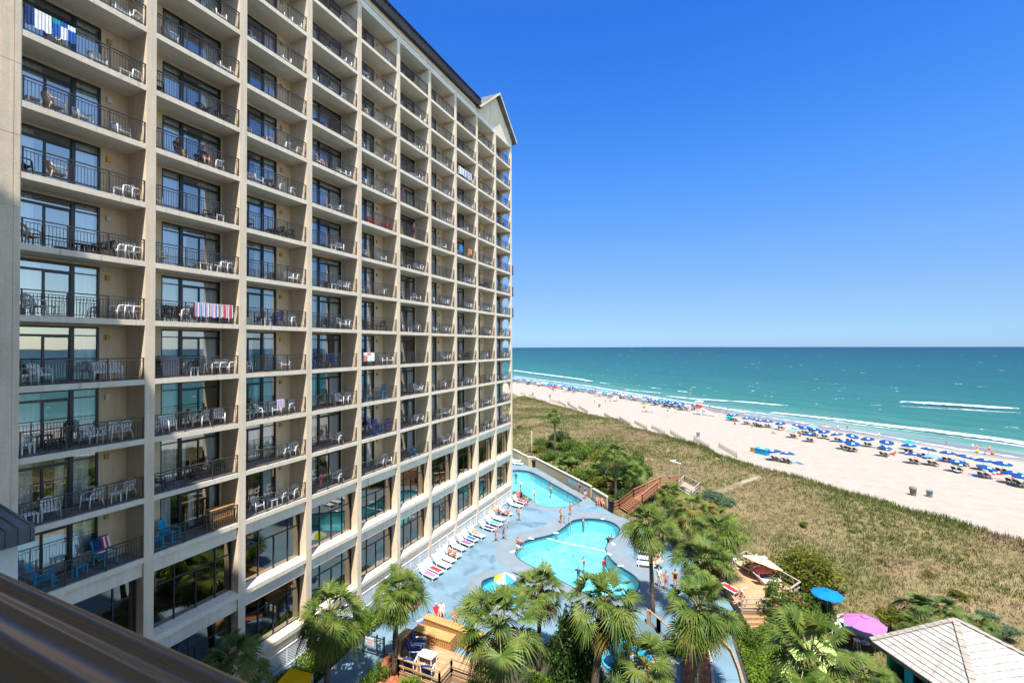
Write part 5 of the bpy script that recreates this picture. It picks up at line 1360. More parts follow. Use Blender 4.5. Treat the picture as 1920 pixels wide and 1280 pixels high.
# ------------------------------------------------------------------ pool walls, stairs, terraces
M['wall_beige'] = stucco("pool_wall_stucco", (0.40, 0.31, 0.185), 0.15)
M['wall_cap'] = mat("wall_cap", (0.55, 0.48, 0.34), 0.9, 0.15, 1.0)
M['mural'] = mat("mural_blue", (0.10, 0.30, 0.48), 0.8, scale=3.0, c2=(0.30, 0.50, 0.62))
M['black'] = mat("black_paint", (0.012, 0.012, 0.014), 0.5)
M['galv'] = mat("galvanised", (0.30, 0.31, 0.32), 0.4, 0.15, 3, metal=0.6)
M['pole_white'] = mat("white_pole", (0.68, 0.68, 0.66), 0.4)
def Q8(u, v): return (940 + u / 8, 820 + v / 8)
def wall_run(label, pts, h=1.45, t=0.24):
    w = thing("pool_wall", label, "wall", (*pts[0], 0), 0, "beige walls round the pool deck")
    for nm, m_, tt, z0, z1 in (("wall", M['wall_beige'], t, -0.3, h), ("coping", M['wall_cap'], t + 0.10, h + 0.002, h + 0.09)):
        mb = MB()
        for (a, b) in zip(pts[:-1], pts[1:]):
            mb.beam((a[0], a[1], (z0 + z1) / 2), (b[0], b[1], (z0 + z1) / 2), tt, z1 - z0)
        o = mb.build(nm, m_, w); o.location = (-pts[0][0], -pts[0][1], 0)
    return w
def g2(px, py, Z=0.0): p = at(px, py, Z); return (p.x, p.y)
wa = [g2(*Q8(520, 445)), g2(*Q8(1350, 900))]
wall_run("long straight beige wall behind the far pool, with a blue mural", wa)
wall_run("short beige wall beyond the bend by the seated couple, with murals", [g2(*Q8(1375, 925)), g2(*Q8(1590, 1062))], 1.4)
wall_run("beige wall running behind the far corner of the hotel", [g2(*Q8(180, 300)), g2(*Q8(400, 425))], 1.5)
pc = [g2(*Q8(405, 432)), g2(*Q8(515, 440))]
wall_run("short thick pier of beige wall behind the dark arched bin", pc, 1.55, 0.5)
def mural(label, u0, v0, u1, v1, wl):
    """a blue painted panel on the face of the wall"""
    a = Vector((*wl[0], 0)); b = Vector((*wl[1], 0)); d = (b - a).normalized(); n = Vector((d.y, -d.x, 0)); n = n if n.dot(Vector((0, 0, 0)) - a) > 0 else -n
    def hit(u, v):
        r_ = Vector(ray(*Q8(u, v))); o_ = Vector(CAM); k = (a + n * 0.125 - o_).dot(n) / r_.dot(n); return o_ + r_ * k
    p, q = hit(u0, v0), hit(u1, v1); zt = max(0.45, min(1.32, p.z)); zb = max(0.25, zt - 0.75)
    mb = MB(); L = (q - p).dot(d); nseg = 10
    # a wavy-edged painted shape, 4 mm proud of the stucco
    top = [(L * i / nseg, zt - 0.06 * math.sin(i * 2.1 + u0)) for i in range(nseg + 1)]; bot = [(L * i / nseg, zb + 0.07 * math.sin(i * 1.7 + v0)) for i in range(nseg + 1)]
    base = Vector((p.x, p.y, 0)) + n * 0.004
    V_ = [base + d * x + Vector((0, 0, z)) for x, z in top + bot[::-1]]; mb.add(V_, [tuple(range(len(V_)))])
    V2 = [v + n * 0.006 for v in V_]; mb.add(V2, [tuple(range(len(V2)))])
    tag(mb.build("mural", M['mural']), label, "mural", "blue murals on the beige wall")
mural("blue mural on the long beige wall, the left of two beside each other", 1005, 605, 1072, 690, wa); mural("blue mural on the long wall beside the two people in blue shirts", 1092, 655, 1135, 740, wa)
wb = [g2(*Q8(1375, 925)), g2(*Q8(1590, 1062))]
mural("blue mural on the short wall just past the bend", 1380, 830, 1440, 900, wb)
def bin_thing(label, p, r, h, m_, dome=False, cat="bin", group=None):
    t = thing("trash_bin", label, cat, p, 0, group)
    mb = MB(); mb.lathe((0, 0, 0), [(0.0, 0.0), (r * 0.86, 0.0), (r * 0.86, 0.03), (r, h * 0.92), (r * 1.05, h * 0.93), (r * 1.05, h), (r * 0.9, h), (r * 0.85, h * 0.6), (0, h * 0.6)], 16); mb.build("body", m_, t)
    if dome:
        mb = MB(); mb.lathe((0, 0, h), [(r * 1.12, 0.0), (r * 1.15, 0.10), (r * 1.0, 0.24), (r * 0.6, 0.34), (0, 0.38)], 16); mb.build("lid", m_, t)
    return t
p = at(*Q8(490, 440)); bin_thing("dark domed bin standing at the corner pier of the beige wall", p, 0.36, 0.95, M['black'], True)
p = at(*Q8(1645, 1105)); bin_thing("black round bin beside the foot of the red boardwalk stairs", p, 0.36, 1.35, M['black'])

def railing(mb, pts, h=1.0, top=(0.14, 0.045), post=0.10, mids=(0.12, 0.55), bal=None, posts=True, step=1.9):
    """wooden rail along 3-D points (feet of the posts)"""
    for a, b in zip(pts[:-1], pts[1:]):
        a, b = Vector(a), Vector(b); d = b - a; n = max(1, round(d.length / step)); z = Vector((0, 0, 1))
        mb.beam(a + z * h, b + z * h, *top)
        for m_ in mids: mb.beam(a + z * m_, b + z * m_, 0.05, 0.09)
        for j in range(n + 1):
            p = a + d * (j / n); mb.beam(p - z * 0.1, p + z * (h - 0.024), post, post, up=(0, 1, 0))
        if bal:
            k = int(d.length / bal)
            for j in range(1, k): p = a + d * (j / k); mb.beam(p + z * mids[0], p + z * (h - 0.03), 0.035, 0.035, up=(0, 1, 0))
def planks(mb, poly, z, th, d, wdt=0.14, gap=0.012):
    """boards running along direction d that fill a convex polygon"""
    d = Vector((d[0], d[1])).normalized(); s = Vector((-d.y, d.x)); P = [Vector(p[:2]) for p in poly]
    lo = min(p.dot(s) for p in P); hi = max(p.dot(s) for p in P); c = lo
    while c < hi:
        xs = []
        for cc in (c + gap, min(hi, c + wdt)):
            t = []
            for i in range(len(P)):
                a, b = P[i], P[(i + 1) % len(P)]; fa, fb = a.dot(s) - cc, b.dot(s) - cc
                if (fa <= 0) != (fb <= 0): t.append((a + (b - a) * (fa / (fa - fb))).dot(d))
            xs.append((min(t), max(t)) if len(t) >= 2 else None)
        if xs[0] or xs[1]:
            x0 = xs[0] or xs[1]; x1 = xs[1] or xs[0]; c0, c1 = c + gap, min(hi, c + wdt)
            q = [d * x0[0] + s * c0, d * x0[1] + s * c0, d * x1[1] + s * c1, d * x1[0] + s * c1]
            mb.prism([(v.x, v.y) for v in q], z - th, z)
        c += wdt
def wmesh(t, nm, mb, m_): o = mb.build(nm, m_, t); o.location = -t.location; return o
# red boardwalk with stairs
bw = thing("boardwalk", "reddish brown wooden boardwalk with stairs climbing from the pool deck", "boardwalk", at(1170, 955))
s0, s1 = at(1161, 952), at(1178, 963); e0 = at(1188, 932, 1.5); e1 = at(1204, 942, 1.5)
mb = MB(); ns = 8
for j in range(ns):
    t0, t1 = j / ns, (j + 1) / ns; z = 1.5 * (j + 1) / ns
    a = s0.lerp(Vector((e0.x, e0.y, 0)), t0); b = s1.lerp(Vector((e1.x, e1.y, 0)), t0); c = s1.lerp(Vector((e1.x, e1.y, 0)), t1 + 0.03); d = s0.lerp(Vector((e0.x, e0.y, 0)), t1 + 0.03)
    mb.prism([(v.x, v.y) for v in (a, b, c, d)], z - 0.05, z)
for q0, q1 in ((s0, e0), (s1, e1)): mb.beam(q0 + Vector((0, 0, 0.02)), q1 - Vector((0, 0, 0.06)), 0.05, 0.22)
wmesh(bw, "stairs", mb, M['red_wood'])
f0, f1 = at(1238, 908, 1.5), at(1232, 918, 1.5); h0, h1 = at(1276, 905, 1.7), at(1266, 916, 1.7)
mb = MB(); planks(mb, [e0, f0, f1, e1][:4], 1.5, 0.05, (f0 - e0)); mb2 = MB(); planks(mb2, [f0, h0, h1, f1], 1.56, 0.05, (h0 - f0)); mb.add(mb2.v, mb2.f); wmesh(bw, "walkway", mb, M['red_wood'])
mb = MB(); railing(mb, [s0, e0], 1.0, bal=0.16); railing(mb, [s1, e1], 1.0, bal=0.16); railing(mb, [e0, f0, h0], 1.0, bal=0.16); railing(mb, [e1, f1, h1], 1.0, bal=0.16)
g0 = at(1147, 957); railing(mb, [g0, s0], 0.95, bal=0.16); wmesh(bw, "railing", mb, M['red_wood'])
mb = MB()
for q in (e0, e1, f0, f1, h0, h1): mb.beam((q.x, q.y, -0.4), (q.x, q.y, q.z - 0.05), 0.13, 0.13, up=(0, 1, 0))
wmesh(bw, "post", mb, M['red_wood'])
vp = thing("viewing_platform", "small grey weathered wooden platform with a rail on the dune", "platform", at(1292, 912, 1.3))
pf = [at(1270, 918, 1.3), at(1283, 902, 1.3), at(1312, 917, 1.3), at(1296, 932, 1.3)]
mb = MB(); planks(mb, pf, 1.3, 0.05, pf[1] - pf[0]); wmesh(vp, "floor", mb, M['gray_wood'])
mb = MB(); railing(mb, pf + [pf[0]], 0.85, mids=(0.1, 0.45)); wmesh(vp, "railing", mb, M['gray_wood'])
mb = MB(); [mb.beam((q.x, q.y, -0.3), (q.x, q.y, 1.24), 0.12, 0.12, up=(0, 1, 0)) for q in pf]; wmesh(vp, "post", mb, M['gray_wood'])
ga = thing("timber_arch", "tall grey timber arch with two posts and a white crossbar on the dune", "arch", at(1266, 905, 0.5))
a, b = at(1259, 903, 0.6), at(1274, 908, 0.6); hh = height_to(a, 866)
mb = MB()
for q in (a, b): mb.beam(q - Vector((0, 0, .5)), q + Vector((0, 0, hh)), 0.16, 0.16, up=(0, 1, 0))
wmesh(ga, "post", mb, M['gray_wood']); mb = MB(); mb.beam(a + Vector((-0.2, 0.1, hh + 0.07)), b + Vector((0.2, -0.1, hh + 0.07)), 0.16, 0.13); mb.beam(a + Vector((0, 0, hh + .2)), a + Vector((0.6, -.2, hh + .25)), 0.2, 0.12); wmesh(ga, "crossbar", mb, M['white_trim'])
tag(MB().tube([at(997, 866) - Vector((0, 0, .3)), at(997, 866) + Vector((0, 0, 5.4))], [0.13, 0.10], 8).build("timber_pole", M['gray_wood']), "bare grey timber pole behind the far wall corner", "pole")
lp = thing("lamp_post", "thin black lamp post with a lantern behind the beige wall", "lamp post", at(1137, 928)); mb = MB(); mb.tube([(0, 0, -.2), (0, 0, 2.75)], [0.06, 0.045], 8); mb.lathe((0, 0, 0), [(0.12, 0), (0.12, 0.2), (0.06, 0.4)], 8); mb.build("pole", M['black'], lp)
mb = MB(); mb.lathe((0, 0, 2.75), [(0.08, 0), (0.2, 0.12), (0.22, 0.45), (0.05, 0.62), (0.0, 0.72)], 8); mb.build("lantern", M['galv'], lp)

# wooden sun terrace on the right
st = thing("sun_terrace", "raised wooden sun terrace with railings under the pale yellow parasol", "terrace", at(1400, 1100))
ZT = 0.75
D3 = lambda u, v: (1330 + u / 9.144, 1020 + v / 9.144)
tp = [at(*D3(150, 520), ZT), at(*D3(630, 300), ZT), at(*D3(1560, 850), ZT), at(*D3(1130, 1160), ZT), at(*D3(890, 1110), ZT), at(*D3(560, 1160), ZT)]
tp = [tp[0], tp[1], tp[2], tp[3], tp[5]]
mb = MB(); planks(mb, tp, ZT, 0.06, at(*D3(1040, 1000), ZT) - at(*D3(420, 520), ZT), 0.17, 0.02); wmesh(st, "floor", mb, M['deck_wood'])
mb = MB(); mb.prism([(p.x * 0.995 + tp[0].x * 0.005, p.y) for p in offset([(q.x, q.y) for q in tp], -0.06)] if False else [(a, b) for a, b in offset([(q.x, q.y) for q in tp], -0.05)], -0.2, ZT - 0.064); wmesh(st, "skirt", mb, M['rail_wood'])
mb = MB(); railing(mb, [tp[0], tp[1], tp[2], tp[3]], 0.95); railing(mb, [tp[4], tp[3].lerp(tp[4], 0.12)], 0.95); wmesh(st, "railing", mb, M['gray_wood'])
mb = MB(); q0, q1 = tp[4], tp[3].lerp(tp[4], 0.3)
for j in range(3):
    nrm = Vector(((q1 - q0).y, -(q1 - q0).x, 0)).normalized(); nrm = nrm if nrm.dot(Vector((0, 0, 0)) - q0) > 0 else -nrm
    c = [q0 + nrm * (0.05 + 0.3 * j), q1 + nrm * (0.05 + 0.3 * j), q1 + nrm * (0.35 + 0.3 * j), q0 + nrm * (0.35 + 0.3 * j)]; mb.prism([(v.x, v.y) for v in c], 0, ZT - 0.19 * (j + 1))
wmesh(st, "steps", mb, M['rail_wood'])

# small wooden terrace in the left foreground
T8 = lambda u, v: (660 + u / 8, 1120 + v / 8)
ZL = 0.4
lt = thing("timber_terrace", "wooden terrace with built-in planter benches and dark cushioned chairs in the foreground", "terrace", at(800, 1235))
lp_ = [at(*T8(700, 900), ZL + .95), at(*T8(1310, 1115), ZL + .95), at(*T8(1490, 912), ZL + .95), at(*T8(1880, 1045), ZL + .95)]
lp_ = [Vector((p.x, p.y, ZL)) for p in lp_]
bk = [at(*T8(740, 640), 1.0), at(*T8(905, 468), 1.0), at(*T8(1470, 650), 1.0), at(*T8(1900, 800), 1.0)]
bkf = [Vector((p.x, p.y, ZL)) for p in bk]
poly = [lp_[0], lp_[1], lp_[2], lp_[3], bkf[3], bkf[1], bkf[0]]
mb = MB(); planks(mb, [lp_[0], lp_[1], lp_[2], bkf[2], bkf[1], bkf[0]][:6] if False else [lp_[0], lp_[1], Vector((*(lp_[2].lerp(bkf[2], .0))[:2], ZL)), bkf[2], bkf[1], bkf[0]], ZL, 0.05, (lp_[2] - lp_[1]), 0.15, 0.02)
mb2 = MB(); planks(mb2, [lp_[2], lp_[3], bkf[3], bkf[2]], ZL - 0.004, 0.05, (lp_[2] - lp_[1]), 0.15, 0.02); mb.add(mb2.v, mb2.f); wmesh(lt, "floor", mb, M['deck_wood'])
mb = MB(); railing(mb, lp_, 0.95, mids=(0.1, 0.5)); railing(mb, [lp_[0], lp_[0].lerp(bkf[0], 0.55), bkf[0]], 0.95, mids=(0.1, 0.5)); wmesh(lt, "railing", mb, M['rail_wood'])
mb = MB()
for a, b in zip(lp_[:-1], lp_[1:]): mb.beam(a + Vector((0, 0, -.23)), b + Vector((0, 0, -.23)), 0.05, 0.34)
wmesh(lt, "skirt", mb, M['rail_wood'])
def planter(t, pts, zt, w, nm="planter_bench"):
    mb = MB()
    for a, b in zip(pts[:-1], pts[1:]):
        a = Vector((a.x, a.y, 0)); b = Vector((b.x, b.y, 0)); d = (b - a); n = Vector((-d.y, d.x, 0)).normalized()
        c = [a, b, b + n * w, a + n * w]
        nb = max(2, int(d.length / 0.16))
        for j in range(nb):
            p = a + d * ((j + 0.5) / nb); mb.beam(p + Vector((0, 0, 0.0)), p + Vector((0, 0, zt - 0.06)), 0.02, d.length / nb - 0.012, up=tuple(n))
        mb.prism([(v.x, v.y) for v in (a + n * 0.02, b + n * 0.02, b + n * w, a + n * w)], 0, zt - 0.07)
        for k in range(3):
            o0 = -0.04 + (w + 0.08) * k / 3; o1 = -0.04 + (w + 0.08) * (k + 1) / 3 - 0.012
            mb.prism([(v.x, v.y) for v in (a + n * o0, b + n * o0, b + n * o1, a + n * o1)], zt - 0.058, zt)
    wmesh(t, nm, mb, M['deck_wood2'])
M['deck_wood2'] = wood("bench_wood", (0.38, 0.19, 0.065), (0.56, 0.33, 0.13))
planter(lt, [bk[0], bk[1]], 0.98, 0.5); planter(lt, [bk[1] + Vector((0.02, -0.02, 0)), bk[2]], 0.986, 0.75)
b2 = [at(*T8(1065, 290), 1.15), at(*T8(1520, 450), 1.15), at(*T8(1900, 590), 1.15)]; planter(lt, b2, 1.15, 0.55, "planter_back")

# metal gate with signs across the walk
gt = thing("metal_gate", "dark metal fence with a gate and white and green signs across the blue walk", "gate", at(690, 1222))
mb = MB(); gpts = [at(657, 1213), at(681, 1221), at(707, 1229), at(720, 1233)]
for a, b in zip(gpts[:-1], gpts[1:]):
    d = b - a; k = max(3, int(d.length / 0.11))
    for zz in (0.08, 1.18, 0.9): mb.beam(a + Vector((0, 0, zz)), b + Vector((0, 0, zz)), 0.035, 0.035)
    for j in range(k): q = a + d * (j / k); mb.beam(q + Vector((0, 0, .08)), q + Vector((0, 0, 1.18)), 0.018, 0.018, up=(0, 1, 0))
wmesh(gt, "bars", mb, M['frame_gray'])
mb = MB(); [mb.beam(q, q + Vector((0, 0, 1.34)), 0.09, 0.09, up=(0, 1, 0)) for q in gpts]; wmesh(gt, "post", mb, M['frame_gray'])
def text_mesh(txt, size, m_):
    cu = bpy.data.curves.new("t", 'FONT'); cu.body = txt; cu.size = size; cu.align_x = 'CENTER'; cu.extrude = 0.002
    ob = bpy.data.objects.new("t", cu); COL.objects.link(ob); dg = bpy.context.evaluated_depsgraph_get(); me = bpy.data.meshes.new_from_object(ob.evaluated_get(dg)); bpy.data.objects.remove(ob); bpy.data.curves.remove(cu)
    me.materials.clear(); me.materials.append(m_); me.name = "lettering"; return me
def sign(label, a, b, t0, t1, z0, z1, m_, txt=None, tm=None):
    n = Vector(((b - a).y, -(b - a).x, 0)).normalized(); n = n if n.dot(-a) > 0 else -n; d = (b - a).normalized(); p = a.lerp(b, t0); q = a.lerp(b, t1)
    s = thing("sign", label, "sign", (p + q) / 2 + Vector((0, 0, z0)), 0)
    mb = MB(); mb.beam(p + n * 0.035 + Vector((0, 0, (z0 + z1) / 2)), q + n * 0.035 + Vector((0, 0, (z0 + z1) / 2)), 0.014, z1 - z0); wmesh(s, "board", mb, m_)
    if txt:
        me = text_mesh(txt, (z1 - z0) * 0.42, tm); o = link("lettering", me, s); X = d; Zv = Vector((0, 0, 1)); Y = X.cross(Zv)
        if Y.dot(n) > 0: pass
        o.matrix_local = Matrix(((X.x, 0, n.x, n.x * 0.046), (X.y, 0, n.y, n.y * 0.046), (0, 1, 0, (z1 - z0) * 0.52), (0, 0, 0, 1)))
        mb = MB()
        for k in range(2):
            zz = z0 + (z1 - z0) * (0.18 + 0.16 * k); mb.beam(p.lerp(q, 0.15) + n * 0.045 + Vector((0, 0, zz)), p.lerp(q, 0.85) + n * 0.045 + Vector((0, 0, zz)), 0.004, (z1 - z0) * 0.07)
        wmesh(s, "red_line", mb, CL['red'])
    return s
sign("white notice board with dark and red lettering on the gate", gpts[1], gpts[2], 0.2, 0.8, 0.62, 1.08, M['white_trim'], "POOLS", CL['black'])
sign("small white and red notice on the right leaf of the gate", gpts[2], gpts[3], 0.1, 0.55, 0.86, 1.12, CL['white']); sign("small green notice below the white one on the gate", gpts[2], gpts[3], 0.15, 0.55, 0.55, 0.82, CL['teal'])

# beds and paths
def bed(label, px, z=0.06, m_=None, kerb=True, name="mulch_bed"):
    P_ = P2(px); tag(sheet(name, P_, [], z, None, z + 0.1).build(name, m_ or M['mulch']), label, "ground", kind="structure")
bed("red mulch bed under the palm by the curving path", [(1277, 1170), (1330, 1190), (1318, 1206), (1328, 1228), (1336, 1290), (1280, 1300), (1278, 1230)])
bed("red mulch bed at the end of the hedge", [(740, 1140), (783, 1118), (792, 1128), (776, 1146), (755, 1138)], 0.12)
bed("red mulch bed beside the wooden terrace", [(690, 1300), (722, 1225), (748, 1228), (752, 1250), (790, 1300)], 0.05)
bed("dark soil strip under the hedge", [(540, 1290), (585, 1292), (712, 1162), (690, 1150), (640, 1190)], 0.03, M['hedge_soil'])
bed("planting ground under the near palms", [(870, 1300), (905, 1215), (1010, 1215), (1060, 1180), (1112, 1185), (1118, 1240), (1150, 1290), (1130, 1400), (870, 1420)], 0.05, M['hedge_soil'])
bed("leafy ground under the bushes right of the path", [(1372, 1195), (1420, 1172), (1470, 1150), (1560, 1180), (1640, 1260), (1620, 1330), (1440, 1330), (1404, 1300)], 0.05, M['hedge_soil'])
gc = np_mesh("ground_cover", *leaf_blob(5, 4, 0.1), M['leaf_bright'])
def cover(px, n, seed, h=0.35):
    g = np.random.default_rng(seed); P_ = np.array(P2(px)); lo, hi = P_.min(0), P_.max(0); q = g.uniform(lo, hi, (n * 2, 2)); q = q[point_in([tuple(a) for a in P_], q[:, 0], q[:, 1])]; k = len(q)
    P3_ = np.column_stack([q, 0.06 + h * g.random(k) * (0.5 + 0.8 * fbm(q[:, 0] / 1.2, q[:, 1] / 1.2, 3))]); a = g.normal(size=(k, 3)); a /= np.linalg.norm(a, axis=1)[:, None]; b = np.cross(a, g.normal(size=(k, 3))); b /= np.linalg.norm(b, axis=1)[:, None]; z = 0.075 * g.uniform(.6, 1.3, (k, 1))
    return np_mesh("ground_cover", np.stack([P3_ - a * z, P3_ - b * z * .6, P3_ + a * z, P3_ + b * z * .6], 1).reshape(-1, 3), np.arange(k * 4).reshape(k, 4), M['leaf_bright'])
tag(link("ground_cover", cover([(1382, 1204), (1425, 1178), (1468, 1180), (1472, 1300), (1412, 1306)], 7000, 4)), "low bright green ground cover right of the curving path", "ground cover", kind="stuff")
def kerb(label, pts, w, h, m_):
    mb = MB()
    for a, b in zip(pts[:-1], pts[1:]): mb.beam((a.x, a.y, h / 2 - 0.02), (b.x, b.y, h / 2 - 0.02), w, h)
    tag(mb.build("kerb", m_), label, "kerb", kind="structure")
kerb("timber edging along the right of the curving path", [at(1352, 1203), at(1372, 1225), at(1386, 1260), at(1396, 1300)], 0.12, 0.28, M['rail_wood'])
kerb("stone edging along the mulch bed", [at(1322, 1206), at(1333, 1235), at(1338, 1290)], 0.16, 0.12, M['concrete'])
kerb("kerb along the hedge bed", [at(588, 1292), at(712, 1164)], 0.14, 0.12, M['concrete'])

# low rail between the splash pool and the right-hand beds
wr = thing("walk_rail", "wooden rail with wide posts beside the splash pool walk", "railing", at(1240, 1175)); W8 = lambda u, v: (1130 + u / 8, 1120 + v / 8)
q = [at(*W8(690, 390)), at(*W8(840, 520)), at(*W8(1100, 760))]; mb = MB(); railing(mb, q, 1.0, mids=(0.06,), post=0.26, step=2.4); wmesh(wr, "railing", mb, M['rail_wood'])
bs = thing("pool_slide_figure", "smooth bright blue curved slide in the small splash pool", "slide", at(1192, 1250)); mb = MB()
ctr = at(1185, 1246); pts = [ctr + Vector((math.cos(a) * 1.0, math.sin(a) * 1.0, 0.1 + 0.28 * a)) for a in np.linspace(-0.6, 3.2, 14)]
mb.tube(pts, [0.38 + 0.02 * j for j in range(14)], 12); wmesh(bs, "chute", mb, mat("slide_blue", (0.015, 0.33, 0.62), 0.25, 0.08, 2, spec=0.5))
mb = MB(); mb.tube([ctr + Vector((0, 0, -0.7)), ctr + Vector((0, 0, 0.9))], 0.12, 8); mb.tube([ctr + Vector((0, 0, 0.7)), pts[-2]], 0.07, 6); wmesh(bs, "post", mb, M['pole_white'])
tag(sheet("x", smooth_loop([(p.x + dx, p.y + dy) for p in [at(1232, 1255)] for dx, dy in ((-.9, -.5), (.2, -1), (1.1, -.3), (.9, .7), (-.3, .9))]), [], 0.55, None, 0.7).build("boulder", mat("boulder", (0.40, 0.33, 0.26), 0.95, 0.25, 2, bump=0.8, bscale=4)), "pale flat rock under the spiky palm by the splash pool", "rock")

# ------------------------------------------------------------------ pool furniture
def lounger():
    t = thing("sun_lounger", "", "sun lounger")
    f = MB(); [f.beam((-0.35, y, 0.30), (1.22, y, 0.30), 0.05, 0.06) for y in (-0.30, 0.30)]; f.beam((1.2, -.3, .3), (1.2, .3, .3), .05, .06); f.beam((-.35, -.3, .3), (-.35, .3, .3), .05, .06)
    f.build("frame", M['white_plastic'], t)
    for x in (-0.2, 1.1):
        for y in (-0.28, 0.28): l = MB(); l.beam((x, y, 0), (x, y, 0.28), 0.06, 0.06, up=(0, 1, 0)); l.build("leg", M['white_plastic'], t)
    s = MB(); [s.box(x, -0.275, 0.305, x + 0.085, 0.275, 0.335) for x in np.arange(-0.32, 1.18, 0.10)]; s.build("seat", M['white_plastic'], t)
    b = MB(); a = math.radians(48)
    for k in range(8):
        x = -0.35 - math.cos(a) * (0.02 + 0.095 * k); z = 0.33 + math.sin(a) * (0.02 + 0.095 * k); b.beam((x, -0.29, z), (x, 0.29, z), 0.03, 0.085, up=(-math.cos(a), 0, math.sin(a)))
    for y in (-.3, .3): b.beam((-.35, y, .33), (-.35 - math.cos(a) * .78, y, .33 + math.sin(a) * .78), .04, .05)
    b.build("backrest", M['white_plastic'], t)
    return t
LO = lounger(); LO_K = [(c, []) for c in LO.children]; lo_n = 0
def put_lounger(p, rz, label, group="white sun loungers round the pools"):
    global lo_n
    lo_n += 1
    if lo_n == 1: LO.location = p; LO.rotation_euler = (0, 0, rz); LO['label'] = label; LO['group'] = group; return LO
    return copy_tree(LO, LO_K, p, rz, label, group)
V3 = lambda u, v: (760 + u / 4, 840 + v / 4)
def towel(label, p, rz, c, L=1.3, w=0.55, z=0.345, group="towels laid on loungers"):
    mb = MB(); n = 14; r_ = random.Random(int(p[0] * 99)); v = []
    for i in range(n + 1):
        x = -0.25 + L * i / n
        for j in range(7): y = -w / 2 + w * j / 6; v.append((x, y, z + 0.008 * math.sin(i * 1.3 + j) + (0.0 if abs(j - 3) < 3 else -0.02) + 0.01 * r_.random()))
    mb.add(v, [(i * 7 + j, (i + 1) * 7 + j, (i + 1) * 7 + j + 1, i * 7 + j + 1) for i in range(n) for j in range(6)], 0, True)
    mb.add([(a, b, c_ - 0.012) for a, b, c_ in v], [(i * 7 + j, i * 7 + j + 1, (i + 1) * 7 + j + 1, (i + 1) * 7 + j) for i in range(n) for j in range(6)], 0, True)
    tag(mb.build("towel", CL[c], None, p, rz), label, "towel", group)
row = [((112, 925), (222, 1000), "white sun lounger with a pink towel, nearest of the row along the lattice", ('pink', "pink towel on the nearest lounger of the lattice row")),
       ((150, 885), (275, 968), "white sun lounger with a red towel, second of the row along the lattice", ('red', "red towel on the second lounger of the lattice row")),
       ((205, 845), (338, 925), "empty white sun lounger, third of the row along the lattice", None), ((245, 805), (365, 885), "empty white sun lounger, fourth of the row along the lattice", None),
       ((290, 770), (408, 850), "white sun lounger with a sunburnt sitter, fifth along the lattice", None), ((335, 722), (442, 795), "empty white sun lounger, sixth of the row along the lattice", None),
       ((390, 690), (497, 760), "white sun lounger with a purple towel over its back, seventh along the lattice", ('purple', "purple towel on the seventh lounger of the lattice row")),
       ((425, 655), (540, 728), "white sun lounger with a bright blue towel, eighth along the lattice", ('blue', "bright blue towel on the eighth lounger of the lattice row")),
       ((475, 635), (592, 690), "white sun lounger with a woman lying on it, ninth along the lattice", None), ((560, 590), (665, 632), "white sun lounger with navy bags on it, tenth along the lattice", ('navy', "navy towel on the tenth lounger of the lattice row")),
       ((600, 555), (720, 600), "white sun lounger with a teal towel, eleventh along the lattice", ('teal', "teal towel on the eleventh lounger of the lattice row")), ((630, 515), (742, 565), "empty white sun lounger, twelfth of the row along the lattice", None),
       ((680, 480), (800, 515), "white sun lounger in the family group, thirteenth along the lattice", ('coral', "coral towel on the thirteenth lounger of the lattice row")), ((765, 420), (872, 458), "white sun lounger beside the far corner of the hotel", None), ((820, 395), (890, 430), "white sun lounger at the hotel corner nearest the far pool", ('red', "red towel on the lounger at the hotel corner"))]
for (h_, f_, lb, tw) in row:
    a, b = at(*V3(*h_)), at(*V3(*f_)); d = b - a; rz = math.atan2(d.y, d.x); p = a.lerp(b, 0.45); rz = 0.35 * rz + 0.65 * math.radians(-12)
    put_lounger(p, rz, lb)
    if tw: towel(tw[1], p, rz, tw[0])
for j, (x, y, lb) in enumerate(((964, 866, "white sun lounger against the wall behind the hotel corner"), (968, 871, "white sun lounger with a red bag behind the hotel corner"))): put_lounger(at(x, y), 0.1, lb)
for j, (x, y) in enumerate(((1214, 1040), (1213, 1052), (1213, 1063))):
    put_lounger(at(x + 8, y), 3.3, ("white sun lounger right of the slim palm, farthest of three", "white sun lounger right of the slim palm, middle of three", "white sun lounger right of the slim palm, nearest of three")[j])
for u, v, rz, lb in ((560, 400, 2.3, "white lounger with a yellow bag in the back corner of the sun terrace"), (690, 470, 2.3, "white lounger with a man stretched out under the pale parasol"), (960, 680, 0.6, "white lounger in front of the pink table on the sun terrace"), (430, 860, 2.4, "white lounger with a red towel at the near edge of the sun terrace")):
    put_lounger(at(*D3(u, v), ZT), rz, lb)
towel("red towel over the lounger at the near edge of the sun terrace", at(*D3(430, 860), ZT), 2.4, 'red')
towel("yellow bag lying on the lounger in the terrace corner", at(*D3(560, 400), ZT) + Vector((0, 0, .05)), 2.3, 'yellow', 0.6, 0.4)
def table(label, p, w=0.7, l=0.9, h=0.55, m_=None, rz=0.0, cat="table", group=None):
    t = thing("side_table", label, cat, p, rz, group); m_ = m_ or M['white_plastic']
    mb = MB(); mb.box(-l / 2, -w / 2, h - 0.04, l / 2, w / 2, h); mb.build("table_top", m_, t)
    for x in (-1, 1):
        for y in (-1, 1): q = MB(); q.beam((x * (l / 2 - 0.06), y * (w / 2 - 0.06), 0), (x * (l / 2 - 0.06), y * (w / 2 - 0.06), h - 0.042), 0.05, 0.05, up=(0, 1, 0)); q.build("leg", m_, t)
    return t
table("square pink covered table under the pale yellow parasol", at(*D3(900, 570), ZT), 1.0, 1.3, 0.65, CL['pink'], 0.6)
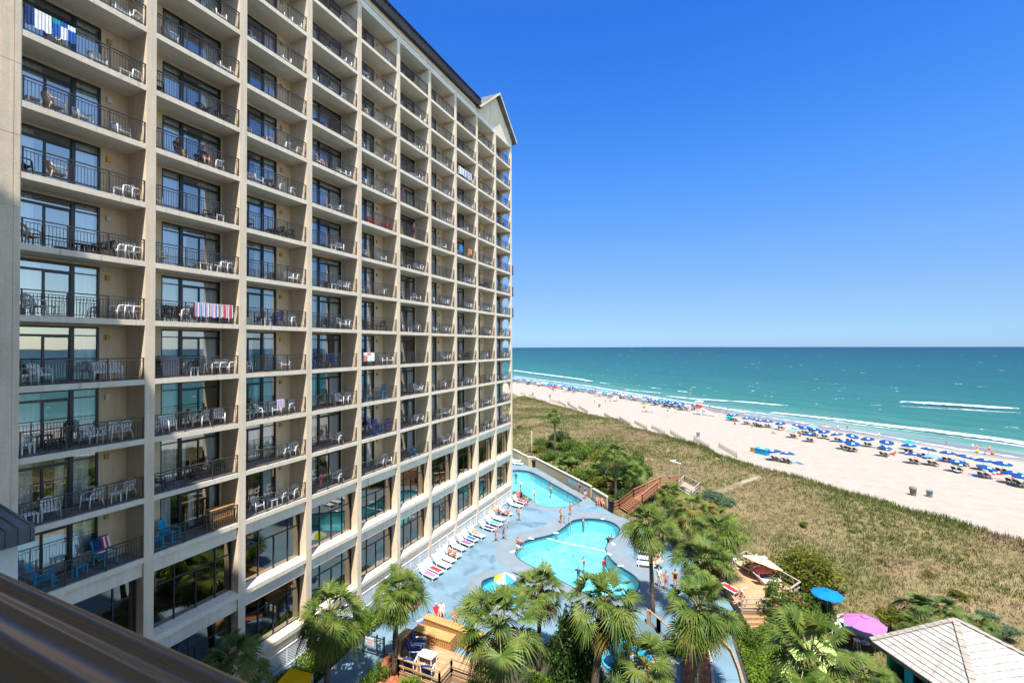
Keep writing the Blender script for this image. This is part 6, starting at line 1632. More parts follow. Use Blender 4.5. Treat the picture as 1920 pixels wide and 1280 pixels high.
table("low white slatted table between the dark cushioned chairs", at(*T8(1130, 960), ZL), 0.7, 1.1, 0.5, None, math.atan2((lp_[1] - lp_[0]).y, (lp_[1] - lp_[0]).x))
def patio_chair(label, p, rz, cush, fr=None):
    t = thing("armchair", label, "chair", p, rz, "cushioned armchairs on the timber terrace"); fr = fr or M['white_plastic']
    for x in (-.3, .3):
        for y in (-.3, .3): q = MB(); q.beam((x, y, 0), (x, y, .55 if y > 0 else .6), .05, .05, up=(0, 1, 0)); q.build("leg", fr, t)
    for x in (-.32, .32): q = MB(); q.beam((x, -.36, .6), (x, .38, .56), .08, .03); q.build("armrest", fr, t)
    q = MB(); q.box(-.28, -.3, .32, .28, .33, .44); q.build("seat", cush, t); q = MB(); q.beam((0, -.3, .42), (0, -.52, 1.05), .56, .10, up=(0, 1, 0.3)); q.build("backrest", cush, t); return t
u = math.atan2((bk[2] - bk[1]).y, (bk[2] - bk[1]).x)
patio_chair("armchair with a black back cushion beside the planter bench", at(*T8(1020, 770), ZL), u - math.radians(62), CL['navy']); patio_chair("armchair with navy cushions half behind the terrace rail", at(*T8(950, 900), ZL), u - math.radians(62), CL['navy'])
patio_chair("dark cushioned armchair behind the front rail of the timber terrace, left", at(*T8(870, 1080), ZL), u + math.radians(20), CL['navy']); patio_chair("dark cushioned armchair behind the front rail of the timber terrace, right", at(*T8(1140, 1190), ZL), u + math.radians(20), CL['navy'])
pc_ = patio_chair("blue folding chair standing behind the planter bench", at(794, 1180, 0.0), u + math.radians(150), CL['blue']); del pc_['group']

def parasol(label, p, r, h, cols, sides=8, tilt=(0, 0), pole=None, vent=True, group=None, name="parasol", cat="parasol", rise=0.28, scallop=0.05):
    t = thing(name, label, cat, p, 0, group); mb = MB(); ax, ay = tilt; top = Vector((0, 0, h))
    Rm = Matrix.Rotation(ax, 3, 'X') @ Matrix.Rotation(ay, 3, 'Y')
    for k in range(sides):
        a0, a1 = 2 * math.pi * k / sides, 2 * math.pi * (k + 1) / sides; rows = 5
        def P_(f, s): 
            a = a0 + (a1 - a0) * s; rr = r * f * (1 - scallop * math.sin(math.pi * s) * f); return top + Rm @ Vector((rr * math.cos(a), rr * math.sin(a), -rise * r * f ** 1.35 - 0.03 * r * math.sin(math.pi * s) * f))
        for i in range(rows):
            for j in range(3):
                q = [P_(max(0.02, i / rows), j / 3), P_((i + 1) / rows, j / 3), P_((i + 1) / rows, (j + 1) / 3), P_(max(0.02, i / rows), (j + 1) / 3)]
                mb.add(q, [(0, 1, 2, 3)], k % len(cols), False); mb.add([v - Vector((0, 0, 0.012)) for v in q], [(3, 2, 1, 0)], k % len(cols), False)
    mb.build("canopy", [c for c in cols], t)
    rb = MB()
    for k in range(sides): a = 2 * math.pi * k / sides; rb.tube([top - Vector((0, 0, .03)), top + Rm @ Vector((r * .97 * math.cos(a), r * .97 * math.sin(a), -rise * r - 0.03))], 0.012, 5)
    rb.build("rib", pole or M['pole_white'], t)
    if vent:
        v = MB(); v.lathe(top + Vector((0, 0, 0.01)), [(0.0, 0.12), (0.06, 0.10), (r * 0.2, 0.0)], sides, 0, False); v.build("vent", cols[0], t)
    q = MB(); q.tube([(0, 0, -0.05), tuple(top + Vector((0, 0, 0.1)))], 0.025, 8); q.build("pole", pole or M['pole_white'], t)
    q = MB(); q.lathe((0, 0, 0), [(0.0, 0.08), (0.24, 0.07), (0.26, 0.0)], 12); q.build("base", M['galv'], t)
    return t
def fabric(nm, c, tr=0.3):
    m, nt, b = new_mat(nm); b.inputs["Base Color"].default_value = (*c, 1); b.inputs["Roughness"].default_value = 0.85; b.inputs["Specular IOR Level"].default_value = 0.1
    t = N(nt, "ShaderNodeBsdfTranslucent"); t.inputs[0].default_value = (*c, 1); mx = N(nt, "ShaderNodeMixShader"); mx.inputs[0].default_value = tr
    nt.links.new(b.outputs[0], mx.inputs[1]); nt.links.new(t.outputs[0], mx.inputs[2]); nt.links.new(mx.outputs[0], nt.nodes["Material Output"].inputs["Surface"]); return m
M['f_cream'] = fabric("fabric_cream", (0.82, 0.74, 0.42)); M['f_blue'] = fabric("fabric_bright_blue", (0.01, 0.24, 0.78)); M['f_mauve'] = fabric("fabric_mauve", (0.60, 0.20, 0.50)); M['f_white'] = fabric("fabric_white", (0.85, 0.84, 0.80)); M['f_lime'] = fabric("fabric_lime", (0.55, 0.72, 0.03)); M['f_sky'] = fabric("fabric_sky", (0.08, 0.38, 0.68)); M['f_yellow'] = fabric("fabric_yellow", (0.85, 0.50, 0.01)); M['f_limepale'] = fabric("fabric_pale_lime", (0.50, 0.64, 0.20))
def par_px(label, cx, cy, base_px, Zb, rpx, cols, **kw):
    p = at(*base_px, Zb); z = depth(p); h = height_to(p, cy); return parasol(label, p, rpx / FPX * z, h, cols, **kw)
par_px("pale yellow parasol leaning over the sun terrace", 1440, 1046, (1432, 1082), ZT, 34, [M['f_cream']], tilt=(-0.30, 0.22), sides=8)
par_px("bright blue parasol beside the oleander bush", 1550, 1108, (1552, 1178), 0.0, 26.5, [M['f_blue']], sides=8)
par_px("mauve parasol over the round grey table by the bar", 1620, 1157, (1622, 1205), 0.9, 34, [M['f_mauve']], sides=8, rise=0.36)
ku = par_px("lime, white and blue striped spray umbrella standing in the wading pool", 946, 1074, (947, 1140), -0.5, 21, [M['f_white'], M['f_lime'], M['f_white'], M['f_lime'], M['f_white'], M['f_sky']], sides=6, vent=False, rise=0.5, scallop=0.0)
# yellow awning over the walk by the lattice
aw = thing("awning", "bright yellow fabric awning sloping over the walk beside the lattice", "awning", at(548, 1275, 2.6)); mb = MB()
c = [at(545, 1251, 2.9), at(586, 1262, 2.9), at(575, 1300, 2.5), at(500, 1300, 2.5)]; mb.add(c, [(0, 1, 2, 3)]); mb.add([v - Vector((0, 0, .02)) for v in c], [(3, 2, 1, 0)]); c2 = [c[1], c[1] - Vector((0, 0, .22)), c[2] - Vector((0, 0, .22)), c[2]]; mb.add(c2, [(0, 1, 2, 3)]); c3 = [c[0], c[0] - Vector((0, 0, .22)), c[1] - Vector((0, 0, .22)), c[1]]; mb.add(c3, [(0, 1, 2, 3)])
wmesh(aw, "canopy", mb, M['f_yellow']); mb = MB(); [mb.tube([Vector((v.x, v.y, 0)), v - Vector((0, 0, .03))], 0.04, 6) for v in (c[0], c[1])]; wmesh(aw, "post", mb, M['galv'])
aw = thing("awning", "lime green fabric awning behind the large fan palm", "awning", at(1530, 1240, 2.2)); mb = MB()
c = [at(1455, 1232, 2.0), at(1545, 1185, 2.5), at(1570, 1225, 2.5), at(1560, 1300, 2.0), at(1470, 1290, 2.0)]; cm = sum(c, Vector()) / 5 + Vector((0, 0, .15)); [mb.add([c[k], c[(k + 1) % 5], cm], [(0, 1, 2)]) for k in range(5)]; [mb.add([c[k], c[(k + 1) % 5], c[(k + 1) % 5] - Vector((0, 0, .25)), c[k] - Vector((0, 0, .25))], [(0, 1, 2, 3)]) for k in range(5)]
wmesh(aw, "canopy", mb, M['f_limepale']); mb = MB(); [mb.tube([Vector((v.x, v.y, 0)), v], 0.05, 6) for v in c]; wmesh(aw, "post", mb, M['galv'])
# float line, hand rails, ladders
def floatline(pts):
    mb = MB(); mf = MB()
    for a, b in zip(pts[:-1], pts[1:]):
        mb.tube([a, b], 0.025, 6); k = int((b - a).length / 0.8)
        for j in range(k): q = a.lerp(b, (j + .5) / k); mf.tube([q - Vector((.16, 0, 0)), q, q + Vector((.16, 0, 0))], [0.03, 0.10, 0.03], 6)
    t = thing("float_line", "white rope with floats across the large pool", "rope", pts[0]); wmesh(t, "rope", mb, M['white_plastic']); wmesh(t, "float", mf, M['white_plastic'])
floatline([at(*V3(u_, v_), -0.10) for u_, v_ in ((1055, 672), (1110, 688), (1235, 718), (1360, 740), (1440, 758), (1508, 772))])
def handrail(label, a, b):
    mb = MB(); z = Vector((0, 0, 1)); mb.tube([a - z * .1, a + z * .85, a + z * .9 + (b - a) * .12, b + z * .45, b - z * .6], 0.028, 6); tag(mb.build("pool_handrail", M['galv']), label, "handrail", "steel hand rails at the pools")
handrail("steel hand rail at the shallow steps of the far pool, left", at(*V3(1195, 452)), at(*V3(1150, 440))); handrail("steel hand rail at the shallow steps of the far pool, right", at(*V3(1303, 437)), at(*V3(1258, 425)))
for j, (u_, v_) in enumerate(((1190, 560), (1222, 575))): handrail(("left rail of the ladder by the man at the pool edge", "right rail of the ladder by the man at the pool edge")[j], at(*V3(u_, v_)), at(*V3(u_ + 18, v_ + 20)))
for j, (u_, v_) in enumerate(((905, 830), (965, 845))): handrail(("left hand rail at the near steps of the large pool", "right hand rail at the near steps of the large pool")[j], at(*V3(u_, v_)), at(*V3(u_ + 60, v_ - 20)))
for j, (u_, v_) in enumerate(((945, 676), (1130, 635), (1480, 528), (1560, 716), (1525, 792), (1615, 880), (805, 775))):
    p = at(*V3(u_, v_), 0.008); q = MB(); q.box(-.28, -.14, 0, .28, .14, .012); tag(q.build("depth_marker", M['white_trim'], None, p, j * 0.7), "white tile set in the pale apron of the large pool", "tile", "white marker tiles round the large pool")

# ------------------------------------------------------------------ people round the pools
PG = "people round the pools"
def pp(ps, u, v, rz, label, skin=0, wear=(), hair=0, Z=0.0, scale=1.0, dz=0.0, fn=V3): person(ps, at(*fn(u, v), Z), rz, label, skin, wear, hair, PG, scale, dz)
pp('walk', 848, 548, -2.6, "man in teal shorts walking away beside the loungers", 1, [('shorts', 'teal')], 0)
pp('stand', 772, 606, 2.0, "woman in a pale wrap standing by the family of bathers", 0, [('onepiece', 'white')], 1, scale=.95)
pp('walk', 678, 700, -0.8, "woman in a red two-piece walking past the loungers", 2, [('brief', 'red'), ('band', 'red')], 1, scale=.95)
pp('walk', 736, 684, -0.9, "woman in a purple beach dress carrying a bag", 1, [('cover', 'purple')], 0, scale=.95)
pp('akimbo', 1168, 566, 2.5, "bare chested man in grey trunks standing at the pool edge", 1, [('shorts', 'grey')], 0)
pp('stand', 1239, 506, 2.6, "man in coral trunks standing between the two pools", 2, [('shorts', 'coral')], 1)
pp('akimbo', 1313, 328, -1.9, "man in a blue shirt and navy shorts by the mural, left of two", 1, [('tee', 'blue'), ('shorts', 'navy')], 4)
pp('stand', 1350, 381, -2.2, "man in a blue patterned shirt and white shorts by the wall, right of two", 1, [('tee', 'blue'), ('shorts', 'white')], 0)
pp('stand', 968, 398, 2.0, "woman in a white shirt standing at the far pool edge", 1, [('tee', 'white'), ('brief', 'navy')], 0)
pp('ground', 966, 408, -1.6, "child crouching at the feet of the woman in white", 1, [('brief', 'green')], 1, scale=.75)
pp('stand', 845, 405, 0.3, "woman with long brown hair standing by the hotel corner", 2, [('onepiece', 'coral')], 1); pp('stand', 868, 412, 1.2, "person in a black dress standing by the hotel corner", 1, [('cover', 'black')], 0)
pp('stand', 900, 440, -1.2, "child in a red swimsuit in front of the hotel corner loungers", 2, [('onepiece', 'red')], 1, scale=.8); pp('stand', 917, 436, -1.9, "child in navy trunks in front of the hotel corner loungers", 2, [('shorts', 'navy')], 0, scale=.75)
pp('ground', 846, 718, -0.6, "boy with green armbands sitting on the edge of the large pool", 2, [('brief', 'green')], 0, scale=.85); pp('ground', 851, 768, -0.5, "person in a white shirt crouching at the edge of the large pool", 1, [('tee', 'white')], 0, scale=.9)
pp('sit', 1442, 428, -2.6, "sunbather in navy shorts seated by the short wall, left of the couple", 2, [('shorts', 'navy')], 1); pp('sit', 1478, 436, -2.6, "sunbather in white shorts seated by the short wall, right of the couple", 2, [('shorts', 'white')], 0)
for j, (u_, v_, c_) in enumerate(((325, 815, 'coral'), (372, 838, 'orange'))):
    pp('sit', u_, v_, 1.3 if j else -0.3, ("sunburnt man sitting on the fifth lounger of the lattice row", "person with orange trunks sitting at the foot of the fifth lounger")[j], 2, [('shorts', c_)], 0, scale=.95)
a, b = at(*V3(475, 635)), at(*V3(592, 690)); person('lounge', a.lerp(b, .45) - Vector((0, 0, .1)), math.radians(-102), "woman in an orange two-piece lying on the ninth lounger", 2, [('brief', 'orange'), ('band', 'orange')], 2, PG)
for j, (u_, v_, lb, w_) in enumerate(((660, 500, "woman with a yellow top in the family group by the loungers", [('tee', 'yellow')]), (700, 502, "woman in pink in the family group by the loungers", [('onepiece', 'pink')]), (735, 510, "child in white in the family group by the loungers", [('tee', 'white')]), (770, 515, "child in coral in the family group by the loungers", [('onepiece', 'coral')]))):
    pp('sit', u_, v_, -1.0 + j * .5, lb, (2, 1, 0, 2)[j], w_, j % 3, scale=.9)
SW = [(POOL2, 830, 200, 0, 'navy', "bather with dark hair near the left edge of the far pool"), (POOL2, 865, 262, 0, 'white', "bather in a white shirt in the far pool"), (POOL2, 1085, 258, 1, 'teal', "bather close under the straight edge of the far pool"), (POOL2, 1090, 300, 2, 'coral', "bather with pale hair in the middle of the far pool"), (POOL2, 1222, 332, 1, 'blue', "bather with a blue float holding the far pool edge"),
      (POOL, 1335, 540, 1, 'coral', "bather at the top curve of the large pool"), (POOL, 1522, 678, 0, 'black', "dark haired bather at the right edge of the large pool, left of two"), (POOL, 1548, 668, 1, 'grey', "bather at the right edge of the large pool, right of two"), (POOL, 1340, 838, 0, 'coral', "bather with an arm out in the middle of the large pool"), (POOL, 1487, 850, 0, 'red', "child in a red shirt in the large pool"), (POOL, 1297, 915, 0, 'navy', "bather behind the palm fronds in the large pool")]
for (pl, u_, v_, h_, c_, lb) in SW: person('swim', at(*V3(u_, v_), -0.15), u_ * .7, lb, (u_ // 7) % 3, [('tee', c_)], h_, PG, 1.0, -1.34)
V4 = lambda u, v: (880 + u / 4, 960 + v / 4)
for ps, u_, v_, rz, lb, sk, w_, h_ in (('stand', 1425, 565, 2.6, "person in white and pale blue beachwear standing right of the slim palm", 0, [('tee', 'white'), ('shorts', 'white')], 2), ('stand', 1478, 590, 2.9, "sunburnt man with orange trunks and folded arms right of the slim palm", 2, [('shorts', 'orange')], 1), ('stand', 1545, 575, 3.2, "tanned person in dark swimwear right of the folded arms man", 1, [('onepiece', 'black')], 0),
    ('sit', 1395, 360, 1.9, "bather with a white hat sitting on the farthest lounger right of the palm", 2, [('brief', 'pink')], 3), ('sit', 1420, 395, 1.9, "woman in a red swimsuit sitting on the middle lounger right of the palm", 2, [('onepiece', 'red')], 1), ('lounge', 1415, 425, 1.7, "woman reclining on the nearest lounger right of the palm", 0, [('brief', 'red'), ('band', 'red')], 2),
    ('stand', 1120, 884, 3.0, "bather standing at the splash pool edge behind a frond, left of two", 2, [('shorts', 'navy')], 0), ('stand', 1200, 908, 3.0, "bather standing at the splash pool edge behind a frond, right of two", 2, [('brief', 'coral')], 1)):
    pp(ps, u_, v_, rz, lb, sk, w_, h_, fn=V4)
pp('ground', 560, 985, 2.3, "bare backed man in a white cap sitting on the sun terrace", 2, [('shorts', 'grey')], 3, Z=ZT + .32, fn=D3)
pp('lounge', 690, 470, 0.75, "man in black trunks stretched out under the pale yellow parasol", 2, [('shorts', 'black')], 0, Z=ZT, fn=D3)
pp('sit', 810, 420, 2.0, "person in a striped blue shirt under the pale yellow parasol", 2, [('tee', 'blue')], 3, Z=ZT, fn=D3); pp('sit', 920, 450, 2.0, "person in an orange shirt under the pale yellow parasol", 2, [('tee', 'orange')], 0, Z=ZT, fn=D3)
pp('sit', 1140, 600, 2.4, "woman in a yellow top at the right end of the pink table", 1, [('tee', 'yellow'), ('shorts', 'black')], 0, Z=ZT, fn=D3)
pp('sit', 1060, 940, 2.4, "person in a blue shirt at the bushy end of the sun terrace", 1, [('tee', 'blue')], 0, Z=ZT, fn=D3)
for u_, v_, rz, lb, w_, h_, sk in ((1260, 330, -2.4, "woman in a red flowered dress and wide white hat behind the planter", [('cover', 'red')], 3, 1), (1340, 300, -2.4, "person in a pale shirt behind the woman in the red flowered dress", [('tee', 'white')], 2, 0), (1540, 400, -2.2, "sunburnt bather seated behind the planter, partly under fronds", [('brief', 'pink')], 1, 2)):
    pp('sit', u_, v_, rz, lb, sk, w_, h_, fn=T8)
# ------------------------------------------------------------------ what stands on the balconies
M['rattan'] = mat("tan_wood_slats", (0.42, 0.22, 0.08), 0.6, 0.25, 5)
def chair_parts(m_, high=False):
    """moulded plastic armchair facing +x; feet on z=0"""
    P_ = {}
    s = MB(); s.box(-0.20, -0.235, 0.40, 0.22, 0.235, 0.43); s.box(0.19, -0.235, 0.36, 0.22, 0.235, 0.398); P_['seat'] = [s]
    b = MB(); hb = 1.02 if high else 0.86; n = 9
    def bp(y, t): return (-0.20 - 0.16 * t - 0.05 * (1 - (y / 0.26) ** 2) * 0 + 0.10 * (y / 0.27) ** 2, y * (1 - 0.12 * t), 0.43 + (hb - 0.43) * t * (1 - 0.22 * (y / 0.26) ** 2))
    for j in range(5):
        y = -0.20 + 0.10 * j; b.tube([bp(y, t) for t in (0.0, 0.35, 0.7, 0.96)], [0.03] * 4, 4, 0, True, False)
    b.tube([bp(y, 1.0) for y in np.linspace(-0.26, 0.26, 9)], 0.028, 5); b.tube([bp(y, .06) for y in (-.22, 0, .22)], 0.026, 5)
    for sg in (-1, 1): b.tube([bp(sg * .25, 0.0), bp(sg * .26, .5), bp(sg * .26, 1.0)], 0.026, 5)
    P_['backrest'] = [b]
    P_['armrest'] = []; P_['leg'] = []
    for sg in (-1, 1):
        a = MB(); a.tube([(-0.24, sg * .27, .66), (-.05, sg * .29, .655), (.16, sg * .29, .64), (.22, sg * .285, .60)], [.024, .03, .03, .026], 5); P_['armrest'].append(a)
        l = MB(); l.tube([(.22, sg * .285, .61), (.235, sg * .275, .40), (.27, sg * .29, 0)], [.026, .032, .024], 5); P_['leg'].append(l)
        l = MB(); l.tube([(-.21, sg * .24, .46), (-.24, sg * .25, .38), (-.33, sg * .28, 0)], [.03, .032, .024], 5); P_['leg'].append(l)
    return P_
def proto_of(name, parts, m_, cat):
    """(thing, kids) with its parts, and the same shape as one small mesh for balconies too far to show them"""
    t = thing(name, None, cat); kids = []; far = MB()
    for nm, l in parts.items():
        for q in l: kids.append((q.build(nm, m_, t), [])); far.add(q.v, q.f); far.s[-len(q.f):] = q.s
    return dict(t=t, kids=kids, far=far.mesh(name, m_), used=False, cat=cat, name=name)
def table_parts():
    s = MB(); s.box(-.22, -.22, .42, .22, .22, .45); L = []
    for x in (-.18, .18):
        for y in (-.18, .18): q = MB(); q.beam((x, y, 0), (x, y, .42), .045, .045, up=(0, 1, 0)); L.append(q)
    return {'table_top': [s], 'leg': L}
def rocker_parts():
    P_ = {'seat': [MB()], 'backrest': [MB()], 'armrest': [], 'leg': [], 'rocker': []}
    for k in range(6): P_['seat'][0].beam((-.22 + .085 * k, -.27, .40 + .012 * k), (-.22 + .085 * k, .27, .40 + .012 * k), .07, .025)
    for k in range(6): P_['backrest'][0].beam((-.25, -.21 + .084 * k, .42), (-.46, -.21 + .084 * k, 1.12), .02, .06, up=(0, 1, 0))
    for z in (.5, 1.1): P_['backrest'][0].beam((-.25 - .21 * (z - .42) / .7, -.27, z), (-.25 - .21 * (z - .42) / .7, .27, z), .035, .07)
    for sg in (-1, 1):
        a = MB(); a.beam((-.38, sg * .31, .64), (.32, sg * .31, .66), .10, .028); P_['armrest'].append(a)
        for x0, x1 in ((.27, .27), (-.24, -.26)): l = MB(); l.beam((x0, sg * .29, .09), (x1, sg * .29, .64), .05, .05, up=(0, 1, 0)); P_['leg'].append(l)
        r_ = MB(); r_.tube([(-.55, sg * .29, .11), (-.2, sg * .29, .045), (.15, sg * .29, .04), (.42, sg * .29, .09)], .03, 4); P_['rocker'].append(r_)
    return P_
CP = chair_parts(None)
K = dict(w=proto_of("plastic_chair", chair_parts(None), M['white_plastic'], "chair"), h=proto_of("high_chair", chair_parts(None, True), M['white_plastic'], "chair"), d=proto_of("dark_chair", chair_parts(None), M['dark_chair'], "chair"), b=proto_of("blue_chair", chair_parts(None, True), M['blue_plastic'], "chair"),
         r=proto_of("red_chair", chair_parts(None), M['red_plastic'], "chair"), o=proto_of("orange_chair", rocker_parts(), M['orange_paint'], "chair"), k=proto_of("rocking_chair", rocker_parts(), M['teal_paint'], "rocking chair"), e=proto_of("beige_chair", chair_parts(None), M['beige_plastic'], "chair"),
         t=proto_of("side_table", table_parts(), M['white_plastic'], "side table"), T=proto_of("teal_table", table_parts(), M['teal_paint'], "side table"), x=proto_of("dark_table", table_parts(), M['dark_chair'], "side table"), z=proto_of("navy_rocker", rocker_parts(), M['blue_plastic'], "chair"))
LOOK = dict(w="white plastic armchair", h="high backed white plastic armchair", d="dark woven armchair", b="bright blue plastic armchair", r="red plastic armchair", o="orange wooden chair", k="teal wooden rocking chair", e="beige plastic armchair", t="low white side table", T="teal slatted side table", x="dark side table", z="royal blue wooden chair")
ROWN = {k: ORD[k + 3] for k in range(-3, 10)}
BAYN = ["nearest"] + [ORD[i] for i in range(1, 9)] + ["farthest"]
BALC = {}   # (bay, row): [(kind, t along, depth, turn)]
BALC.update({(0, 5): [('w', .30, .5, 40), ('h', .62, .6, -90), ('t', .84, .5, 0), ('w', .93, .55, 200)], (0, 4): [('t', .12, .5, 0), ('e', .27, .5, 10), ('w', .5, .6, -80), ('w', .83, .6, -80)], (0, 3): [('d', .05, .6, 0), ('e', .30, .5, 0), ('t', .79, .5, 0), ('w', .86, .5, 190), ('w', .94, .6, 200)],
 (0, 2): [('e', .1, .55, 20), ('x', .5, .7, 0), ('x', .57, .7, 0), ('d', .70, .7, 180), ('w', .81, .5, 195), ('w', .875, .5, 195), ('w', .945, .5, 200)], (0, 1): [('w', .05, .6, 0), ('w', .14, .5, 20), ('t', .26, .45, 0), ('w', .82, .5, 190), ('w', .885, .55, 190), ('w', .95, .55, 200)], (0, 0): [('w', .04, .6, -60), ('w', .19, .6, -65), ('w', .67, .6, -100), ('w', .79, .6, -110)],
 (0, -1): [('t', .10, .55, 0), ('w', .02, .45, 30), ('x', .30, .8, 0), ('x', .38, .8, 0), ('h', .60, .65, -75), ('w', .74, .6, 215), ('w', .86, .6, 200)], (0, -2): [('t', .12, .4, 0), ('w', .27, .5, -100), ('w', .60, .6, 190), ('t', .78, .45, 0), ('w', .90, .6, 200)], (0, -3): [('k', .24, .6, -25), ('T', .51, .6, 0), ('k', .73, .75, -70)],
 (0, 6): [('w', .82, .6, -90), ('w', .93, .5, 200)], (1, 6): [('e', .22, .6, 0), ('w', .86, .5, -90), ('t', .93, .5, 0)], (1, 5): [('d', .06, .5, 0), ('d', .62, .6, -90), ('d', .84, .6, -90)], (1, 4): [('d', .62, .8, -90), ('w', .78, .6, 190)], (1, 3): [('w', .06, .6, -60), ('t', .80, .5, 0), ('d', .72, .6, 190)],
 (1, 2): [('w', .12, .6, 10), ('t', .60, .5, 0), ('t', .73, .55, 0), ('w', .83, .55, 195), ('w', .92, .6, 200)], (1, 1): [('w', .04, .6, 0), ('d', .26, .6, -80), ('w', .36, .5, 190), ('w', .94, .6, 200)], (1, 0): [('d', .06, .6, 0), ('t', .50, .6, 0), ('w', .74, .6, 190), ('w', .84, .6, 190), ('w', .94, .55, 200)], (1, -1): [('w', .06, .5, 0), ('w', .22, .6, -60), ('w', .62, .7, 195), ('w', .84, .65, -120)],
 (1, -2): [('d', .12, .6, -40), ('d', .61, .8, -90), ('d', .84, .8, -100)], (1, -3): [('k', .10, .5, -30), ('k', .27, .75, -60)], (1, 7): [('w', .8, .5, -90)],
 (4, 4): [('r', .4, .6, -90), ('r', .85, .6, 190)], (8, -1): [('o', .15, .6, -40), ('o', .42, .6, -60), ('w', .9, .6, 200)], (4, -2): [('z', .45, .5, -60), ('z', .62, .6, -100), ('b', .85, .6, 190)], (5, -3): [('d', .15, .5, 0), ('k', .6, .5, -60)], (4, -1): [('T', .3, .5, 0), ('k', .72, .6, 190)], (3, 0): [('b', .15, .5, -60), ('d', .3, .6, 0), ('b', .62, .8, -90)],
 (3, 6): [('e', .78, .6, 190), ('d', .3, .7, -90)], (2, -1): [('w', .05, .5, 0), ('w', .32, .5, -60), ('w', .55, .5, -100), ('w', .8, .6, 190)], (2, 3): [('d', .1, .5, 0), ('x', .5, .7, 0), ('d', .62, .6, 190), ('d', .8, .7, 200)], (2, 4): [('w', .1, .6, -60), ('w', .24, .5, -80), ('w', .62, .6, 195), ('w', .8, .6, 200)], (2, 1): [('t', .12, .5, 0), ('t', .4, .5, 0), ('b', .62, .7, 190), ('w', .82, .6, 200)]})
r8 = random.Random(88)
for i in range(2, 10):
    for k in range(-3, 10):
        if (i, k) in BALC or not in_frame(i, k): continue
        it = []; m_ = r8.random()
        if m_ < .07: it = [('d', .3, .6, -80), ('x', .5, .6, 0), ('d', .72, .6, 190)]
        elif m_ < .12: it = []
        else:
            if r8.random() < .55: it.append(('w', r8.uniform(.06, .3), .55, r8.choice((-60, 0, -85))))
            if r8.random() < .4: it.append(('t', r8.uniform(.4, .55), .5, 0))
            it.append(('w', r8.uniform(.68, .78), .55, r8.choice((-95, 190, -120)))); 
            if r8.random() < .75: it.append(('w', r8.uniform(.87, .94), .58, r8.choice((195, 205, -110))))
        BALC[(i, k)] = it
for (i, k), items in sorted(BALC.items()):
    y0, y1 = COLR[i], COLR[i + 1] - CT; items = sorted(items, key=lambda q: q[1]); cnt = {}
    for (kd, t, dp, rt) in items: cnt[kd] = cnt.get(kd, 0) + 1
    seen = {}
    for (kd, t, dp, rt) in items:
        pr = K[kd]; seen[kd] = seen.get(kd, 0) + 1; n = cnt[kd]
        pos = "" if n == 1 else {(1, 2): "left of two ", (2, 2): "right of two ", (1, 3): "left of three ", (2, 3): "middle of three ", (3, 3): "right of three "}.get((seen[kd], n), ORD[seen[kd] - 1] + " from left ")
        lab = f"{LOOK[kd]}, {pos}on the {ROWN[k]} balcony up in the {BAYN[i]} bay"
        loc = (XF - 0.12 - (1 - dp) * 0.0 - dp * 0.75 - 0.1, y0 + (y1 - y0) * t, FL[k] + 0.004); rz = math.radians(rt) + math.pi / 2 if kd not in 'tTx' else 0.0
        # turn: 0 faces along the front, -90 faces out to sea
        g = {'chair': "chairs on the hotel balconies", 'rocking chair': "rocking chairs on the hotel balconies", 'side table': "side tables on the hotel balconies"}[pr['cat']]
        if i <= 2:
            if not pr['used']:
                pr['used'] = True; o = pr['t']; o.location = loc; o.rotation_euler = (0, 0, rz); tag(o, lab, None, g)
            else: copy_tree(pr['t'], pr['kids'], loc, rz, lab, g)
        else: tag(link(pr['name'], pr['far'], None, loc, rz), lab, pr['cat'], g)
for pr in K.values():
    if not pr['used']:
        for c, _ in pr['kids']: bpy.data.objects.remove(c)
        bpy.data.objects.remove(pr['t'])
# towels over railings, flag towel, grill, flower pot, slatted bar
def hang(label, i, k, t0, t1, cols, drop, kind=0):
    """cloth folded over a balcony rail; cols: stripes along it"""
    y0, y1 = COLR[i], COLR[i + 1] - CT; a = y0 + (y1 - y0) * t0; b = y0 + (y1 - y0) * t1; z = FL[k] + 1.045; x = XF - 0.07; mb = MB(); n = 24
    prof = [(-0.055, -drop * 0.55), (-0.05, -0.2), (-0.045, 0.0), (0.0, 0.012), (0.05, 0.0), (0.055, -0.2), (0.06, -drop)]
    for j in range(n):
        for q in range(len(prof) - 1):
            def P_(jj, qq): s = jj / n; w = 0.012 * math.sin(jj * 1.9) * (1 if qq in (0, 5, 6) else 0.2); return (x + prof[qq][0] + w, a + (b - a) * s, z + prof[qq][1] * (1 + 0.04 * math.sin(jj * .7)))
            m_ = (j * 3 // n if kind == 0 else j) % len(cols) if kind < 2 else (q + j // 8) % len(cols)
            mb.add([P_(j, q), P_(j + 1, q), P_(j + 1, q + 1), P_(j, q + 1)], [(0, 1, 2, 3)], m_, True)
    tag(mb.build("beach_towel", [CL[c] for c in cols]), label, "towel", "towels hung over balcony rails")
hang("red, white and blue striped beach towel over the rail in the second bay", 1, 1, .43, .72, ('pink', 'white', 'blue', 'white'), .72, 1); hang("red and white flag towel next to the striped one in the second bay", 1, 1, .73, .91, ('red', 'white', 'navy', 'white', 'red'), .72, 1)
hang("white towels with a navy edge over the topmost rail of the nearest bay", 0, 5, .02, .20, ('navy', 'white', 'white'), .75, 0); hang("blue, green and white striped towel over the topmost rail of the nearest bay", 0, 5, .21, .38, ('teal', 'blue', 'white', 'blue'), .7, 2)
hang("white towel with pink band over a rail in the fifth bay", 4, 0, .06, .34, ('white', 'white', 'coral'), .65, 2); hang("navy and white towel covering the rail in the eighth bay", 7, 7, .1, .75, ('white', 'navy', 'white'), .8, 1)
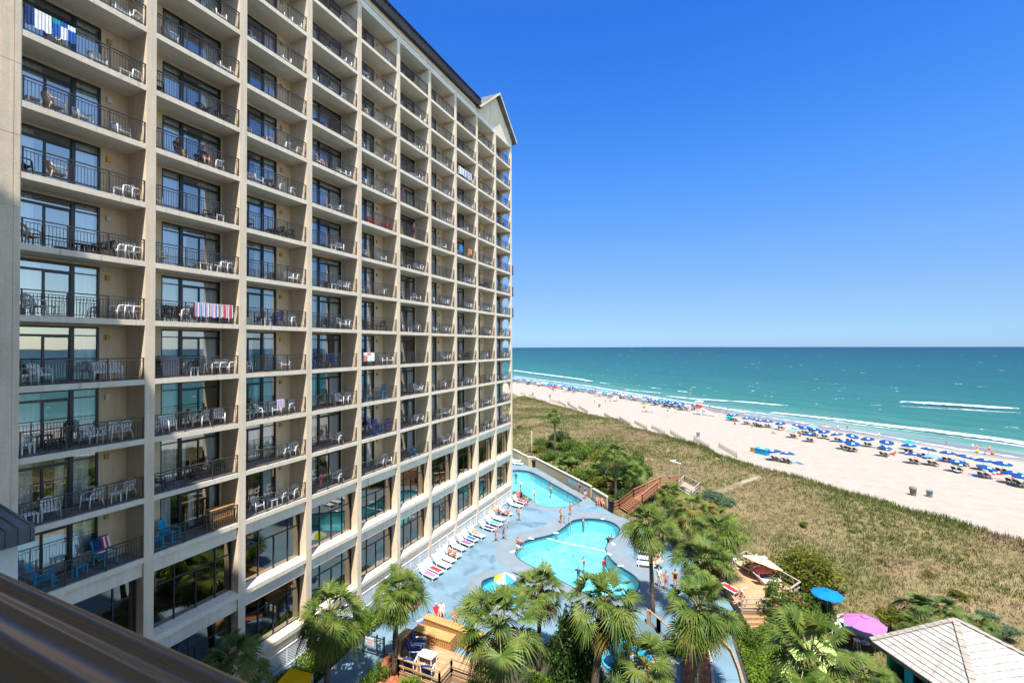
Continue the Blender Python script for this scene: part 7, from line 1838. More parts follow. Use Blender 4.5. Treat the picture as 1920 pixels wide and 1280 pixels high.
hang("lilac towel over the back of a chair in the third bay", 2, -1, .47, .6, ('purple', 'white'), .5, 1); hang("bright blue towel over a rail in the eighth bay", 7, 4, .1, .3, ('blue', 'teal'), .7, 0); hang("orange and red towel over a rail in the eighth bay", 7, 4, .58, .75, ('orange', 'red', 'yellow'), .6, 1)
y0 = COLR[0]; fc = MB(); zz = FL[-3]; yy = y0 + 4.26 * .73
fc.beam((-24.72 - 1.22, yy - .30, zz + 1.22), (-24.72 - 1.22, yy + .30, zz + 1.22), 0.03, 0.03)
v = []; 
for i in range(9):
    for j in range(9): v.append((XF - 1.16 + 0.28 * (i / 8) + .01 * math.sin(j), yy - .30 + .60 * j / 8, zz + 1.18 - .62 * (i / 8)))
for i in range(8):
    for j in range(8): fc.add([v[i * 9 + j], v[i * 9 + j + 1], v[(i + 1) * 9 + j + 1], v[(i + 1) * 9 + j]], [(0, 1, 2, 3)], 0 if (j < 4 and i < 6) else 1 + (j % 2 if i < 6 else i % 2), True)
tag(fc.build("flag_towel", [CL['navy'], CL['red'], CL['white']]), "stars and stripes towel draped over the teal rocking chair", "towel")
gm_ = thing("covered_grill", "dark covered grill on the fourth balcony up in the second bay", "grill", (XF - .95, COLR[1] + 1.05, FL[0])); q = MB(); q.box(-.28, -.42, .02, .28, .42, .85); q.tube([(0, -.42, .82), (0, .42, .82)], .3, 10); q.build("cover", CL['grey'], gm_)
fp = thing("flower_pot", "pot of yellow and pink flowers on a third bay balcony", "flower pot", (XF - .5, COLR[2] + 1.9, FL[4])); q = MB(); q.lathe((0, 0, 0), [(0, 0), (.16, 0), (.24, .42), (.2, .42), (.18, .36), (0, .36)], 10); q.build("pot", M['dark_chair'], fp)
c = link("plant", np_mesh("plant", *leaf_blob(71, 500, .1), [M['leaf_bright'], M['flower']], False, (np.arange(500) % 4 == 0).astype(int)), fp, (0, 0, .4)); c.scale = (.38, .38, .38)
bb = thing("slatted_bar", "tan slatted wooden bar counter on the lowest balcony of the second bay", "bar counter", (XF - .42, COLR[2] - CT - .78, FL[-3])); q = MB(); q.box(-.22, -.66, 1.05, .24, .66, 1.10); q.build("counter_top", M['rattan'], bb); q = MB()
for j in range(12): q.beam((.18, -.6 + .109 * j, .05), (.18, -.6 + .109 * j, 1.05), .03, .05, up=(0, 1, 0))
for y in (-.62, .62): q.beam((-.18, y, 0), (-.18, y, 1.05), .05, .05, up=(0, 1, 0)); q.beam((.18, y, 0), (.18, y, 1.05), .05, .05, up=(0, 1, 0))
q.box(.16, -.62, .5, .2, .62, .55); q.build("slats", M['rattan'], bb)
gg = "guests on the hotel balconies"
def bperson(ps, i, k, t, dp, rz, label, *a, **kw): person(ps, (XF - .12 - dp, COLR[i] + (COLR[i + 1] - CT - COLR[i]) * t, FL[k] + .004), math.radians(rz), label, *a, group=gg, **kw)
bperson('sit', 1, 4, .34, .75, -70, "person in dark clothes seated with a raised knee in the second bay", 1, [('tee', 'black'), ('shorts', 'grey')], 0); bperson('sit', 1, 4, .62, .6, -95, "person in a navy top seated by the rail in the second bay", 1, [('tee', 'navy'), ('shorts', 'navy')], 0)
bperson('akimbo', 5, 4, .62, .4, -60, "bare chested man in navy shorts standing on a sixth bay balcony", 2, [('shorts', 'navy')], 2); bperson('stand', 5, 5, .3, .6, -80, "person in a pink top standing far back on a sixth bay balcony", 1, [('tee', 'pink'), ('shorts', 'grey')], 0)
bperson('sit', 3, 5, .25, .6, -60, "person in a white top among towels on a fourth bay balcony", 1, [('tee', 'white')], 0); bperson('sit', 7, 0, .25, .6, -60, "dark haired person seated on an eighth bay balcony", 1, [('tee', 'black')], 0); bperson('stand', 6, 5, .3, .7, -80, "person in a coral top in the seventh bay", 1, [('tee', 'coral'), ('shorts', 'teal')], 1)
bperson('sit', 4, 7, .12, .6, -60, "person in teal seated in the fifth bay", 1, [('tee', 'teal')], 0); bperson('stand', 3, -3, .34, .6, -80, "child in a red and navy swimsuit on the lowest fourth bay balcony", 2, [('onepiece', 'red')], 0, scale=.65)
# ------------------------------------------------------------------ the beach
def ground_z(x, y):
    n, l = nl(x, y); return float(terrain(n, l))
def bt(px, py, h=0.0):
    """the beach point below something seen at a height h above the sand"""
    Z = -2.2
    for _ in range(8):
        p = at(px, py, Z + h); Z = max(ground_z(p.x, p.y), SEA_Z - 0.5)
    return Vector((p.x, p.y, Z))
M['f_navy'] = fabric("fabric_navy_blue", (0.009, 0.072, 0.25), 0.2); M['f_pale'] = fabric("fabric_light_blue", (0.22, 0.47, 0.75), 0.3); M['f_teal'] = fabric("fabric_teal", (0.01, 0.42, 0.55), 0.3); M['f_patch'] = fabric("fabric_patch", (0.75, 0.75, 0.75), 0.2); M['f_red'] = fabric("fabric_red", (0.65, 0.03, 0.06), 0.3); M['f_beige'] = fabric("fabric_beige", (0.70, 0.62, 0.45), 0.3); M['f_orange'] = fabric("fabric_orange", (0.75, 0.22, 0.05), 0.3)
def beach_umbrella(cols, patch=None):
    """canopy, ribs and pole of a beach umbrella about its foot"""
    c = MB(); r, h, rise, S = 1.28, 2.15, 0.42, 8
    def P_(k, f, s): a = 2 * math.pi * (k + s) / S; rr = r * f * (1 - .05 * math.sin(math.pi * s)); return (rr * math.cos(a), rr * math.sin(a), h - rise * f ** 1.6 - .03 * math.sin(math.pi * s) * f)
    for k in range(S):
        for i in range(3):
            f0, f1 = max(.02, i / 3), (i + 1) / 3
            for s in (0, .5):
                m_ = k % len(cols) if not (patch is not None and k == patch and i == 1) else len(cols)
                q = [P_(k, f0, s), P_(k, f1, s), P_(k, f1, s + .5), P_(k, f0, s + .5)]; c.add(q, [(0, 1, 2, 3)], m_, True); c.add([(a, b, z - .012) for a, b, z in q], [(3, 2, 1, 0)], min(m_, len(cols) - 1) if m_ == len(cols) else m_, True)
        a = P_(k, 1, 0); b = P_(k, 1, .5); d = P_(k, 1, 1); c.add([a, b, d, (d[0], d[1], d[2] - .12), (b[0], b[1], b[2] - .12), (a[0], a[1], a[2] - .12)], [(0, 1, 4, 5), (1, 2, 3, 4)], k % len(cols))
    p = MB(); p.tube([(0, 0, -.3), (0, 0, h + .08)], .022, 6)
    return c.mesh("canopy", cols + ([M['f_patch']] if patch is not None else [])), p.mesh("pole", M['pole_white'])
UM = {'n': beach_umbrella([M['f_navy']], 5), 'p': beach_umbrella([M['f_pale']]), 't': beach_umbrella([M['f_teal']]), 'x': beach_umbrella([M['f_red'], M['f_yellow'], M['f_pale'], M['f_lime']]), 'r': beach_umbrella([M['f_red']]), 'e': beach_umbrella([M['f_beige']]), 'o': beach_umbrella([M['f_orange'], M['f_white']])}
def bu(kind, p, rz, label, group, tilt=0.0, ti=0.0):
    t = thing("beach_umbrella", label, "umbrella", p, rz, group); t.rotation_euler = (tilt * math.sin(ti), tilt * math.cos(ti), rz); link("canopy", UM[kind][0], t); link("pole", UM[kind][1], t); return t
def sling_chair():
    f = MB(); s = MB()
    for y in (-.28, .28): f.beam((-.55, y, .95), (.30, y, .12), .04, .06, up=(0, 1, 0)); f.beam((-.50, y, .06), (.62, y, .40), .04, .06, up=(0, 1, 0))
    for a in ((-.55, .95), (.62, .40), (.30, .12), (-.5, .06)): f.beam((a[0], -.28, a[1]), (a[0], .28, a[1]), .04, .05)
    n = 7; v = []
    for i in range(n + 1): t = i / n; x = -.54 + 1.14 * t; z = .94 - .60 * t - .18 * math.sin(math.pi * t); v += [(x, -.25, z), (x, .25, z), (x, -.25, z - .03), (x, .25, z - .03)]
    s.add(v, [f_ for i in range(n) for f_ in ((4 * i, 4 * i + 1, 4 * i + 5, 4 * i + 4), (4 * i + 2, 4 * i + 6, 4 * i + 7, 4 * i + 3), (4 * i, 4 * i + 4, 4 * i + 6, 4 * i + 2), (4 * i + 1, 4 * i + 3, 4 * i + 7, 4 * i + 5))], 0, True)
    return f.mesh("frame", M['deck_wood']), s.mesh("sling", M['f_navy_dark'])
M['f_navy_dark'] = fabric("fabric_dark_navy", (0.012, 0.018, 0.05), 0.1)
SC = sling_chair()
def bc(p, rz, label, group="dark sling chairs along the beach"):
    t = thing("beach_chair", label, "beach chair", p, rz, group); link("frame", SC[0], t); link("sling", SC[1], t); return t
A8 = lambda u, v: (1440 + u / 4, 640 + v / 4); A7 = lambda u, v: (940 + u / 4, 640 + v / 4)
UL = [('n', *A8(100, 607)), ('n', *A8(205, 622)), ('p', *A8(195, 662)), ('n', *A8(280, 638)), ('p', *A8(330, 628)), ('n', *A8(348, 652)), ('n', *A8(320, 690)), ('n', *A8(430, 667)), ('n', *A8(530, 690)), ('n', *A8(620, 697)), ('n', *A8(575, 742)), ('n', *A8(637, 755)), ('n', *A8(755, 722)), ('n', *A8(885, 743)), ('n', *A8(875, 790)), ('t', *A8(1055, 745)), ('n', *A8(1060, 772)), ('n', *A8(1100, 838)), ('n', *A8(1195, 800)), ('p', *A8(1240, 853)), ('n', *A8(1350, 828)), ('n', *A8(1460, 853)), ('n', *A8(1420, 895)), ('n', *A8(1615, 883)), ('n', *A8(1620, 933)), ('n', *A8(1755, 905)), ('n', *A8(1835, 978)), ('n', *A8(1915, 1000)), ('n', *A8(60, 818)), ('n', *A8(145, 833)), ('n', *A8(2, 592)),
      ('n', *A7(1155, 437)), ('n', *A7(1228, 450)), ('n', *A7(1258, 458)), ('n', *A7(1290, 462)), ('p', *A7(1345, 470)), ('e', *A7(1395, 476)), ('x', *A7(1080, 482)), ('n', *A7(1722, 545)), ('n', *A7(1757, 549)), ('n', *A7(1842, 571)), ('n', *A7(1910, 580)), ('n', *A7(1945, 590))]
UL = sorted(UL, key=lambda q: -q[1]); UN = {'n': 'navy blue', 'p': 'light blue', 't': 'large teal', 'x': 'rainbow coloured', 'e': 'small pale beige'}
seaw = math.atan2(NV[1], NV[0]); cntk = {}; rb = random.Random(4)
for (kd, px, py) in UL:
    cntk[kd] = cntk.get(kd, 0) + 1; tot = sum(1 for q in UL if q[0] == kd); o_ = ORD[cntk[kd] - 1]
    nm = f"{UN[kd]} beach umbrella" + ("" if tot == 1 else f", {o_} of its colour counting from the right edge")
    p = bt(px, py, 1.95); bu(kd, p, rb.uniform(0, .7), nm, "umbrellas along the beach", rb.uniform(.02, .26), rb.uniform(0, 6))
    if kd in 'np':
        who = f"the {UN[kd]} umbrella, {o_} from the right edge"
        for s, w in ((-.42, "left"), (.42, "right")):
            q = p + Vector((NV[0] * -.1 + TV[0] * -s, NV[1] * -.1 + TV[1] * -s, 0)); q.z = ground_z(q.x, q.y); bc(q, seaw + rb.uniform(-.1, .1), f"dark sling chair under {who}, {w} one")
            if rb.random() < .55:
                c_ = rb.choice(('red', 'coral', 'white', 'teal', 'navy', 'pink', 'grey')); person('lounge', q + Vector((NV[0] * .1, NV[1] * .1, 0)), seaw - math.pi / 2, f"person in {c_} in {w} chair under {UN[kd]} umbrella, {o_} from the right edge", rb.randrange(3), [(rb.choice(('shorts', 'onepiece', 'tee')), c_)], rb.randrange(4), "people along the beach and in the surf", simple=True)
    if rb.random() < .5:
        c_ = rb.choice(('red', 'blue', 'white', 'teal', 'navy', 'yellow')); q = p + Vector((rb.uniform(-1, 1), rb.uniform(-1.6, -.9), 0)); q.z = ground_z(q.x, q.y); ck = thing("cooler", f"{c_} cooler box by the {UN[kd]} umbrella, {o_} from the right edge", "cooler", q, rb.uniform(0, 3), "cooler boxes on the beach")
        w_ = MB(); w_.box(-.3, -.2, 0, .3, .2, .34); w_.build("body", CL[c_], ck); w_ = MB(); w_.box(-.32, -.22, .343, .32, .22, .41); w_.build("lid", M['white_plastic'], ck)
    if rb.random() < .45:
        c_ = rb.choice(('coral', 'blue', 'white', 'teal', 'pink', 'yellow')); q = p + Vector((rb.uniform(1.2, 2.4), rb.uniform(-1.4, .6), 0)); q.z = ground_z(q.x, q.y) - .30
        towel(f"{c_} towel on the sand by the {UN[kd]} umbrella, {o_} from the right edge", q, rb.uniform(0, 3), c_, 1.7, .8, .345, "towels on the sand")
# the far rows along the water, each umbrella its own
rf_ = random.Random(12); fg = "small umbrellas in the distant rows along the water"; nf = 0
for l in np.arange(118, 330, 2.05):
    for row in (0, 1):
        if row and rf_.random() < .72: continue
        n = 127.5 - 0.002 * l + (0 if not row else -4.5) + rf_.uniform(-1.2, 1.2); l_ = l + rf_.uniform(-.7, .7)
        gap = 0.25 if 150 < l < 190 else 0.0
        if rf_.random() < gap: continue
        x, y = xy(n, l_); z = ground_z(x, y); kd = rf_.choices('nnnnnnnnpteo')[0]
        bu(kd, (x, y, z), rf_.uniform(0, .7), {'n': "small dark blue umbrella in the distant crowded rows along the water", 'p': "small pale blue umbrella in the distant crowded rows along the water", 't': "small teal umbrella in the distant crowded rows along the water", 'e': "small beige umbrella in the distant crowded rows along the water", 'o': "small orange and white umbrella in the distant crowded rows"}[kd], fg + {'n': "", 'p': ", pale", 't': ", teal", 'e': ", beige", 'o': ", orange"}[kd], .06, rf_.uniform(0, 6)); nf += 1
        if rf_.random() < .75:
            q = (x - NV[0] * .6 + .4, y - NV[1] * .6, z); bc(q, seaw, "small dark chair under the distant rows of umbrellas", "chairs under the distant umbrellas")
bu('r', bt(*A7(392, 334), 1.9), .2, "small red umbrella standing out from the distant blue rows", "umbrellas along the beach", .3, 1); bu('o', bt(*A7(862, 412), 1.9), .2, "orange and white umbrella tilted among the mid beach crowd", "umbrellas along the beach", .4, 2); bu('p', bt(*A7(600, 345), 1.9), 0, "light blue umbrella at the gap in the distant rows", "umbrellas along the beach"); bu('e', bt(*A7(470, 352), 1.6), 0, "beige umbrella near the dune side of the distant rows", "umbrellas along the beach", .3, 0)
# cabana box and crates
cb = thing("beach_box", "bright blue rental box with a white sign panel on the sand", "storage box", bt(1429, 851)); q = MB(); q.box(-1.25, -.55, 0, 1.25, .55, 1.05); q.build("body", mat("box_blue", (0.01, 0.20, 0.42), 0.5, 0.15, 1.5), cb)
q = MB(); q.add([(-1.3, -.6, 1.05), (1.3, -.6, 1.05), (1.3, .6, 1.22), (-1.3, .6, 1.22), (-1.3, -.6, 1.10), (1.3, -.6, 1.10), (1.3, .6, 1.27), (-1.3, .6, 1.27)], [(0, 3, 2, 1), (4, 5, 6, 7), (0, 1, 5, 4), (1, 2, 6, 5), (2, 3, 7, 6), (3, 0, 4, 7)]); q.build("lid", mat("lid_blue", (0.02, 0.30, 0.50), 0.5, 0.15, 1.5), cb); q = MB(); q.box(-.5, -.2, 1.19, .5, .25, 1.235); q.build("sign_panel", M['white_trim'], cb); cb.rotation_euler = (0, 0, math.radians(-38))
cx = thing("wooden_crate", "brown wooden crate at the left end of the blue beach box", "crate", bt(1412, 846) , math.radians(-38)); q = MB()
for k in range(5): q.box(-.35, -.4, .02 + .17 * k, .35, .4, .16 + .17 * k)
q.build("slats", M['rattan'], cx)
# bins, cones, lifeguard stand, sand fences
bin_thing("brown beach bin with a domed lid near the dune", bt(1712, 928), .40, .92, mat("bin_brown", (0.16, 0.13, 0.11), 0.7, 0.2, 3), True, group="bins on the beach"); bin_thing("open grey beach bin beside the domed one", bt(1743, 931), .37, .95, mat("bin_grey", (0.16, 0.20, 0.21), 0.6, 0.15, 3), group="bins on the beach")
for j, (x, y, lb) in enumerate(((1309, 819, "grey bin alone on the sand by the sand fences"), (1124, 763, "grey bin on the sand above the gap in the fences"), (1066, 759, "dark bin standing behind the sand fences"), (1031, 745, "small dark bin on the far sand, right of two"), (999, 741, "small dark bin on the far sand, left of two"))): bin_thing(lb, bt(x, y), .40, 1.2, M['galv'], group="bins on the beach")
lg = thing("lifeguard_stand", "white and red lifeguard stand with a long ramp on the sand", "lifeguard stand", bt(1311, 777)); lg.rotation_euler = (0, 0, seaw - math.radians(68))
q = MB(); zt = 2.1
for x in (-.9, .9):
    for y in (-.8, .8): q.beam((x, y, -.1), (x * .92, y * .92, 4.3), .11, .11, up=(0, 1, 0))
for z in (.5, 1.0, 1.5, 2.0):
    for y in (-.85, .85): q.beam((-.9, y, z), (.9, y, z), .05, .09)
    for x in (-.95, .95): q.beam((x, -.8, z), (x, .8, z), .05, .09)
q.build("frame", M['white_trim'], lg); q = MB(); q.box(-.95, -.85, zt, .95, .85, zt + .08); q.build("platform", M['white_trim'], lg)
q = MB(); q.box(-.98, -.9, zt + .1, .98, -.84, zt + 1.0); q.box(-.98, .84, zt + .1, .98, .9, zt + 1.0); q.box(-.98, -.82, zt + .1, -.92, .82, zt + 1.0); q.build("panel", mat("lifeguard_red", (0.52, 0.055, 0.025), 0.6, 0.15, 1.5), lg)
q = MB(); q.add([(-1.2, -1.1, 4.3), (1.2, -1.1, 4.3), (1.2, 1.1, 4.3), (-1.2, 1.1, 4.3), (0, 0, 4.75)], [(3, 2, 1, 0), (0, 1, 4), (1, 2, 4), (2, 3, 4), (3, 0, 4)]); q.build("roof", M['white_trim'], lg)
q = MB(); q.beam((.95, 0, zt), (5.4, 0, .05), 1.0, .07); q.build("ramp", M['white_trim'], lg); q = MB()
for y in (-.5, .5):
    q.beam((.95, y, zt + .9), (5.0, y, 1.1), .05, .05)
    for k in range(6): t = k / 5; q.beam((.95 + 4.05 * t, y, zt * (1 - t * .93)), (.95 + 4.05 * t, y, zt + .9 - (zt - .2) * t), .05, .05, up=(0, 1, 0))
q.build("ramp_rail", mat("rail_pink", (0.62, 0.22, 0.18), 0.6), lg)
cone = MB(); cone.lathe((0, 0, 0), [(.2, 0), (.2, .03), (.13, .04), (.03, .6), (0, .6)], 10); cme = cone.mesh("traffic_cone", M['orange_paint'])
for j, (x, y, lb) in enumerate(((1252, 783, "orange cone left of the lifeguard stand, nearer the dune"), (1267, 774, "orange cone left of the lifeguard stand, nearer the water"), (1309, 783, "orange cone right in front of the lifeguard stand"), (1220, 774, "orange cone below the rainbow umbrella"))): tag(link("traffic_cone", cme, None, bt(x, y)), lb, "cone", "orange cones round the lifeguard stand")
M['fence_wood'] = mat("fence_wood", (0.46, 0.38, 0.27), 0.9, 0.2, 3)
def sand_fence(label, a, b, h=1.15):
    t = thing("sand_fence", label, "fence", a, 0, "slatted sand fences along the dune edge"); d = b - a; k = max(6, int(d.length / .2)); q = MB()
    for j in range(k + 1): p = d * (j / k); q.box(p.x - .022, p.y - .022, p.z - .1, p.x + .022, p.y + .022, p.z + h * (0.92 + .05 * math.sin(j * 7)))
    for z in (.25, .65, 1.0): q.beam(Vector((0, 0, z)), d + Vector((0, 0, z)), .012, .02)
    q.build("slats", M['fence_wood'], t)
    for p in (Vector(), d): q = MB(); q.tube([p - Vector((0, 0, .3)), p + Vector((0, 0, h + .35))], .06, 6); q.build("post", M['gray_wood'], t)
FS = [((1133, 779), (1154, 791)), ((1161, 786), (1182, 799)), ((1190, 794), (1213, 806)), ((1222, 803), (1247, 816)), ((1257, 813), (1285, 829)), ((1301, 825), (1330, 842)), ((1348, 838), (1382, 858)), ((1085, 765), (1102, 775)), ((1066, 760), (1082, 770)), ((1047, 755), (1061, 763)), ((1031, 752), (1046, 757)), ((992, 742), (1004, 748)), ((976, 739), (985, 742))]
for j, (a, b) in enumerate(sorted(FS, key=lambda q: -q[0][0])): sand_fence(f"weathered sand fence section on the sand, {ORD[j]} section counting from the right", bt(*a), bt(*b))
# people along the beach
BG = "people along the beach and in the surf"
for ps, x, y, rz, lb, sk, w, h in (('stand', 1560, 790, 0.6, "person in black standing knee deep in the surf, alone", 1, [('tee', 'black'), ('shorts', 'black')], 0), ('stand', 1589, 806, 0.9, "person in dark trunks wading left of the breaking wave", 1, [('shorts', 'navy')], 0), ('stand', 1547, 803, 2.2, "person in coral swimwear walking behind the umbrellas", 2, [('onepiece', 'coral')], 1), ('stand', 1571, 808, 1.0, "person in a white shirt behind the wide blue umbrella", 1, [('tee', 'white')], 0),
    ('ground', 1450, 813, -.6, "woman in red sitting on a towel in the open sand", 2, [('brief', 'red')], 1), ('ground', 1487, 818, 0.6, "person in a grey shirt sitting under the first light blue umbrella", 1, [('tee', 'grey')], 4), ('ground', 1500, 819, .7, "person in a red shirt sitting beside the light blue umbrella", 2, [('tee', 'red')], 0),
    ('stand', 1775, 836, 1.2, "person in an aqua shirt standing at the water behind the umbrellas", 1, [('tee', 'teal')], 0), ('stand', 1832, 848, 1.5, "person in pink at the wash line, left of a pair", 2, [('onepiece', 'pink')], 2), ('stand', 1824, 845, 1.1, "person in white at the wash line among the right umbrellas", 1, [('tee', 'white')], 0), ('stand', 1855, 849, 1.1, "bather in red trunks standing right of the pair at the wash line", 2, [('shorts', 'red')], 0), ('stand', 1832, 855, .4, "child in a yellow and green swimsuit at the wash line", 2, [('tee', 'yellow'), ('shorts', 'green')], 0), ('stand', 1648, 822, 1.2, "person in beige behind a blue umbrella near the wash line", 0, [('tee', 'white')], 1),
    ('lie', 1715, 861, 2.6, "sunbather lying on the sand below the light blue umbrella", 2, [('brief', 'coral')], 1), ('ground', 1660, 851, .6, "dark haired person sitting beside a red bag on the sand", 2, [('tee', 'white')], 0), ('lounge', 1678, 854, .6, "sunbather reclining next to the red bag", 2, [('brief', 'navy')], 0), ('ground', 1847, 852, .9, "person sitting at the wash line near the orange ball", 2, [('brief', 'teal')], 0),
    ('stand', 1115, 757, 0.2, "person in orange walking on the far sand, left of two", 2, [('shorts', 'orange')], 0), ('stand', 1135, 756, 1.4, "person in coral on the far sand, right of two", 2, [('onepiece', 'coral')], 1), ('walk', 1016, 731, .5, "tiny person in white walking on the far sand", 0, [('tee', 'white')], 1), ('stand', 1037, 736, .3, "tiny person in red and black on the far sand", 2, [('tee', 'red')], 0), ('stand', 1144, 755, 2.0, "person in dark trunks near the orange umbrella", 1, [('shorts', 'black')], 0),
    ('ground', 1252, 771, 1.0, "person in red sitting on the sand left of the lifeguard stand", 2, [('onepiece', 'red')], 0), ('stand', 1365, 772, 1.0, "person in dark red behind the blue umbrellas right of the lifeguard stand", 1, [('tee', 'red')], 0), ('stand', 1242, 752, 1.1, "person at the water behind the blue umbrellas, left of two", 1, [('shorts', 'navy')], 0), ('stand', 1248, 752, 1.1, "person at the water behind the blue umbrellas, right of two", 1, [('shorts', 'red')], 0), ('stand', 1270, 754, 1.1, "person standing alone at the wash line left of the lifeguard stand", 1, [('shorts', 'navy')], 0), ('ground', 1410, 801, .5, "person in grey on a low chair in the open sand", 1, [('tee', 'grey')], 0), ('ground', 1378, 796, .5, "person in red sitting below the rightmost umbrellas of the stand", 2, [('tee', 'red')], 0),
    ('stand', 1290, 742, 1.2, "bather standing in the water above the lifeguard stand, left of two", 1, [('shorts', 'black')], 0), ('stand', 1295, 742, 1.2, "bather standing in the water above the lifeguard stand, right of two", 1, [('shorts', 'coral')], 0), ('ground', 1900, 900, .5, "person in pink near the right edge among the umbrellas", 2, [('tee', 'pink')], 0), ('ground', 1865, 890, .5, "person in white near the right edge under an umbrella", 2, [('tee', 'white')], 1)):
    p = bt(x, y); person(ps, p, rz + seaw - math.pi / 2, lb, sk, w, h, BG, simple=True)
rg = random.Random(9)
for j in range(42):
    l = rg.uniform(105, 320); n = rg.choice((121.5, 124.5, 129.5, 133.5, 137.5, 141)) + rg.uniform(-1.5, 1.5); x, y = xy(n, l); z = max(ground_z(x, y), SEA_Z - .6); ps = rg.choice(('stand', 'stand', 'walk', 'ground')) if n < 130 else rg.choice(('stand', 'walk'))
    c_ = rg.choice(list(CL)); person(ps, (x, y, z), rg.uniform(0, 6.28), {True: "tiny person sitting or standing among the distant umbrella rows", False: "tiny person by or in the distant water"}[n < 130], rg.randrange(3), [(rg.choice(('shorts', 'onepiece', 'tee')), c_)], rg.randrange(3), "tiny people among the distant rows" if n < 130 else "tiny people by the distant water", simple=True)
tag(MB().lathe((0, 0, .35), [(0, -.35), (.2, -.28), (.34, -.1), (.34, .1), (.2, .28), (0, .35)], 14).build("beach_ball", M['orange_paint'], None, bt(1861, 852)), "orange inflatable ball at the wash line near the right edge", "ball")
hb = thing("beach_bag", "red cool bag lying on the sand beside the reclining sunbather", "bag", bt(1673, 852)); q = MB(); q.box(-.3, -.2, 0, .3, .2, .3); q.tube([(-.2, 0, .3), (0, 0, .42), (.2, 0, .3)], .02, 5); q.build("body", CL['red'], hb)
tn = thing("beach_tent", "small teal pop-up shade right of the lifeguard stand", "tent", bt(1368, 785)); q = MB(); q.lathe((0, 0, 0), [(1.0, 0), (.95, .45), (.7, .85), (.3, 1.05), (0, 1.1)], 10); q.build("canopy", M['f_teal'], tn)

# ------------------------------------------------------------------ shingled bar in the right corner
bar = thing("beach_bar", "small green walled bar with a pale shingled hip roof in the right corner", "bar", at(1800, 1300)); BZ = 3.0
pk = at(1792, 1162, 4.6); e_l = at(1632, 1200, 2.75); e_f = at(1772, 1296, 2.75)
d1 = (e_f - e_l); d1.z = 0; L1 = d1.length * 1.55; d1.normalize(); 
# eave rectangle: along the front eave d1, depth d2
d2 = Vector((-d1.y, d1.x, 0)); d2 = d2 if d2.dot(pk - e_l) > 0 else -d2
rel = pk - e_l; s1, s2 = rel.dot(d1), rel.dot(d2)
L1 = s1 + max(s2, 2.2) * 1.05; W2 = s2 * 2; cA = e_l; cB = e_l + d1 * L1; cC = cB + d2 * W2; cD = e_l + d2 * W2
cA, cB, cC, cD = (Vector((v.x, v.y, 2.75)) for v in (cA, cB, cC, cD)); pk = Vector((cA + d1 * s1 + d2 * s2)); pk.z = 4.6
M['shingle'] = mat("pale_shingle", (0.44, 0.415, 0.38), 0.9, scale=2.5, c2=(0.29, 0.27, 0.25), bump=0.3, bscale=20); M['hip_cap'] = mat("hip_cap", (0.30, 0.27, 0.235), 0.9, 0.2, 4); M['eave_brown'] = mat("eave_brown", (0.075, 0.065, 0.06), 0.8, 0.2, 2); M['bar_green'] = mat("bar_green", (0.03, 0.26, 0.12), 0.7, 0.12, 2); M['bar_teal'] = mat("bar_teal", (0.01, 0.25, 0.32), 0.7, 0.12, 2); M['bar_yellow'] = mat("bar_yellow", (0.50, 0.52, 0.02), 0.7, 0.1, 2)
q = MB()
for a, b in ((cA, cB), (cB, cC), (cC, cD), (cD, cA)):
    n = 13; nr_ = (b - a).cross(pk - a).normalized(); nr_ = nr_ if nr_.z > 0 else -nr_
    for k in range(n):
        f0, f1 = k / n, (k + 1.12) / n; f1 = min(1, f1)
        p0, p1, p2, p3 = a.lerp(pk, f0), b.lerp(pk, f0), b.lerp(pk, f1), a.lerp(pk, f1); lift0, lift1 = nr_ * .055, nr_ * .008
        wq = (p1 - p0).length; m = max(1, int(wq / 0.45)); off = 0.5 if k % 2 else 0
        for j in range(-1, m + 1):
            t0 = max(0, (j + off) / m); t1 = min(1, (j + 1 + off) / m)
            if t1 <= t0: continue
            dz = nr_ * (0.012 * (((j * 7 + k * 3) % 5) / 5)); e = .006 / max(.3, wq)
            A_, B_, C_, D_ = p0.lerp(p1, t0 + e) + lift0 + dz, p0.lerp(p1, t1 - e) + lift0 + dz, p3.lerp(p2, t1 - e) + lift1 + dz, p3.lerp(p2, t0 + e) + lift1 + dz
            q.add([A_, B_, C_, D_, A_ - lift0, B_ - lift0], [(0, 1, 2, 3), (0, 4, 5, 1)])
roof = wmesh(bar, "roof", q, M['shingle']); q = MB()
for a in (cA, cB, cC, cD):
    for k in range(12): p0, p1 = a.lerp(pk, k / 12), a.lerp(pk, (k + 1.15) / 12 if k < 11 else 1); q.beam(p0 + Vector((0, 0, .10)), p1 + Vector((0, 0, .06)), .30, .035)
o = q.build("hip_cap", M['hip_cap'], roof)
q = MB(); 
for a, b in ((cA, cB), (cB, cC), (cC, cD), (cD, cA)): q.beam(a - Vector((0, 0, .08)), b - Vector((0, 0, .08)), .08, .2)
q.prism([(v.x, v.y) for v in (cA, cB, cC, cD)], 2.70, 2.73); wmesh(bar, "eave", q, M['eave_brown'])
ins = .55; w_ = [cA + d1 * ins + d2 * ins, cB - d1 * ins + d2 * ins, cC - d1 * ins - d2 * ins, cD + d1 * ins - d2 * ins]
q = MB()
for a, b in ((w_[1], w_[2]), (w_[2], w_[3]), (w_[3], w_[0])): q.beam((a.x, a.y, 1.3), (b.x, b.y, 1.3), .14, 2.8)
q.beam((w_[0].x, w_[0].y, 2.45), (w_[1].x, w_[1].y, 2.45), .16, .5); q.beam((w_[0].x, w_[0].y, .5), (w_[1].x, w_[1].y, .5), .18, 1.1); wmesh(bar, "wall", q, M['bar_green'])
q = MB(); q.beam((w_[0].x, w_[0].y, 1.08) - np.array(d2) * .15, (w_[1].x, w_[1].y, 1.08) - np.array(d2) * .15, .5, .06); wmesh(bar, "counter_top", q, M['red_wood'])
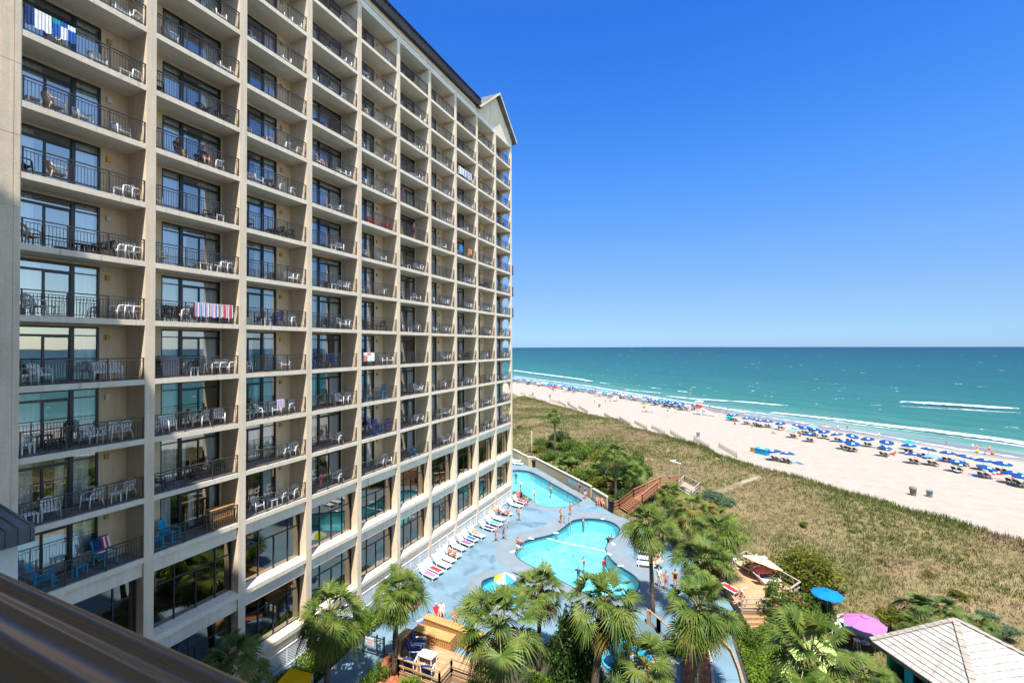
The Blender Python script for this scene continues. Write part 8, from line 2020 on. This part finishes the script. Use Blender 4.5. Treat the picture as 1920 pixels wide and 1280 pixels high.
q = MB(); p0 = w_[0].lerp(w_[1], .22); p1 = w_[0].lerp(w_[1], .32); q.beam((p0.x, p0.y, 1.63), (p1.x, p1.y, 1.63), .10, 1.1); wmesh(bar, "panel", q, M['bar_teal']); q = MB(); p0 = w_[0].lerp(w_[1], .5) - d2 * .11; p1 = w_[0].lerp(w_[1], .72) - d2 * .11; q.beam((p0.x, p0.y, 2.42), (p1.x, p1.y, 2.42), .03, .34); wmesh(bar, "yellow_board", q, M['bar_yellow'])
# bar terrace: round grey table, seats, fence
rt = thing("round_table", "round grey table with a pale rim under the mauve parasol", "table", at(1622, 1205, 0.0)); rt.location.z = .0; q = MB(); q.lathe((0, 0, 0), [(0, .98), (1.15, .98), (1.2, .95), (1.2, .88), (0, .88)], 28); q.build("table_top", mat("grey_table", (0.22, 0.23, 0.25), 0.6, 0.1, 2), rt); q = MB(); q.tube([(0, 0, 0), (0, 0, .88)], .16, 10); q.build("leg", M['galv'], rt)
for j, (x, y, lb) in enumerate(((1607, 1219, "white bar stool at the near side of the round grey table"), (1643, 1217, "white bar stool right of the round grey table"))):
    s = thing("bar_stool", lb, "stool", at(x, y, 0.0), j); q = MB(); q.lathe((0, 0, .68), [(0, .06), (.2, .06), (.22, .03), (.2, 0), (0, 0)], 12); q.build("seat", M['white_plastic'], s)
    for a in range(4): q = MB(); q.tube([(.13 * math.cos(a * 1.571), .13 * math.sin(a * 1.571), .68), (.22 * math.cos(a * 1.571), .22 * math.sin(a * 1.571), 0)], .02, 5); q.build("leg", M['white_plastic'], s)
pf_ = thing("picket_fence", "short grey timber fence between the oleanders and the mauve parasol", "fence", at(1562, 1160)); q = MB(); railing(q, [at(1562, 1182), at(1585, 1176), at(1600, 1198)], 1.0, mids=(.1, .4, .7)); wmesh(pf_, "railing", q, M['gray_wood'])
for j, (x, y, lb, c_) in enumerate(((1565, 1188, "white cloth covered table left of the mauve parasol", 'white'), (1588, 1185, "white chaise with a dark back beside the covered table", 'white'))): table(lb, at(x, y), .9, 1.3, .7, CL[c_], .6 + j)
person('sit', at(1640, 1205, .2), 2.2, "person in dark red seated right of the mauve parasol", 2, [('tee', 'red'), ('shorts', 'navy')], 2, "people at the bar"); person('sit', at(1597, 1196, 0), 1.4, "person partly hidden behind the chaise left of the mauve parasol", 2, [('shorts', 'orange')], 0, "people at the bar")
